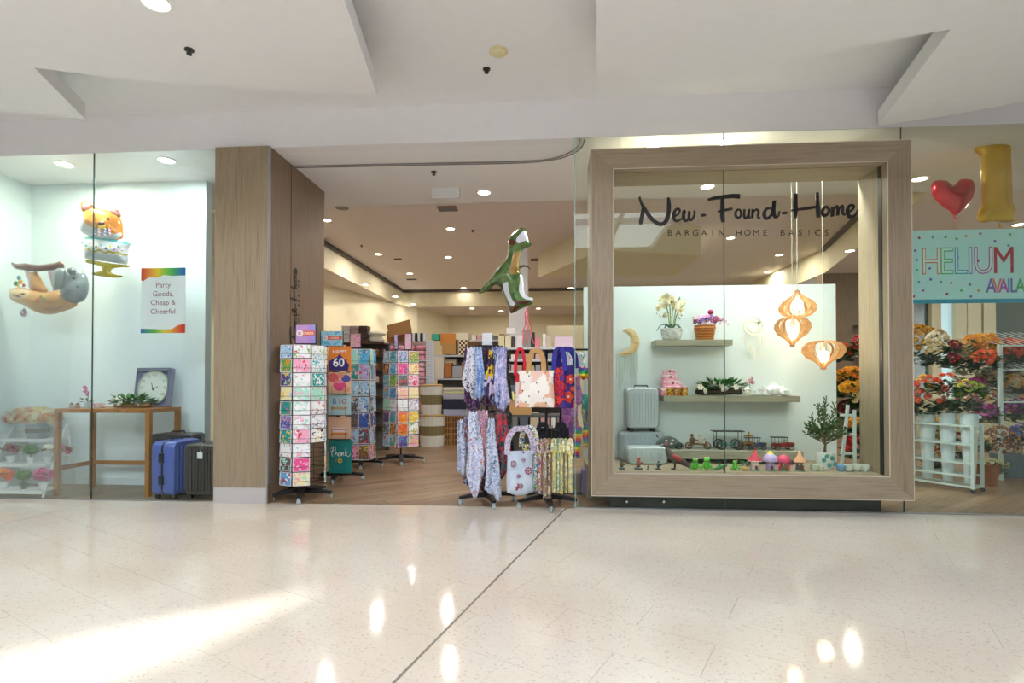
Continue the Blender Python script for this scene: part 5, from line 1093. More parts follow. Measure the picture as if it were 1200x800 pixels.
cc = at(883, 382, Y); t = thing('ring_dreamcatcher', 'small white ring dreamcatcher with white feathers on the display wall', 'ornament', cc)
r = 10.5 * k; M().tube([(r * cos(i * pi / 12), 0, r * sin(i * pi / 12)) for i in range(24)], .009, 6, closed=True).build('ring', mat('cream_ring', 'e2ddcf', .6), t); M().tube([(r * .6 * cos(i * pi / 12), 0, r * .6 * sin(i * pi / 12) - .01) for i in range(24)], .006, 6, closed=True).build('inner_ring', mat('cream_lace', 'd4cfae', .6), t)
m = M(); [m.tube([(r * cos(i * pi / 6), 0, r * sin(i * pi / 6)), (r * .6 * cos(i * pi / 6 + .5), 0, r * .6 * sin(i * pi / 6 + .5) - .01)], .0015, 3) for i in range(12)]; m.build('web', mat('cord_white', 'e6e2d4', .6), t)
M().tube([(0, 0, r), (0, .03, 30 * k)], .0018, 4).build('cord', MATS['cord_white'], t); M().ball((6 * k, -.01, 4 * k), .018, 8).build('bead', mat('green_bead', '8a8f5c', .4), t, smooth=True)
for i in range(9):
    x = (-11 + 2.8 * i) * k; L_ = (18 + 14 * (1 - abs(i - 4) / 4)) * k; z0_ = -r * .8 if 1 < i < 7 else -r * .3
    m = M(); m.tube([(x, 0, z0_), (x, 0, z0_ - L_ * .5)], .0015, 3); m.add([(x, 0, z0_ - L_ * .45), (x + .014, -.004, z0_ - L_ * .7), (x, 0, z0_ - L_), (x - .014, -.004, z0_ - L_ * .7)], [(0, 1, 2, 3)]); m.build('feather', mat('feather_white', 'e8e8e0', .8), t)
# pendant lamps of plywood fins
def pendant(px, py, wpx, hpx, Y, down, lb, cpx):
    c = at(px, py, Y); k = mpp(Y); R_ = wpx * k / 2; H_ = hpx * k; t = thing('pendant_lamp', lb, 'lamp', c, group='plywood pendant lamps'); s_ = -1 if down else 1
    outer = [(.06, .50), (.16, .38), (.42, .22), (.80, .08), (1.0, -.12), (.97, -.28), (.78, -.42), (.45, -.49), (.12, -.50)]
    inner = [(.10, -.44), (.42, -.43), (.68, -.35), (.76, -.22), (.70, -.08), (.40, .10), (.15, .28), (.04, .46)]
    P = [(x * R_, s_ * z * H_) for x, z in outer + inner]; m = M(); m.prism(P, .006, 'xz'); me = m.mesh('fin', ply)
    for i in range(10): inst(me, t, rot=(0, 0, i * 2 * pi / 10 + .0), name='fin')
    for z in (.46, -.46): M().lathe([(.10 * R_, z * s_ * H_ - .004), (.16 * R_, z * s_ * H_ - .004), (.16 * R_, z * s_ * H_ + .004), (.10 * R_, z * s_ * H_ + .004)], 14).build('collar', ply, t)
    M().tube([(0, 0, .5 * H_), (0, 0, 3.8 - c.z)], .0035, 6).build('cord', mat('cord_white', 'e6e2d4', .6), t); M().lathe([(.018, .22 * H_), (.018, .46 * H_)], 12).build('socket', mat('socket_white', 'e8e6e0', .4), t, smooth=True)
    M().ball((0, 0, -.04 * H_), (.055, .055, .065), 14).build('bulb', mat('bulb_glow', 'fff2dc', .5, emit=16.), t, smooth=True)
    M().lathe([(.04, -.02), (.04, 0)], 16, (0, 0, 3.8 - c.z)).build('ceiling_cup', white, t, smooth=True)
    l = bpy.data.lights.new('bulb', 'POINT'); l.energy = 22 * LAMP_K; l.color = (1, .85, .65); l.shadow_soft_size = .06; lo = bpy.data.objects.new('lamp', l); COL.objects.link(lo); lo.parent = t; lo.location = (0, 0, -.02 * H_)
pendant(935, 355.5, 40, 31, .50, False, 'upper plywood pendant lamp pointing upwards like an onion', 935)
pendant(929, 389, 39, 34, .36, True, 'middle plywood pendant lamp with its point hanging down', 929)
pendant(965, 416, 45, 33, .45, True, 'lowest and largest plywood pendant lamp, right of the others', 965)
# middle shelf: floral boxes, candles, wreath, teapots
Y = PY - .16
floral = art('pink', 'white', 'red', 40); fl2 = art('white', 'pink', 'hot pink', 40)
def giftbox(px, w, h, z, lb, m_=floral, Y=Y, rz=.1):
    p = at(px, 460, Y); t = thing('floral_box', lb, 'box', (p.x, Y, z), rz, group='floral storage boxes'); M().box(-w / 2, w / 2, -w * .35, w * .35, 0, h * .72).build('box', m_, t); M().box(-w / 2 - .004, w / 2 + .004, -w * .35 - .004, w * .35 + .004, h * .72, h).build('lid', fl2, t)
    M().box(-.012, .012, -w * .35 - .007, -w * .35 - .003, h * .5, h * .85).build('clasp', mat('clasp_red', 'a83050', .4), t); return z + h
z = giftbox(786, .27, .085, Z_2, 'largest pink floral box at the bottom of the pile on the middle shelf'); z = giftbox(786, .21, .085, z, 'pink floral box second from the bottom of the pile'); z = giftbox(784, .15, .065, z, 'pink floral box third in the pile'); giftbox(784, .145, .06, z, 'smallest pink floral box on top of the pile', rz=-.05)
goldt = ramp_mat('gold_sequins', ['c8862c', 'e8c04a', 'a85c1c', 'f0d880'], 'voronoi', 70, .3, metal=.4)
for px, lb in ((784, 'gold glitter candle jar at the left of the middle shelf'), (793, 'gold glitter candle jar in the middle of the three'), (802, 'gold glitter candle jar beside the wreath')):
    p = at(px, 463, PY - .265); t = thing('candle_jar', lb, 'candle', (p.x, PY - .265, Z_2), group='gold candle jars on the middle shelf'); M().lathe([(.034, 0), (.037, .004), (.037, .085), (.033, .085)], 16).build('jar', goldt, t, smooth=True); M().lathe([(.038, .086), (.038, .1), (.02, .104)], 16).build('lid', mat('pink_lid', 'd8a0b0', .4), t, smooth=True)
p = at(846, 463, Y - .02); t = thing('magnolia_wreath', 'dark twig wreath with green leaves and white blossoms on the middle shelf', 'wreath', (p.x, Y - .02, Z_2)); m = M()
m.tube([(.27 * cos(i * pi / 12), .07 * sin(i * pi / 12), .045) for i in range(24)], .035, 7, closed=True); m.build('ring', mat('twig_brown', '35291f', .8), t); leafy(M(), (0, 0, .10), (.27, .09, .07), 130, .10, 21, .9).build('foliage', leafm, t)
for i, (x, z) in enumerate(((-.27, .10), (-.22, .05), (-.04, .12), (.0, .07), (.2, .06), (.26, .04), (.12, .10), (-.12, .15), (.22, .02))): inst(fmesh('rose' if i % 2 else 'daisy', 'f0eee0'), t, (x, -.10, z), (1.35, 0, i * 1.1), .085, name='blossom')
porc = art('white', 'pink', 'mint', 45); porcelain = mat('porcelain', 'eef2f0', .2, coat=.5)
def teapot(px, s_, Y, lb, m_=porcelain, flip=1, z=None):
    p = at(px, 462, Y); t = thing('teapot', lb, 'teapot', (p.x, Y, Z_2 if z is None else z), group='porcelain teapots on the middle shelf')
    M().lathe([(.035 * s_, 0), (.06 * s_, .012 * s_), (.082 * s_, .06 * s_), (.07 * s_, .105 * s_), (.04 * s_, .125 * s_)], 18).build('body', m_, t, smooth=True); M().lathe([(.042 * s_, .124 * s_), (.03 * s_, .142 * s_), (.008 * s_, .148 * s_)], 14).ball((0, 0, .157 * s_), .012 * s_, 8).build('lid', m_, t, smooth=True)
    M().tube([(flip * x * s_, 0, z_ * s_) for x, z_ in ((.07, .04), (.105, .06), (.12, .10), (.14, .12))], [.018 * s_, .014 * s_, .010 * s_, .008 * s_], 8).build('spout', m_, t, smooth=True); M().tube([(-flip * x * s_, 0, z_ * s_) for x, z_ in ((.07, .10), (.11, .105), (.125, .07), (.10, .035), (.07, .03))], .008 * s_, 7).build('handle', m_, t, smooth=True)
teapot(875, .7, Y - .05, 'white teapot right beside the wreath'); teapot(907, .95, Y - .03, 'large floral teapot near the right end of the middle shelf', porc, -1); teapot(918, .6, Y - .08, 'small white sugar pot at the end of the middle shelf', porcelain, 1)
def cup(px, Y, lb, m_=porcelain, z=None, s_=1., grp='porcelain cups on the middle shelf'):
    p = at(px, 462, Y); t = thing('cup_and_saucer', lb, 'cup', (p.x, Y, Z_2 if z is None else z), group=grp); M().lathe([(.02 * s_, .006), (.055 * s_, .012), (.057 * s_, .016), (.02 * s_, .010)], 18).build('saucer', porcelain, t, smooth=True); M().lathe([(.02 * s_, .012), (.034 * s_, .03 * s_), (.038 * s_, .062 * s_), (.034 * s_, .062 * s_), (.028 * s_, .03 * s_)], 16).build('cup', m_, t, smooth=True)
    M().tube([(.034 * s_, 0, .055 * s_), (.055 * s_, 0, .05 * s_), (.05 * s_, 0, .025 * s_), (.032 * s_, 0, .025 * s_)], .004, 6).build('handle', m_, t, smooth=True)
cup(886, Y - .1, 'white tea cup in the middle of the porcelain'); cup(896, Y - .1, 'floral tea cup left of the large teapot', porc); cup(922, Y - .12, 'white tea cup nearest the shelf end')
p = at(892, 462, Y + .03); tag(M().box(p.x - .07, p.x + .07, Y + .03, Y + .05, Z_2, Z_2 + .075).build('gift_box', art('white', 'grey', 'brown', 60)), 'small printed box behind the tea cups', 'box')
p = at(880, 455, Y); t = thing('pink_flower', 'single pink flower standing up behind the porcelain', 'flower', (p.x, Y + .04, Z_2)); M().tube([(0, 0, 0), (.004, 0, .09), (0, 0, .15)], .003, 5).build('stem', leafm, t); [inst(fmesh('rose', 'e0a8b4'), t, (x, -.01, z), (1.2, 0, x * 90), .05, name='blossom') for x, z in ((0, .17), (.03, .15), (-.03, .14), (.02, .2))]
# suitcases in the window
Yc = .66; k = mpp(Yc); zf = z0
def cas2(px, pyb, pyt, wpx, Y, z, lb, col='b7c3cc', **kw):
    p = at(px, pyb, Y); k = mpp(Y); tt = at(px, pyt, Y).z - z
    return suitcase('suitcase', lb, wpx * k, .2, tt, (p.x, Y, z), kw.pop('rz', .06), col, 9, 'silver suitcases in the framed window', **kw)
zb_ = zf
s1 = cas2(750, 553, 505, 50, .82, zb_, 'large silver suitcase standing at the back under the upright one', 'a9b6c0', wheels=False, handle=False)
s2 = cas2(756.5, 553, 522, 45, .57, zb_, 'low silver ribbed case in front at the left of the window', 'c0ccd2', wheels=False, handle=False)
ztop = at(750, 505, .82).z
s3 = cas2(751, 505, 454, 37, .80, ztop, 'small silver ribbed suitcase standing upright on top of the large one', 'bcc8cf', rz=.12)
# lower ledge: tin vehicles
tin_r, tin_b, tin_g, brass_, irn = mat('tin_red', 'a82a2c', .4, .3), mat('tin_blue', '3c5078', .4, .3), mat('tin_green', '3f9a80', .4, .3), mat('aged_brass', '8a6234', .4, .6), mat('dark_iron', '2f3336', .5, .5)
wheel_me = M(); wheel_me.tube([(.045 * cos(i * pi / 8), 0, .045 * sin(i * pi / 8)) for i in range(16)], .007, 5, closed=True); [wheel_me.tube([(0, 0, 0), (.042 * cos(i * pi / 4), 0, .042 * sin(i * pi / 4))], .002, 3) for i in range(8)]; wheel_me.ball((0, 0, 0), .009, 6); wheel_me = wheel_me.mesh('wheel', [irn], smooth=True)
Yv = PY - .22
def vehicle(px, lb, s_=1.): p = at(px, 527, Yv); return thing('tin_vehicle', lb, 'model vehicle', (p.x, Yv, Z_3), group='metal model vehicles on the low ledge', scale=s_)
def wheels(t, xs, r, m_=None, w=.05):
    for x in xs:
        for y in (-w, w): inst(wheel_me, t, (x, y, r), scale=r / .052, name='wheel', mat_=m_)
t = vehicle(783, 'dark tin beetle-shaped car with pale rivets at the left of the ledge', 1.15); m = M(); o_ = spline([(-.13, .02), (-.12, .07), (-.07, .11), (.0, .125), (.06, .11), (.10, .075), (.135, .055), (.14, .02)], 3, False); m.prism([(x, z) for x, z in o_], .09, 'xz'); m.build('body', mat('tin_grey', '5f6a6a', .4, .4), t, bevel=.01); wheels(t, (-.08, .09), .032)
for x, z in ((-.03, .085), (.03, .09), (-.07, .05), (.02, .055)): M().ball((x, -.048, z), (.014, .006, .011), 8).build('window_stud', mat('stud_pale', 'd6d4cc', .4), t, smooth=True)
M().tube([(-.09, 0, .10), (-.12, 0, .135)], .006, 5).build('horn', irn, t)
t = vehicle(817, 'bronze tin motorcycle with two pale riders at the second place on the ledge', 1.1); wheels(t, (-.09, .10), .036, mat('wheel_bronze', '7a5436', .5, .4), .01); m = M(); m.tube([(-.09, 0, .04), (-.02, 0, .055), (.05, 0, .05), (.10, 0, .04)], .012, 6); m.tube([(.10, 0, .04), (.07, 0, .11)], .007, 5); m.build('frame', brass_, t)
for x, c in ((-.05, mat('rider_brown', '6b4428', .6)), (.03, mat('rider_white', 'd8ccc0', .6))):
    M().ball((x, 0, .09), (.03, .025, .038), 8).ball((x - .005, 0, .14), (.018, .018, .02), 8).tube([(x, -.02, .11), (x + .05, -.02, .09)], .008, 5).build('rider', c, t, smooth=True)
t = vehicle(852, 'green tin bicycle rickshaw under a tall open frame with spoked wheels', 1.15); wheels(t, (-.07, .09), .05); m = M(); [m.tube([(x, y, .02), (x, y, .18)], .004, 5) for x in (-.12, .12) for y in (-.05, .05)]; m.tube([(-.15, -.05, .18), (.15, -.05, .18), (.15, .05, .18), (-.15, .05, .18)], .004, 5, closed=True); m.box(-.14, .14, -.05, .05, .175, .18); m.build('canopy_frame', irn, t)
M().prism([(-.05, .04), (.06, .04), (.085, .075), (.05, .07), (.03, .05), (-.03, .05), (-.06, .09), (-.075, .08)], .05, 'xz').build('seat', tin_g, t)
t = vehicle(877, 'brass tin aeroplane with a cross-shaped propeller', 1.05); m = M(); m.tube([(-.10, 0, .05), (0, 0, .07), (.10, 0, .05)], [.012, .03, .016], 8); m.box(-.02, .03, -.1, .1, .06, .068); m.build('fuselage', brass_, t, smooth=True); wheels(t, (-.07, .07), .03, mat('wheel_bronze', '7a5436', .5, .4), .02); m = M(); m.box(-.009, .009, -.006, .006, .08, .19).box(-.05, .05, -.006, .006, .14, .158).ball((0, -.008, .149), .014, 8); m.build('propeller', mat('bright_brass', 'b8883c', .35, .6), t)
def jalopy(px, c, lb, s_):
    t = vehicle(px, lb, s_); wheels(t, (-.07, .08), .034); m = M(); m.box(-.10, .04, -.04, .04, .035, .075); m.box(.04, .12, -.03, .03, .035, .085); m.build('body', c, t, bevel=.004); m = M(); [m.tube([(x, y, .07), (x, y, .14)], .003, 4) for x in (-.095, -.02, .04) for y in (-.036, .036)]; m.box(-.12, .055, -.045, .045, .138, .146); m.build('roof', irn, t); M().ball((.122, -.02, .07), .012, 8).ball((.122, .02, .07), .012, 8).build('headlamp', mat('bright_brass', 'b8883c', .35, .6), t, smooth=True); M().tube([(.0, -.03, .08), (.02, -.03, .11)], .003, 4).lathe([(.018, -.002), (.018, .002)], 12, (.02, -.03, .11)).build('steering_wheel', irn, t)
    return t
jalopy(884.5, tin_b, 'blue and grey tin vintage car with a black roof', .95); jalopy(916, tin_r, 'red and black tin vintage car at the far end of the ledge', 1.0)
# figurines on the window sill
Ysill = .16; zs = z0; k = mpp(Ysill)
def fig(name, px, lb, cat='figurine', Y=Ysill, rz=0., s_=1.): p = at(px, 553, Y); return thing(name, lb, cat, (p.x, Y, zs), rz, group='figurines along the window sill', scale=s_)
def gn(name, px, lb, body, roof, kind, h=.2):
    t = fig(name, px, lb); u = h / .2
    M().lathe([(.035 * u, 0), (.04 * u, .01 * u), (.034 * u, .09 * u), (.03 * u, .11 * u)], 14).build('house', body, t, smooth=True)
    if kind == 'cone': M().lathe([(.06 * u, .095 * u), (.055 * u, .11 * u), (.022 * u, .155 * u), (.008 * u, .2 * u)], 16).build('roof', roof, t, smooth=True)
    else: M().lathe([(.064 * u, .09 * u), (.068 * u, .105 * u), (.052 * u, .14 * u), (.025 * u, .165 * u), (.006 * u, .17 * u)], 16).build('roof', roof, t, smooth=True)
    M().prism([(-.012 * u, 0), (.012 * u, 0), (.012 * u, .035 * u), (0, .048 * u), (-.012 * u, .035 * u)], .01, 'xz', (0, -.038 * u, .008)).build('door', mat('door_brown', '7a4c34', .6), t)
    for x in (-.017, .017): M().ball((x * u, -.033 * u, .07 * u), (.008 * u, .005, .009 * u), 8).build('window', mat('fig_window', 'f2e89c', .4), t)
    M().lathe([(.052 * u, 0), (.048 * u, .008)], 12).build('base', mat('fig_green', '6fae8a', .7), t); return t
wp = mat('fig_pinkwhite', 'ecd0dc', .5); red_ = mat('fig_red', 'e04860', .5)
g_ = gn('gnome_house', 884, 'toy house with a tall pink-red pointed roof and a white brim', wp, red_, 'cone', .215); M().lathe([(.06, .095), (.068, .1), (.055, .108)], 14).build('brim', mat('fig_white', 'f2f0ee', .5), g_, smooth=True)
g_ = gn('fairy_house', 902, 'lilac toy house with a yellow domed cap', mat('fig_lilac', 'b49ae0', .5), mat('fig_lilac2', 'c8b4ea', .5), 'dome', .215); M().lathe([(.035, .155), (.03, .18), (.008, .20)], 14).build('cap', mat('fig_yellow', 'f0e048', .5), g_, smooth=True)
g_ = gn('mushroom_house', 918, 'brown toy mushroom house with a pink striped cap', mat('fig_brown', '8a6a5c', .6), mat('fig_pink', 'e84c78', .5), 'dome', .195)
for x in (-.05, .05): M().lathe([(.008, 0), (.007, .04)], 8, (x, -.01, .01)).lathe([(.024, .045), (.018, .06), (.003, .068)], 10, (x, -.01, .01)).build('small_mushroom', mat('fig_pink', 'e84c78', .5), g_, smooth=True)
gn('gnome_house', 936.5, 'grey toy stump house with an orange-peach conical roof', mat('fig_grey', '6c6474', .6), mat('fig_peach', 'f0b08a', .5), 'cone', .2)
grn = mat('frog_green', '4fb82c', .3, coat=.4)
def frog(px, lb, h, lying=False):
    t = fig('frog_figurine', px, lb); u = h / .11
    if lying: M().ball((0, 0, .022 * u), (.06 * u, .03 * u, .02 * u), 10).build('body', grn, t, smooth=True)
    else: M().ball((0, 0, .04 * u), (.028 * u, .026 * u, .04 * u), 12).build('body', grn, t, smooth=True)
    hx = .05 * u if lying else 0; hz = (.05 if lying else .088) * u
    M().ball((hx, -.008, hz), (.027 * u, .022 * u, .018 * u), 12).build('head', grn, t, smooth=True)
    for s_ in (-1, 1):
        M().ball((hx + s_ * .014 * u, -.014, hz + .016 * u), .008 * u, 8).build('eye', mat('frog_eye', 'e8f0b0', .3), t, smooth=True)
        M().tube([(s_ * .022 * u, 0, .03 * u), (s_ * .045 * u, -.01, .025 * u), (s_ * .035 * u, -.025, .004)], [.011 * u, .009 * u, .006 * u], 7).build('leg', grn, t, smooth=True)
        M().tube([(s_ * .02 * u, -.012, .065 * u), (s_ * .036 * u, -.025, .045 * u), (s_ * .018 * u, -.036, .03 * u)], [.007 * u, .006 * u, .005 * u], 6).build('arm', grn, t, smooth=True)
    return t
frog(814, 'upright green frog figurine, first right of the red-backed bird', .12); frog(827.5, 'upright yellow-green frog figurine, second beside the first', .135)
t = fig('lizard_figurine', 843, 'small dark green lizard figurine with a raised tail by the glass joint'); M().tube([(-.10, 0, .012), (-.05, -.01, .014), (0, 0, .03), (.05, 0, .045), (.075, 0, .05)], [.004, .01, .02, .014, .008], 8).build('body', mat('lizard_green', '2f7a3c', .4), t, smooth=True); M().tube([(0, 0, .04), (.0, 0, .075), (-.015, 0, .10)], [.012, .008, .003], 7).build('crest', mat('lizard_green', '2f7a3c', .4), t, smooth=True); [M().tube([(x, y, .03), (x, y * 2.2, .0)], .006, 5).build('leg', MATS['lizard_green'], t) for x in (-.02, .045) for y in (-.015, .015)]
frog(860.5, 'pale green frog figurine just right of the glass joint', .105); t = fig('cactus_figurine', 872, 'tiny cactus figurine in an orange rim pot'); M().lathe([(.03, 0), (.038, .03), (.03, .035)], 12).build('pot', mat('fig_sand', 'd8b070', .6), t, smooth=True); leafy(M(), (0, 0, .05), (.03, .03, .03), 26, .045, 8, 1).build('foliage', leafm, t)
# parrot-like bird
t = fig('bird_figurine', 792, 'large dark bird figurine with red back and long tail on the sill', s_=1.0); db_ = mat('bird_dark', '4b3d3c', .5); rd = mat('bird_red', 'a8303a', .5)
M().tube([(-.10, 0, .235), (-.085, 0, .20), (-.06, 0, .15), (.0, 0, .115), (.06, 0, .085), (.12, 0, .045), (.16, 0, .012)], [.014, .028, .042, .05, .038, .022, .01], 12).build('body', db_, t, smooth=True); M().ball((-.105, 0, .25), (.028, .022, .022), 10).build('head', db_, t, smooth=True)
M().tube([(-.125, 0, .25), (-.155, 0, .24)], [.009, .002], 6).build('beak', mat('bird_beak', '2c2a2c', .4), t); M().ball((-.10, 0, .268), (.02, .016, .012), 8).build('crest', rd, t, smooth=True)
M().ball((.0, -.035, .125), (.06, .02, .028), 10, Matrix.Rotation(.5, 3, 'Y')).build('wing', rd, t, smooth=True); M().ball((.0, .035, .125), (.06, .02, .028), 10, Matrix.Rotation(.5, 3, 'Y')).build('wing', rd, t, smooth=True)
for y in (-.018, .018): M().tube([(-.01, y, .08), (-.015, y, .012), (-.05, y, .006)], .006, 6).build('leg', MATS['bird_beak'], t)
for px, lb, c, h in ((728.5, 'small dark seated figurine at the far left corner of the sill', '5c5a50', .10), (748, 'small figurine with a red flower head and grey base', '9c5a4c', .125), (759, 'tiny grey figurine next to the red flower one', '7a8488', .05), (771, 'small grey bird figurine on a round foot left of the large bird', '54606a', .09)):
    t = fig('small_figurine', px, lb); u = h / .1; cm = mat('fig_c_' + c, c, .5); M().lathe([(.034 * u, 0), (.036 * u, .01 * u), (.012 * u, .022 * u)], 12).build('foot', mat('fig_base_grey', '4c565c', .5), t, smooth=True); M().ball((0, 0, .05 * u), (.02 * u, .018 * u, .032 * u), 10).build('body', cm, t, smooth=True); M().ball((.004, -.004, .088 * u), .014 * u, 8).build('head', mat('fig_head_red', 'c84a3c', .5) if c == '9c5a4c' else cm, t, smooth=True)
    M().ball((.02 * u, 0, .05 * u), (.02 * u, .008, .012 * u), 8).build('wing', cm, t, smooth=True)
# olive tree in a patterned pot, cups
Yt = .34; p = at(966, 553, Yt); t = thing('olive_plant', 'bushy olive plant in a white pot with blue-green rosettes', 'plant', (p.x, Yt, zs))
M().lathe([(.07, 0), (.085, .03), (.088, .13), (.08, .17), (.07, .17)], 18, sq=.2).build('pot', porcelain, t, smooth=True)
for x, z in ((-.05, .10), (.03, .12), (.0, .05), (.06, .06), (-.02, .14)): M().lathe([(.024, -.008), (.018, -.014), (.006, -.016)], 10, (x, -.078, z), axis='y').build('rosette', mat('aqua_glaze', '58a8a4', .3), t, smooth=True)
m = M(); m.tube([(0, 0, .15), (.005, 0, .25), (0, 0, .34)], [.016, .012, .01], 7); rnd = random.Random(9); tips = []
for i in range(32):
    a_ = rnd.uniform(0, 2 * pi); e_ = rnd.uniform(.35, 1.5); d = Vector((cos(a_) * cos(e_), .7 * sin(a_) * cos(e_), sin(e_))); b0_ = Vector((0, 0, rnd.uniform(.24, .36))); L_ = rnd.uniform(.24, .36) * (1.2 if e_ > 1 else .75); q = [b0_, b0_ + d * L_ * .5 + Vector((0, 0, -.01)), b0_ + d * L_]; m.tube(q, [.006, .004, .002], 4, False); tips.append((b0_, d, L_))
m.build('branch', mat('olive_bark', '6a5038', .8), t); m = M()
for b0_, d, L_ in tips:
    for j in range(15):
        u = .22 + .78 * j / 14; c = b0_ + d * L_ * u; s_ = Vector((rnd.uniform(-1, 1), rnd.uniform(-1, 1), rnd.uniform(-.2, .9))).normalized(); l = (d * .6 + s_).normalized() * .06; w_ = l.cross(Vector((0, 1, .3))).normalized() * .009
        m.add([c, c + l * .5 + w_, c + l, c + l * .5 - w_], [(0, 1, 2, 3)])
m.build('foliage', ramp_mat('olive_leaf', ['2c4a2a', '46663a', '6c8a58'], 'noise', 30, .5, interp='LINEAR'), t)
def sillcup(px, lb, c, s_, kind='cup'):
    p = at(px, 553, .18); t = thing('sill_cup', lb, 'cup', (p.x, .18, zs), .3, group='cups at the right end of the sill'); mm = mat('glaze_' + c, c, .25, coat=.4)
    M().lathe([(.022 * s_, 0), (.036 * s_, .02 * s_), (.04 * s_, .06 * s_), (.035 * s_, .06 * s_), (.03 * s_, .02 * s_)], 14).build('bowl', mm, t, smooth=True); M().tube([(.036 * s_, 0, .05 * s_), (.06 * s_, 0, .045 * s_), (.055 * s_, 0, .02 * s_), (.034 * s_, 0, .02 * s_)], .005, 6).build('handle', mm, t, smooth=True)
for q in ((954, 'pale green cup at the left foot of the olive pot', 'cfe0d0', 1.1), (960, 'cream cup touching the olive pot', 'dcdcc4', .9), (984.5, 'light blue mug right of the olive pot', '7fb4dc', 1.1), (994, 'white scalloped cup left in the group of three', 'eceeea', 1.15), (1003, 'white scalloped cup in the middle of the three', 'e6ece8', 1.2), (1012, 'white scalloped cup nearest the timber reveal', 'e0eaea', 1.15)): sillcup(*q)
# ================================================================ BALLOONS, BANNER AND FLOWERS ON THE RIGHT
Yt = .6; CT = (600, 315); tc_ = at(600, 315, Yt); t = thing('foil_balloon', 'green tyrannosaur foil balloon floating in the entrance with a red ribbon', 'balloon', tc_)
kw = dict(ctr=CT, Y=Yt, s=4.706, ox_=540, oy_=250, par=None); gr_ = ramp_mat('dino_skin', ['24401f', '45672f', '5c7a3c', '30502a'], 'noise', 9, .25, dist=.6, coat=.7, rnd=False, interp='LINEAR')
film = foil('silver_film', 'e0e2ee', .15); tanb = foil('belly_tan', 'b08a50'); ft = foil('foot_brown', '6a4030'); mth = foil('mouth_brown', '6e2f28')
bal('body', [(95, 436), (120, 400), (150, 368), (185, 325), (215, 285), (248, 252), (262, 205), (260, 150), (272, 122), (300, 95), (330, 76), (358, 82), (370, 118), (386, 165), (378, 184), (345, 198), (330, 228), (325, 262), (328, 300), (326, 322), (345, 345), (350, 400), (356, 440), (375, 458), (400, 465), (397, 495), (370, 510), (330, 528), (280, 552), (268, 535), (254, 500), (235, 450), (215, 405), (190, 392), (165, 410), (130, 432)], .10, [gr_, film, tanb, ft, mth],
    [([(316, 136), (344, 104), (362, 108), (374, 148), (350, 160), (322, 172), (308, 158)], 1), ([(326, 340), (345, 350), (352, 440), (372, 462), (396, 470), (388, 482), (352, 474), (330, 450), (322, 420), (328, 380)], 1), ([(232, 402), (262, 384), (266, 420), (280, 470), (300, 504), (278, 514), (256, 470)], 1),
     ([(292, 232), (326, 212), (318, 262), (322, 320), (300, 342), (272, 332), (282, 285)], 2), ([(302, 484), (340, 486), (386, 488), (360, 502), (318, 504)], 3), ([(272, 524), (322, 512), (320, 524), (282, 542)], 3), ([(264, 150), (296, 150), (300, 178), (275, 176)], 4)], step=.022, **kw)
m = M(); k = mpp(Yt); g2 = lambda x, y: ((540 + x / 4.706 - 600) * k, -(250 + y / 4.706 - 315) * k)
for a_, pts in (('arm', [(322, 302), (350, 294), (372, 300), (384, 314)]),):
    M().tube([(g2(x, y)[0], -.06, g2(x, y)[1]) for x, y in pts], [.016, .012, .010, .005], 8).build('arm', mat('arm_brown', '4c4a30', .3), t, smooth=True)
M().ball((g2(300, 130)[0], -.055, g2(300, 130)[1]), (.012, .008, .01), 8).build('eye', mat('dino_eye', 'd8b83c', .2), t, smooth=True)
M().box(*[g2(386, 172)[0] - .01, g2(386, 172)[0] + .008, -.03, -.01, g2(386, 172)[1] - .008, g2(386, 172)[1] + .01]).build('nostril', mat('foil_black', '221a1c', .3), t)
rb_ = mat('red_ribbon', 'e8606c', .5)
for j, x in enumerate((0, .02, -.015)):
    m = M(); P = [(g2(365, 520)[0] + x * q * .6 + .014 * sin(q * 2.2 + j), -.02 * q * .3, g2(365, 520)[1] - q * .07) for q in range(7)]
    vs = []; [vs.extend([(p_[0] - .007, p_[1], p_[2]), (p_[0] + .007, p_[1] + .006 * sin(q * 2.), p_[2])]) for q, p_ in enumerate(P)]; m.add(vs, [(2 * q, 2 * q + 1, 2 * q + 3, 2 * q + 2) for q in range(6)]); m.build('ribbon', rb_, t)
# heart and number one
Yh = .55
def pxballoon(ctr, pts, thick, m_, lb, step=.025, Y=Yh, tail=None, wr=.03, power=.5):
    c = at(ctr[0], ctr[1], Y); t = thing('foil_balloon', lb, 'balloon', c); inflate(px_outline(pts, ctr[0], ctr[1], Y), thick, step, (), 5, power, wr).build('body', m_, t, smooth=80)
    if tail:
        k = mpp(Y); x, z = (tail[0] - ctr[0]) * k, -(tail[1] - ctr[1]) * k; M().tube([(x, 0, z), (x + .01, 0, z - .05)], [.006, .012], 6).build('valve', m_, t, smooth=True); M().tube([(x + .012 * sin(q), 0, z - .05 - q * .08) for q in range(9)], .0025, 4).build('ribbon', rb_ if 'red' in lb else mat('gold_ribbon', 'b08a3c', .4), t)
    return t
pxballoon((1119, 232), [(1119, 217), (1128, 210), (1138, 211), (1142, 220), (1139, 233), (1130, 245), (1121, 251), (1117, 247), (1107, 239), (1098, 229), (1096, 217), (1101, 211), (1111, 211)], .10, mat('foil_red', 'c01428', .2, .4, coat=.6), 'red heart foil balloon above the banner', tail=(1120, 251))
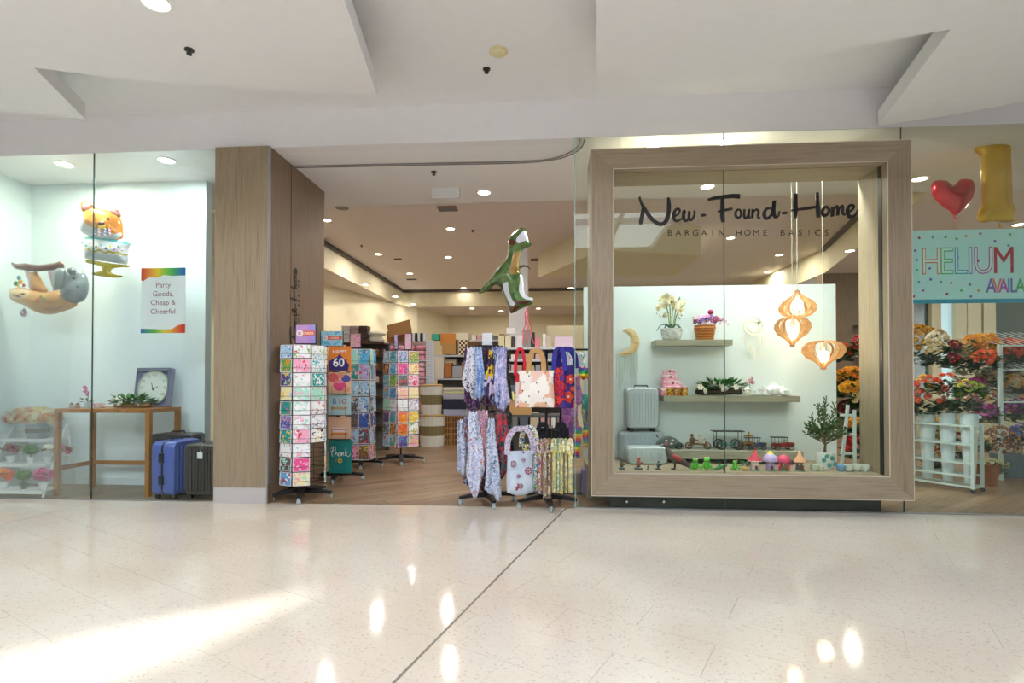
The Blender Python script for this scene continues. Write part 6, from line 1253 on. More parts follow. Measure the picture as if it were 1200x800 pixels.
pxballoon((1168, 215), [(1147, 176), (1150, 168), (1158, 161), (1170, 160), (1180, 162), (1185, 170), (1186, 195), (1186, 220), (1187, 236), (1190, 245), (1188, 256), (1178, 257), (1165, 256), (1153, 257), (1149, 251), (1151, 243), (1154, 237), (1154, 215), (1154, 190), (1153, 183)], .085, mat('foil_gold_number', 'dcaa18', .2, .35, coat=.6), 'gold foil balloon shaped like the number one', tail=(1172, 258), wr=.06)
# banner behind the glass
ba, bb = at(1069.5, 269, .035), at(1200, 356, .035); bx1 = ba.x + 2.45; zt_, zb_ = at(1070, 269.5, .035).z, at(1070, 355.5, .035).z
t = thing('helium_banner', 'pale aqua banner with multicoloured lettering and confetti behind the glass', 'banner', (ba.x, .035, zb_)); h = zt_ - zb_
M().box(0, bx1 - ba.x, 0, .006, 0, h).build('sheet', mat('banner_aqua', 'b5dfe2', .5), t); M().box(0, bx1 - ba.x, -.001, 0, 0, h * .055).build('border', mat('banner_teal', '2a93b4', .5), t)
cols = ['e07a5a', '4cb06c', '3a9ac4', '7a5cb8', 'b84cae', 'b8304c', 'e08a4c']; colm = [mat('ban_' + c, c, .5) for c in cols]
def outlined(s_, x, z, size, gap, Y0=-.002):
    px_ = [1091, 1107.5, 1122.5, 1133.5, 1147.5, 1169.5, 1183, 1201] + [1217 + 16.5 * q for q in range(8)]
    for i, c in enumerate(s_):
        x = (px_[i] - 1069.5) * .00857
        if c != ' ':
            o = text_obj(c, size, 'letter', colm[i % 7], t, (x, Y0, z), extrude=.001, offset=0. if c == 'M' else .004, xs=.75); o2 = None if c == 'M' else text_obj(c, size, 'letter_fill', mat('banner_pink_fill', 'c8e4e6', .5), t, (x, Y0 - .0016, z), extrude=.0005, offset=-.007, xs=.75)
outlined('HELIUM BALLOONS', (1089 - 1069.5) * .00885, h * .40, h * .52, .178)
x = (1154 - 1069.5) * .00885
avx = [1155.5, 1162, 1169, 1174.5, 1179.5, 1187, 1195] + [1203 + 8 * q for q in range(8)]
for i, c in enumerate('AVAILABLE HERE'):
    x = (avx[i] - 1069.5) * .00857
    if c != ' ': text_obj(c, h * .27, 'letter', [colm[3], colm[0], colm[4], colm[2], colm[3], colm[1], colm[2]][i % 7], t, (x, -.002, h * .14), extrude=.001, offset=.002, xs=.7)
for (px, py, c) in ((1079, 278, 5), (1095, 277, 2), (1110, 277, 1), (1123, 279, 1), (1134, 276, 6), (1151, 273, 4), (1186, 274, 1), (1074, 293, 3), (1076, 304, 2), (1076, 316, 1), (1124, 301, 3), (1148, 305, 5), (1168, 282, 3), (1092, 327, 3), (1078, 330, 2), (1104, 330, 2), (1116, 331, 0), (1138, 333, 3), (1083, 340, 4), (1128, 340, 1), (1111, 344, 5), (1148, 340, 6), (1139, 347, 3), (1072, 347, 5), (1188, 310, 4), (1091, 314, 3), (1184, 287, 2)):
    p = at(px, py, .03); M().lathe([(.013, -.003), (.013, -.001)], 10, (p.x - ba.x, 0, p.z - zb_), axis='y').build('confetti_dot', colm[c], t)

# tall white stand with three flower cones
A = onz(1139, 572, .06); B = onz(1060, 560.5, .06); A.z = B.z = 0; dv = (B - A); Ls = dv.length; dv.normalize(); rz_ = math.atan2(dv.y, dv.x)
t = thing('flower_rack', 'white tube rack on casters holding tall white flower cones', 'rack', A, rz_); rk = mat('rack_white', 'c6dbdb', .4)
zs_ = [.775, .56, .34, .19, .07]
for sx in (0, Ls):
    for sy in (0, -.22): M().box(sx - .016, sx + .016, sy - .014, sy + .014, .05, .78).build('post', rk, t)
    inst(caster_me, t, (sx, 0, 0), name='caster', mat_=mat('dark_caster', '33363a', .4)); inst(caster_me, t, (sx, -.22, 0), name='caster', mat_=MATS['dark_caster'])
    M().box(sx - .014, sx + .014, -.22, 0, .055, .08).build('foot_rail', rk, t)
for z in zs_:
    for sy in (0, -.22): M().box(0, Ls, sy - .010, sy + .010, z - .012, z + .012).build('rail', rk, t)
nrm = Vector((dv.y, -dv.x, 0)); nrm = nrm if nrm.y > 0 else -nrm
def local(px, Yy):   # distance along the rack of a picture column
    best = min((abs(at(px, 500, q.y).x - q.x), s_ / 200 * Ls) for s_ in range(-20, 260) for q in [A + dv * (s_ / 200 * Ls) + nrm * .11]); return best[1]
conem = mat('cone_white', 'cfe2ea', .35); bq = []
for i, (px, lb) in enumerate(((1135.5, 'tall white flower cone nearest the end post of the rack'), (1110, 'tall white flower cone in the middle of the rack'), (1086, 'tall white flower cone close to the timber frame'), (1063, 'tall white flower cone hidden behind the timber frame'))):
    s_ = local(px, 1); c = A + dv * s_ + nrm * .11; t = thing('flower_cone', lb, 'vase', (c.x, c.y, .10), group='flower cones in the white rack'); M().lathe([(.05, 0), (.07, .38), (.088, .80), (.092, .80), (.092, .815), (.084, .815), (.078, .78)], 22).build('cone', conem, t, smooth=True)
    if i == 0: M().ball((.05, -.09, .78), (.02, .015, .022), 8).build('shell_clip', conem, t, smooth=True)
    bq.append(c)
def bunch(px, py, wpx, hpx, Y, cols, n, size, lb, kind='rose', leaves=40, leaf=None, seed=None, name='flower_bunch', depth=.6, grp=None, base=None, stems=True):
    c = at(px, py, Y); k = mpp(Y); t = thing(name, lb, 'flowers', c, group=grp or 'flower bunches in the right part of the shop'); seed = seed or int(px * 7 + py)
    rad = (wpx * k / 2, wpx * k / 2 * depth, hpx * k / 2); bouquet(t, (0, 0, 0), rad, cols, n, size, seed, kind, leaves, leaf or leafm, size * 1.1)
    if stems:
        m = leafy(M(), (0, .05, -rad[2] * 1.0), (rad[0] * .9, rad[1], rad[2] * .9 + .06), 120, size * 1.2, seed + 5); m.build('lower_leaves', leafd, t)
    return t
R1 = ['e86a44', 'd84c34', 'f08a5c', 'e8785c']; GY = ['e8a02c', 'f0b83c', 'e89028']; RO = ['d83a24', 'e85a2c', 'f06a34', 'c82c2c']; CR = ['ecdcae', 'e8d09c', 'd8c08c']; PU = ['8a3a8c', 'b05ab0', 'a03478', '6a2c74']; YG = ['c8c84c', 'a8b840', 'e0d060']; PK = ['e0a0a0', 'd87c94', 'f0c4b4']
bunch(1086, 461, 40, 40, bq[2].y, R1 + ['e8b04c'], 22, .085, 'bunch of orange red ranunculus in the cone close to the frame'); bunch(1109, 458, 28, 44, bq[1].y, R1[:2], 7, .085, 'dark leafy bunch with a few orange blooms in the middle cone', leaves=120, leaf=leafd)
bunch(1136, 462, 30, 32, bq[0].y, YG, 10, .085, 'green and yellow bunch in the cone by the end post', leaves=110)
bunch(1066, 465, 20, 36, bq[3].y, ['c84c84', 'a83a6c'], 8, .08, 'pink bunch peeking out beside the timber frame')
bunch(1078, 402, 40, 40, 2.9, ['c8942c', 'd8a840', 'b8842c'], 44, .10, 'golden dried bunch at the upper left by the frame', leaves=10); bunch(1100, 406, 26, 36, 2.7, CR + ['f2ead8', 'c8a868'], 34, .085, 'cream and white bunch high up next to the golden one', leaves=16, leaf=leafd)
YR = 2.3
bunch(1128, 414, 26, 28, YR, CR + ['f0c07c'], 24, .10, 'cream apricot bunch at the left of the top row'); bunch(1152, 405, 36, 26, YR, GY, 30, .11, 'bright orange yellow bunch at the crest of the top row'); bunch(1158, 420, 30, 18, YR - .25, RO[1:3] + ['f08a4c'], 20, .10, 'orange bunch hanging under the yellow one')
bunch(1180, 411, 34, 24, YR, RO, 30, .10, 'red orange bunch right of the white post in the top row'); bunch(1200, 412, 24, 24, YR, RO[:2], 18, .10, 'deep red bunch at the right end of the top row'); bunch(1119, 405, 12, 12, YR - .1, ['8a1c34', 'a02840'], 6, .07, 'small dark crimson sprig left of the top row', leaves=6); bunch(1117, 421, 12, 12, YR - .1, ['b81c34', 'a02840'], 5, .08, 'small crimson bloom under the dark sprig', leaves=6)
bunch(1140, 438, 34, 20, YR, ['b8a890', 'a8a080'], 12, .07, 'muted grey green bunch in the second row', leaves=80); bunch(1164, 444, 24, 16, YR, CR, 16, .08, 'cream lilies left of the white post'); bunch(1146, 451, 18, 16, YR - .1, ['b83a7c', 'c84c8c'], 12, .08, 'magenta bunch under the grey green one'); bunch(1186, 449, 30, 18, YR, ['f0c070', 'e8a850', 'ecdcae'], 24, .085, 'apricot and cream bunch right of the white post'); bunch(1180, 436, 26, 12, YR + .1, ['7a3a5c', '9a3a4c'], 12, .07, 'dusky plum bunch under the top right row'); bunch(1204, 446, 22, 18, YR, CR, 14, .08, 'cream bunch at the far right of the second row')
bunch(1152, 468, 30, 20, YR - .2, ['c87a5c', 'b85c74', 'd8a07c'], 16, .07, 'small dusky orange bunch above the magenta ones'); bunch(1158, 484, 26, 18, YR - .3, PU[1:3] + ['d880c0'], 20, .085, 'magenta bunch left of the post in the third row'); bunch(1184, 480, 32, 20, YR - .2, PU, 28, .085, 'purple bunch right of the post in the third row'); bunch(1204, 474, 24, 20, YR - .2, PU[:2] + ['d8a07c'], 16, .085, 'dark purple bunch at the right end of the third row')
bunch(1172, 522, 40, 44, 1.75, ['6a3c3c', '7c4a44', '583434'], 60, .07, 'large reddish brown dried bush in a terracotta basket', 'daisy', 90, ramp_mat('dried_leaf', ['4c2e2e', '6c4440'], 'noise', 9, .8), stems=False); bunch(1150, 518, 18, 14, 1.7, CR, 10, .07, 'cream lilies beside the rack post'); bunch(1162, 545, 30, 14, 1.55, ['e8e0b8', 'd8d8a0'], 16, .06, 'pale yellow flowers at the foot of the brown bush')
bunch(1198, 508, 26, 22, 1.9, ['4c5c9c', '6a6ab0', '3c4c6c'], 20, .07, 'dark blue bunch by the right edge'); bunch(1106, 500, 18, 30, 2.6, ['d83a3c', 'e8b03c'], 8, .09, 'red blossom glimpsed between the cones', leaves=50, leaf=leafd); bunch(1122, 520, 16, 30, 2.6, ['b83a6c', 'c8a03c'], 8, .08, 'pink blossom low between the right cones', leaves=50, leaf=leafd); bunch(1094, 530, 14, 36, 2.6, ['c8a03c', 'd86a3c'], 8, .08, 'mustard blossom low between the left cones', leaves=40, leaf=leafd)
p = onz(1166, 571, 0); t = thing('terracotta_basket', 'square terracotta coloured basket under the brown bush', 'basket', (p.x, p.y + .15, 0), .2); M().lathe([(.09, 0), (.13, .26), (.14, .27), (.12, .27)], 20, sq=.4, ribs=.01).build('basket', ramp_mat('terracotta_weave', ['9a5a34', 'b87044', '8a4c2c'], 'checker', 50, .7, rnd=False), t)
for px, w, lb in ((1190, .15, 'slate blue pot at the right edge behind the basket'), (1206, .16, 'second slate blue pot at the right edge')):
    p = onz(px, 562, 0); t = thing('blue_pot', lb, 'pot', (p.x, p.y + .2, 0), group='slate pots at the right edge'); M().lathe([(.10, 0), (w, .3), (w, .32), (w - .03, .32)], 20).build('pot', mat('slate_blue', '56707c', .5), t, smooth=True)
# second rack behind: post and sloping shelf rails
Y = 1.95; p = at(1172, 500, Y); t = thing('tier_rack', 'white tiered wire rack with one tall post among the flowers', 'rack', (p.x, Y, 0))
ptop = at(1172, 404, Y).z; M().box(-.02, .02, -.02, .02, 0, ptop).build('post', rk, t); M().box(1.2, 1.24, -.02, .02, 0, ptop).build('post', rk, t)
for z in (ptop, at(1172, 432, Y).z, at(1172, 470, Y).z, .5):
    M().box(0, 1.24, -.012, .012, z - .02, z).build('rail', rk, t); m = M(); [m.tube([(x * .1, 0, z), (x * .1, .7, z + .22)], .004, 4) for x in range(13)]; m.build('wire_shelf', rk, t)
# seen through the framed window at the right: flowers and ladder stand
YW = 2.6
bunch(1000, 440, 34, 18, YW, GY, 26, .10, 'mustard yellow bunch seen through the window beside the reveal'); bunch(1002, 455, 34, 16, YW - .1, ['e0942c', 'd8842c', 'e8b03c'], 22, .10, 'orange bunch under the mustard one, seen through the window'); bunch(990, 412, 14, 18, YW + .5, ['c8402c', 'd85c34'], 8, .09, 'small rust red bunch at the edge of the display wall'); bunch(1008, 468, 16, 16, YW - .2, ['ecdcae', 'e8d09c'], 10, .09, 'cream bunch near the reveal'); bunch(995, 480, 26, 20, YW, ['8a2c3c', 'a03c4c', '6c2c3c'], 16, .09, 'wine red bunch in the middle of the ladder stand', leaf=leafd); bunch(1003, 498, 20, 16, YW - .2, ['e8942c', 'f0b03c'], 14, .10, 'orange lily bunch behind the ladder stand'); bunch(1003, 520, 22, 26, YW - .2, ['c81c2c', 'e03434'], 18, .10, 'scarlet bunch low behind the ladder stand', leaf=leafd); bunch(1006, 404, 12, 20, YW + .5, ['d84c5c', 'c83c4c'], 8, .08, 'coral spike bunch on the niche shelf')
Y = 1.8; p = at(990, 540, Y); t = thing('ladder_stand', 'white ladder-like stand leaning behind the display wall', 'stand', (p.x, Y, 0)); k = mpp(Y)
m1 = [((984 - 990) * k, at(984, 545, Y).z), ((993 - 990) * k, at(993, 474, Y).z)]
M().tube([(m1[0][0], 0, 0), (m1[1][0], .0, m1[1][1])], .022, 4).build('side_rail', rk, t); M().tube([((1000 - 990) * k, 0, 0), ((1000 - 990) * k, 0, at(1000, 480, Y).z)], .022, 4).build('side_rail', rk, t)
for z in (.35, .6, .85): M().box((985 - 990) * k, (1001 - 990) * k, -.015, .015, z - .015, z + .015).build('rung', rk, t)
# niche shelves in the timber wall
for z in (at(1005, 404, YB).z, at(1005, 418, YB).z): tag(M().box(nx0, nx1, YB, YB + .28, z - .03, z).build('niche_shelf', mat('shelf_brown', '5c4636', .5)), 'brown %s shelf in the timber wall niche' % ('upper' if z > at(1005, 411, YB).z else 'lower'), 'shelf', 'niche shelves')
for i in range(7): 
    z = at(1005, 404, YB).z if i < 3 else at(1005, 418, YB).z; p = Vector((nx0 + .12 + .16 * (i if i < 3 else i - 3), YB + .1, z)); tag(M().lathe([(.04, 0), (.045, .1), (.02, .15), (.02, .18)], 10).build('vase', mat('vase_%d' % (i % 3), ['c8b8a0', '8a3c3c', 'd8d4c8'][i % 3], .4), smooth=True, loc=p), '%s small vase on the %s niche shelf, %s from the display wall' % (['beige', 'wine red', 'off-white'][i % 3], 'upper' if i < 3 else 'lower', ('first', 'second', 'third', 'fourth')[i if i < 3 else i - 3]), 'vase', 'vases in the timber niche')

# ================================================================ SHOP FLOOR BEHIND THE ENTRANCE
def boxthing(name, lb, cat, x0, x1, y0, y1, Y, m_, grp=None, dp=None, rot=0., z=None, bev=.004):
    a, b_ = at(x0, y0, Y), at(x1, y1, Y); dp = dp or (b_.x - a.x) * .8; o = M().box(-(b_.x - a.x) / 2, (b_.x - a.x) / 2, 0, dp, 0, a.z - b_.z).build(name, m_, bevel=bev, loc=((a.x + b_.x) / 2, Y, b_.z if z is None else z)); o.rotation_euler = (0, 0, rot); return tag(o, lb, cat, grp)
cr_ = ramp_mat('weave_cream', ['e0dcd0', 'c9c4b4', 'eeeae0'], 'wave', 60, .8, rnd=False, stretch=(1, 1, 0)); sg_ = ramp_mat('seagrass', ['8f7f56', 'a89870', '7a6c48'], 'checker', 70, .8, rnd=False); rat = ramp_mat('rattan', ['a06c34', 'c08a4c', '8a5a28'], 'noise', 12, .6, interp='LINEAR'); shm = mat('shelf_light_grey', 'c0c2c8', .4); dks = mat('shelf_upright', '4a4c50', .5)
def hamper(x0, x1, y0, y1, Y, z, lb):
    a, b_ = at(x0, y0, Y), at(x1, y1, Y); R_ = (b_.x - a.x) / 2; H_ = a.z - b_.z; t = thing('laundry_hamper', lb, 'hamper', ((a.x + b_.x) / 2, Y + R_, z), group='round hampers stacked in the aisle')
    M().lathe([(R_ * .86, 0), (R_ * .90, H_ * .33)], 44, ribs=.012).build('lower_band', cr_, t); M().lathe([(R_ * .90, H_ * .33), (R_ * .95, H_ * .64)], 44, ribs=.012).build('seagrass_band', sg_, t); M().lathe([(R_ * .95, H_ * .64), (R_ * .98, H_ * .93)], 44, ribs=.012).build('upper_band', cr_, t); M().lathe([(R_ * 1.02, H_ * .93), (R_ * 1.02, H_ * .97), (R_ * .9, H_)], 30).build('lid', mat('lid_wood', 'b08c58', .6), t)
    return z + H_
zz = hamper(487, 519, 486, 523.5, 4.9, 0, 'lower round hamper with a seagrass band and wooden lid'); hamper(489, 516, 450, 486, 4.95, zz, 'upper round hamper standing on the other one')
Yw = 5.2; a, b_ = at(519, 488, Yw), at(546, 519, Yw); t = thing('rattan_hamper', 'rattan lattice hamper beside the round ones', 'hamper', ((a.x + b_.x) / 2, Yw + .2, 0)); w = (b_.x - a.x); hh = a.z - 0
for i in range(11):
    x = -w / 2 + w * i / 10; M().box(x - .008, x + .008, -.2, -.19, 0, hh).box(x - .008, x + .008, .19, .2, 0, hh).build('stake', rat, t)
for i in range(6): z = hh * i / 5; M().box(-w / 2 - .01, w / 2 + .01, -.21, -.198, z - .0 if i == 0 else z - .012, z + .012).build('hoop', rat, t)
M().box(-w / 2, w / 2, -.185, .2, .01, hh - .02).build('lining', mat('rattan_lining', '6a4a2c', .8), t)
z = hh + .012
for nm, c, h_, lb in (('tub', 'b4b8d0', .14, 'pale grey blue box directly on the rattan hamper'), ('tub', '2c3048', .20, 'dark navy box in the middle of the pile on the rattan hamper'), ('tub', 'c4c4d4', .10, 'pale lilac box above the navy one'), ('tub', 'd8d6a8', .07, 'yellow green folded throw on the pile'), ('tub', 'e4dccc', .07, 'cream folded throw on top of the pile')):
    o = M().box(-w / 2 - .0, w / 2 + .0, -.2, .2, 0, h_ - .004).build('storage_box' if h_ > .08 else 'folded_throw', mat('pile_' + c, c, .7), bevel=.015, loc=((a.x + b_.x) / 2, Yw + .2, z)); tag(o, lb, 'box' if h_ > .08 else 'throw', 'pile on the rattan hamper'); z += h_
# open metal shelving with baskets
def shelving(lb, x0, x1, Y, ys, dp=.45, m_=shm, top=None, back=True):
    a, b_ = at(x0, 400, Y).x, at(x1, 400, Y).x; t = thing('shelving', lb, 'shelving', ((a + b_) / 2, Y, 0), group='shelving units in the shop'); w = b_ - a; zs_ = [at(x0, y, Y).z for y in ys]
    for z in zs_: M().box(-w / 2, w / 2, 0, dp, z - .035, z).build('shelf', m_, t)
    H_ = top or max(zs_)
    for x in (-w / 2, w / 2 - .04): M().box(x, x + .04, dp - .05, dp, 0, H_).build('upright', dks, t)
    if back: M().box(-w / 2, w / 2, dp, dp + .02, 0, H_).build('back_panel', mat('shelf_back', '6f6a66', .6), t)
    return zs_
Y = 5.9; zs_ = shelving('open shelving with baskets left of the scarf rack', 508, 560, Y, (416, 443, 462, 492))
for q in (('wicker_box', 'orange wicker box on the top shelf of the basket unit', 'basket', 516, 534, 390.5, 404, Y + .1, ramp_mat('wk1', ['b8722c', 'd08c40'], 'wave', 30, .7, rnd=False)), ('wicker_basket', 'round tan basket in front of the orange box', 'basket', 518, 534, 402, 415, Y, mat('basket_tan', 'b88c54', .8)), ('lattice_basket', 'dark and cream lattice basket on the top shelf', 'basket', 537, 548, 398, 415.5, Y, ramp_mat('lattice', ['e0d0b0', '4c3828'], 'checker', 22, .7, rnd=False)), ('teal_tin', 'teal tin at the end of the top shelf', 'tin', 505.5, 514, 391, 398, Y, mat('teal_tin', '3aa890', .4)), ('woven_pouch', 'cream fluffy pouch beside the lattice basket', 'pouch', 534, 549, 390, 398, Y + .1, mat('fluffy_cream', 'e0d8c4', .9)),
          ('drawer_box', 'white drawer box with two fronts on the middle shelf', 'box', 510, 520, 418, 443, Y, mat('drawer_white', 'd8cfc0', .6)), ('orange_jar', 'orange brown jar on the middle shelf', 'jar', 521, 529, 425, 442.5, Y, mat('jar_orange', 'b87030', .5)), ('grey_basket', 'grey basket on the middle shelf', 'basket', 530, 541, 429, 442.5, Y, mat('basket_grey', 'a4a4ac', .8)), ('tan_basket', 'tan lidded basket at the right of the middle shelf', 'basket', 541, 549, 424, 442.5, Y, mat('basket_tan2', 'a08464', .8)), ('cream_basket', 'cream oval basket behind the jar', 'basket', 521, 534, 420, 427, Y + .2, mat('basket_cream', 'd8ccb0', .8)),
          ('brown_basket', 'brown basket on the upper shelf by the column', 'basket', 549, 562, 400, 415.5, Y, mat('basket_brown', '6c4c2c', .8))):
    boxthing(*q, grp='goods on the basket shelving', dp=.3)
for y in (430, 441): p = at(515, y - 6, Y - .003); M
# towel gondola with pegboard end
Y = 5.7; a, b_ = at(447, 400, Y).x, at(509, 400, Y).x
zt_ = at(470, 399, Y).z
t = thing('towel_gondola', 'white pegboard gondola stacked with pink towels', 'shelving', (b_, Y, 0), group='shelving units in the shop'); W_ = b_ - a
pegx = at(499.5, 400, Y).x - b_
m = M().box(pegx, 0, -.02, 0, 0, zt_); m.build('end_panel', mat('peg_white', 'd0d4e0', .5), t); mh = M()
for i in range(4):
    for j in range(22): mh.box(pegx + .02 + i * .032, pegx + .032 + i * .032, -.023, -.0195, zt_ - .06 - j * .05, zt_ - .048 - j * .05)
o = mh.build('peg_holes', mat('peg_hole', '7a7e8c', .6), t); o['kind'] = 'stuff'
for k_ in range(5): z = zt_ - .02 - k_ * .36; M().box(-W_, pegx, 0, .45, z - .42, z - .39).build('shelf', mat('peg_shelf', 'd8c8cc', .5), t)
M().box(-W_, pegx, .45, .47, 0, zt_).build('back_panel', mat('peg_back', 'c8b4b8', .6), t)
pks = [mat('towel_' + c, c, .9) for c in ('e8b4bc', 'dca0ac', 'f0c8cc', 'd88c9c')]; rows_ = ('top', 'second', 'third', 'fourth')
for k_ in range(4):
    for j in range(4):
        for s_ in range(3):
            z = zt_ - .02 - k_ * .36 - .39 + s_ * .105; xx = b_ - W_ + .02 + (j + .5) * (W_ + pegx - .04) / 4; c = random.choice(pks)
            o = M().box(-.09, .09, 0, .35, 0, .098).build('folded_towel', c, bevel=.03, loc=(xx, Y + .02, z)); tag(o, '%s folded towel, %s shelf, %s stack from the end panel, %s in it' % ({'e8b4bc': 'light pink', 'dca0ac': 'dusky pink', 'f0c8cc': 'pale pink', 'd88c9c': 'rose pink'}[c.name[6:]], rows_[k_], ('fourth', 'third', 'second', 'first')[j], ('lowest', 'middle', 'topmost')[s_]), 'towel', 'folded pink towels on the gondola')
boxthing('open_carton', 'brown carton with its flap tilted open above the pink towels', 'carton', 453, 478, 388, 400, Y + .3, kraft, dp=.3); o = M().cbox((0, 0, 0), (.52, .012, .30), None).build('carton_flap', kraft, loc=at(468, 385, Y + .25)); o.rotation_euler = (radians(-15), radians(-14), 0); tag(o, 'brown cardboard panel propped up over the pink towels', 'cardboard')
for i in range(6): boxthing('file_box', '%s upright folder, %s in the row above the towels' % (('black', 'white')[i % 2], ('first', 'second', 'third', 'fourth', 'fifth', 'sixth')[i]), 'folder', 480 + i * 3.1, 482.7 + i * 3.1, 390, 399.5, Y + .1, (mat('folder_black', '1c1c20', .5), mat('folder_white', 'd8d8d8', .5))[i % 2], 'folders above the towels', .25)
for x0_, x1_, y0_, y1_, lb in ((428, 453, 388, 394, 'upper fluffy cream cushion behind the rear spinner'), (430, 451, 394, 402, 'lower fluffy cream cushion behind the rear spinner')):
    c = at((x0_ + x1_) / 2, (y0_ + y1_) / 2, 4.3); k = mpp(4.3); tag(M().ball((0, 0, 0), ((x1_ - x0_) * k / 2, .14, (y1_ - y0_) * k / 2 * 1.15), 16).build('cushion', mat('fluffy_cream', 'e0d8c4', .9, bump=(60, .9, .03)), smooth=True, loc=c), lb, 'cushion', 'cushions on the jar shelf')
Y = 4.1; zs_ = shelving('dark brown shelf of jars behind the card spinners', 398, 450, Y, (401, 416, 432, 448, 464, 480, 498), dp=.35, m_=mat('brown_shelf', '4c3524', .5))
jarm = [mat('jar_amber', '8a5a30', .25), mat('jar_cream', 'd0c0a4', .5), mat('jar_brown', '5a3c28', .4)]
jar_me = M().lathe([(.045, 0), (.05, .01), (.05, .085), (.035, .1), (.038, .118)], 12).mesh('jar', jarm[0], smooth=True)
for k_, z in enumerate(zs_[1:]):
    for i in range(7 if k_ < 3 else 5):
        p = at(401 + i * 7.3, 400, Y); c = random.choice((0, 1, 2)); o = inst(jar_me, None, (p.x + .03, Y + .08, z), name='jar', mat_=jarm[c]); tag(o, '%s storage jar, %s shelf below the cushions, %s from the pillar end' % (('amber', 'cream', 'dark brown')[c], ('first', 'second', 'third', 'fourth', 'fifth', 'sixth')[k_], ('first', 'second', 'third', 'fourth', 'fifth', 'sixth', 'seventh')[i]), 'jar', 'storage jars on the brown shelf')
for i in range(3):
    for j in range(4):
        boxthing('little_box', '%s little drawer box, %s column, %s row above the spinners' % (('white', 'rose grey', 'dark')[i], ('first', 'second', 'third')[i], ('top', 'second', 'third', 'bottom')[j]), 'box', 400 + i * 10.2, 409.4 + i * 10.2, 381.5 + j * 4.9, 386 + j * 4.9, Y + .02, (mat('dr_white', 'e4dcd8', .5), mat('dr_rose', 'b49a94', .5), mat('dr_dark', '4c3a34', .5))[i], 'little drawer boxes on the brown shelf', .2)
for px, lb in ((378.5, 'first basket handle arching beside the pillar'), (385, 'second basket handle arching beside the pillar')):
    p = at(px, 392, Y); k = mpp(Y); t = thing('handled_basket', lb, 'basket', (p.x, Y + .1, 1.45), group='handled baskets beside the pillar'); M().lathe([(.06, 0), (.08, .15)], 14).build('basket', rat, t); M().tube([(3 * k * cos(a_), 0, .15 + (p.z - 1.5 + .06) * sin(a_) * .9) for a_ in [i * pi / 8 for i in range(9)]], .007, 5).build('handle', rat, t)
tag(M().box(at(374, 400, Y).x, at(392, 400, Y).x, Y, Y + .3, 0, 1.45).build('side_cabinet', mat('cabinet_grey', '8c847c', .6)), 'grey cabinet beside the pillar under the handled baskets', 'cabinet')
# steel gondola right of the scarves
Y = 3.6; zs_ = shelving('steel shelving behind the bag rack with boxes on top', 583, 672, Y, (407, 421, 434, 470, 500), dp=.42)
G = [('cream_box', 'cream box at the left end of the top steel shelf', 584, 591, 393, 407, 'd8c8a0'), ('cream_box', 'second cream box on the top steel shelf', 592, 599, 393.5, 407, 'dccfac'), ('dark_bottle', 'dark bottle between cream and white boxes', 599.6, 603, 394, 407, '3c3434'), ('grey_box', 'tall grey box with black top on the top steel shelf', 613.5, 622, 386, 407, '8c847e'), ('white_box', 'white box with a pink print on the top steel shelf', 605, 612.5, 393, 407, 'ddd0d4'), ('black_clock', 'small black box on the grey stack', 622.5, 626.5, 389, 407, '242428'), ('pink_box', 'bright pink box on the top steel shelf', 627, 632, 395, 407, 'e0788c'), ('white_bottle', 'white tall box right of the pink one', 636, 639.5, 391, 407, 'e4dcdc'), ('beige_box', 'beige box on the right half of the steel shelf', 640, 646, 394, 407, 'c4b09c'), ('lilac_case', 'pale lilac pink case lying at the right of the top steel shelf', 649.5, 671, 394.5, 407, 'd6bccc')]
for n_, lb, xa, xb, ya, yb, c in G: boxthing(n_, lb, n_.split('_')[1], xa, xb, ya, yb, Y + .04, mat('good_' + c, c, .5), 'goods on the top steel shelf', .2, z=zs_[0])
boxthing('display_tray', 'white tilted display tray behind the boxes', 'tray', 593, 604, 384, 391, Y + .3, mat('tray_white', 'e4dcdc', .5), dp=.05)
gc = ['c8b89c', '8c8c94', 'a87c6c', 'd8d0c8', '5c6470', 'b09a78', 'c89c9c', '70746c']; cn = ['sand', 'grey', 'russet', 'off-white', 'slate', 'tan', 'dusty pink', 'moss grey']
for k_, (z, hpx) in enumerate(((zs_[1], 9), (zs_[2], 9), (zs_[3], 22), (zs_[4], 20))):
    n_ = 12 if k_ < 2 else 7; wpx = 86 / n_
    for i in range(n_):
        xa = 584.5 + i * wpx; j = (i * 5 + k_ * 3 + (i * i) % 3) % 8; hz = hpx * mpp(Y) * random.uniform(.6, .95); a, b_ = at(xa, 400, Y).x, at(xa + wpx * .8, 400, Y).x
        o = M().box(0, b_ - a, 0, .2, 0, hz).build('boxed_good' if (i + k_) % 3 else 'tin', mat('sh_' + gc[j], gc[j], .5), bevel=.004, loc=(a, Y + .03, z)); tag(o, '%s %s on the %s steel shelf, %s from the scarf rack end' % (cn[j], 'box' if (i + k_) % 3 else 'tin', ('second', 'third', 'fourth', 'bottom')[k_], ('first', 'second', 'third', 'fourth', 'fifth', 'sixth', 'seventh', 'eighth', 'ninth', 'tenth', 'eleventh', 'twelfth')[i]), 'box' if (i + k_) % 3 else 'tin', 'goods on the lower steel shelves')
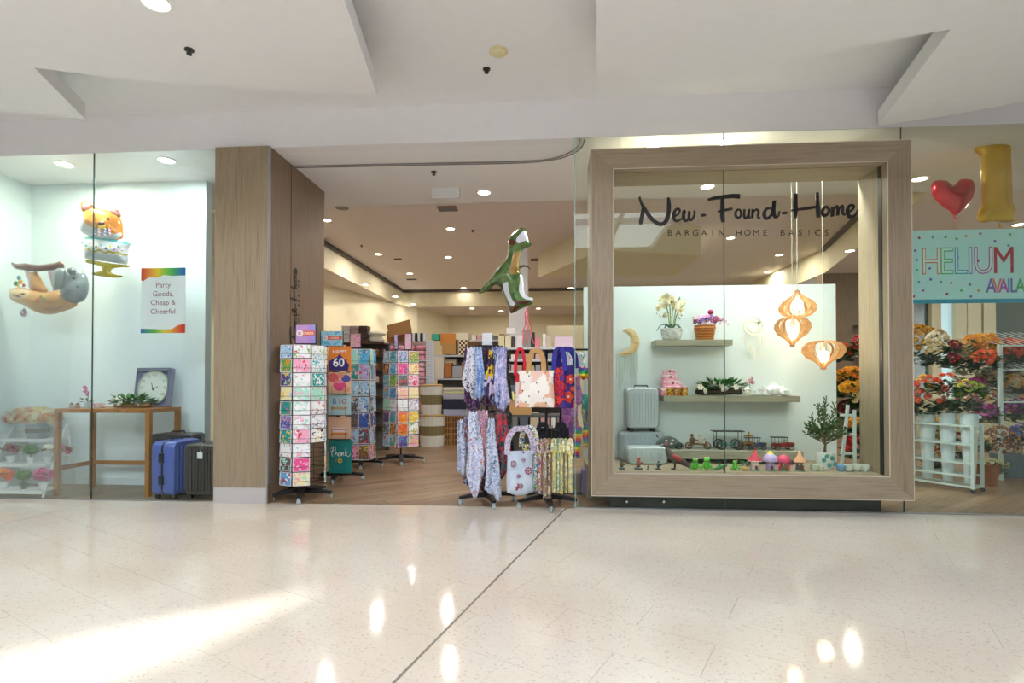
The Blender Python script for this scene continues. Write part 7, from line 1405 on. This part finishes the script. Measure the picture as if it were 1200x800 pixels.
# crates on the table in front of it
Yk = 2.6; boxthing('crate', 'tan crate on the low table beside the scarf rack', 'crate', 597, 622, 468, 486, Yk, mat('crate_tan', 'b48a54', .7), dp=.4, z=at(600, 486, Yk).z)
tz_ = at(600, 486, Yk).z; t = thing('side_table', 'dark low table carrying the tan crate', 'table', (at(609, 480, Yk).x, Yk + .2, 0)); M().box(-.2, .6, -.22, .3, tz_ - .04, tz_ - .002).build('top', dks, t); [M().box(x, x + .04, y, y + .04, 0, tz_ - .04).build('leg', dks, t) for x in (-.18, .54) for y in (-.2, .24)]
for i, px in enumerate((600, 605)): p = at(px, 468, Yk + .1); tag(M().tube([(0, 0, 0), (.005, 0, .06), (.0, -.01, .12)], [.045, .035, .02], 9).build('glove', mat('glove_yellow', 'c8cc7c', .8), smooth=True, loc=(p.x, Yk + .15, p.z)), '%s pale green glove standing in the crate' % ('first' if not i else 'second'), 'glove', 'gloves in the tan crate')
# rainbow rack behind the glass
Y = .75; tz1 = at(676, 411, Y).z; xL, xR = at(657, 400, Y).x, at(700, 400, Y).x
t = thing('garment_rack', 'black garment rack of rainbow goods behind the glass edge', 'rack', ((xL + xR) / 2, Y, 0)); w = xR - xL; M().tube([(-w / 2, .1, tz1 + .02), (w / 2, .1, tz1 + .02)], .012, 6).build('rail', wire, t); [M().tube([(x, .1, 0), (x, .1, tz1 + .02)], .012, 6).build('post', wire, t) for x in (-w / 2, w / 2)]; M().box(-w / 2, w / 2, -.1, .3, .0, .03).build('base', dks, t)
rain = ramp_mat('rainbow_stripes', ['d83a34', 'f0a02c', 'f0e03c', '3cb05c', '3c8cc8', '8a4cae', 'd83a34'], 'gradient', 1, .8, stretch=(9, 0, 0), rot=(0, pi / 2, 0), rnd=False)
def striper(name, sc): # horizontal repeat of rainbow bands
    m = bpy.data.materials.new(name); m.use_nodes = True; N = m.node_tree.nodes; L = m.node_tree.links; b = N['Principled BSDF']; b.inputs['Roughness'].default_value = .85; tc = N.new('ShaderNodeTexCoord'); s_ = N.new('ShaderNodeSeparateXYZ'); L.new(tc.outputs['Object'], s_.inputs[0]); a_ = N.new('ShaderNodeMath'); a_.operation = 'MULTIPLY'; a_.inputs[1].default_value = sc; L.new(s_.outputs[2], a_.inputs[0]); f_ = N.new('ShaderNodeMath'); f_.operation = 'FRACT'; L.new(a_.outputs[0], f_.inputs[0]); c_ = N.new('ShaderNodeValToRGB'); c_.color_ramp.interpolation = 'CONSTANT'; cs = ['e0302c', 'f0902c', 'f0e040', '30a860', '2c8cb0', '7a4cae']
    while len(c_.color_ramp.elements) < 6: c_.color_ramp.elements.new(.5)
    for i in range(6): c_.color_ramp.elements[i].position = i / 6; c_.color_ramp.elements[i].color = lin(cs[i])
    L.new(f_.outputs[0], c_.inputs[0]); L.new(c_.outputs[0], b.inputs['Base Color']); return m
rs = striper('rainbow_bands', 6.5); CL['unicorn'] = clothmat('unicorn', ['e4e4f0', 'c8d0ec', 'e4e4f0', 'e07ab0', 'f0e070', '60c0a0'], 24, stops=[0, .35, .6, .8, .88, .94]); CL['swirl'] = ramp_mat('cloth_swirl', ['b070c8', 'd890c8', '7a60b8', 'e08a9c', 'a07ad0'], 'noise', 6, .85, dist=2.5, interp='LINEAR'); CL['fringe'] = clothmat('fringe', ['2fa870', 'd84c8c', '3c8cc8', 'f0c02c', '5c4cae'], 40); CL['rs'] = rs; CL['tealp'] = mat('cloth_teal', '5ab8b4', .8)
for i, q in enumerate(((666, 412, 9, 12, 436, .80, 'unicorn', 'white unicorn print pouch, left on the rainbow rack'), (680, 413, 12, 15, 438, .78, 'unicorn', 'white printed bag beside the frame on the rainbow rack'), (668, 431, 10, 12, 441, .70, 'rs', 'short rainbow striped fringe under the left pouch'), (685, 430, 12, 14, 444, .70, 'rs', 'rainbow striped strap under the right bag'), (673, 440, 14, 20, 474, .82, 'swirl', 'purple and pink swirled towel in the middle of the rainbow rack'), (688, 470, 10, 12, 500, .84, 'fringe', 'multicoloured fringe scarf next to the frame'), (667, 474, 18, 26, 512, .86, 'swirl', 'long purple swirled towel low on the rainbow rack'), (687, 462, 9, 5, 482, .68, 'tealp', 'pale teal strip hanging by the frame'), (676, 500, 9, 9, 536, .68, 'rs', 'left rainbow striped sock'), (688, 496, 8, 8, 524, .70, 'rs', 'right rainbow striped sock beside the frame'))):
    o = hang(*q[:8], 40 + i, pt=.05, folds=1.2, dep=.018, grp='rainbow goods on the garment rack'); o.name = 'hanging_sock' if 'sock' in q[7] else 'hanging_towel' if 'towel' in q[7] else 'hanging_good'; o['category'] = 'textile'
boxthing('violet_box', 'violet box standing at the foot of the rainbow rack', 'box', 682, 691, 538, 566, .55, mat('violet_box', '8a7ac0', .5), dp=.2, z=0.03); boxthing('grey_carton', 'grey carton beside the violet box', 'box', 672, 681, 545, 567, .65, mat('grey_carton', '8c8480', .7), dp=.2, z=.03)
# long low stands of goods beyond, seen over the gondolas
Y = 8.2; zs2 = shelving('far shelving with pale boxes near the cream column', 545, 600, Y, (398, 410, 424, 440), dp=.4)
for i in range(8): boxthing('far_box', '%s box on the far shelving, %s from the basket side' % (cn[(i * 3) % 8], ('first', 'second', 'third', 'fourth', 'fifth', 'sixth', 'seventh', 'eighth')[i]), 'box', 546 + i * 6.5, 551.5 + i * 6.5, 391 + (i % 3), 398, Y + .05, mat('sh_' + gc[(i * 3) % 8], gc[(i * 3) % 8], .5), 'boxes on the far shelving', .2)
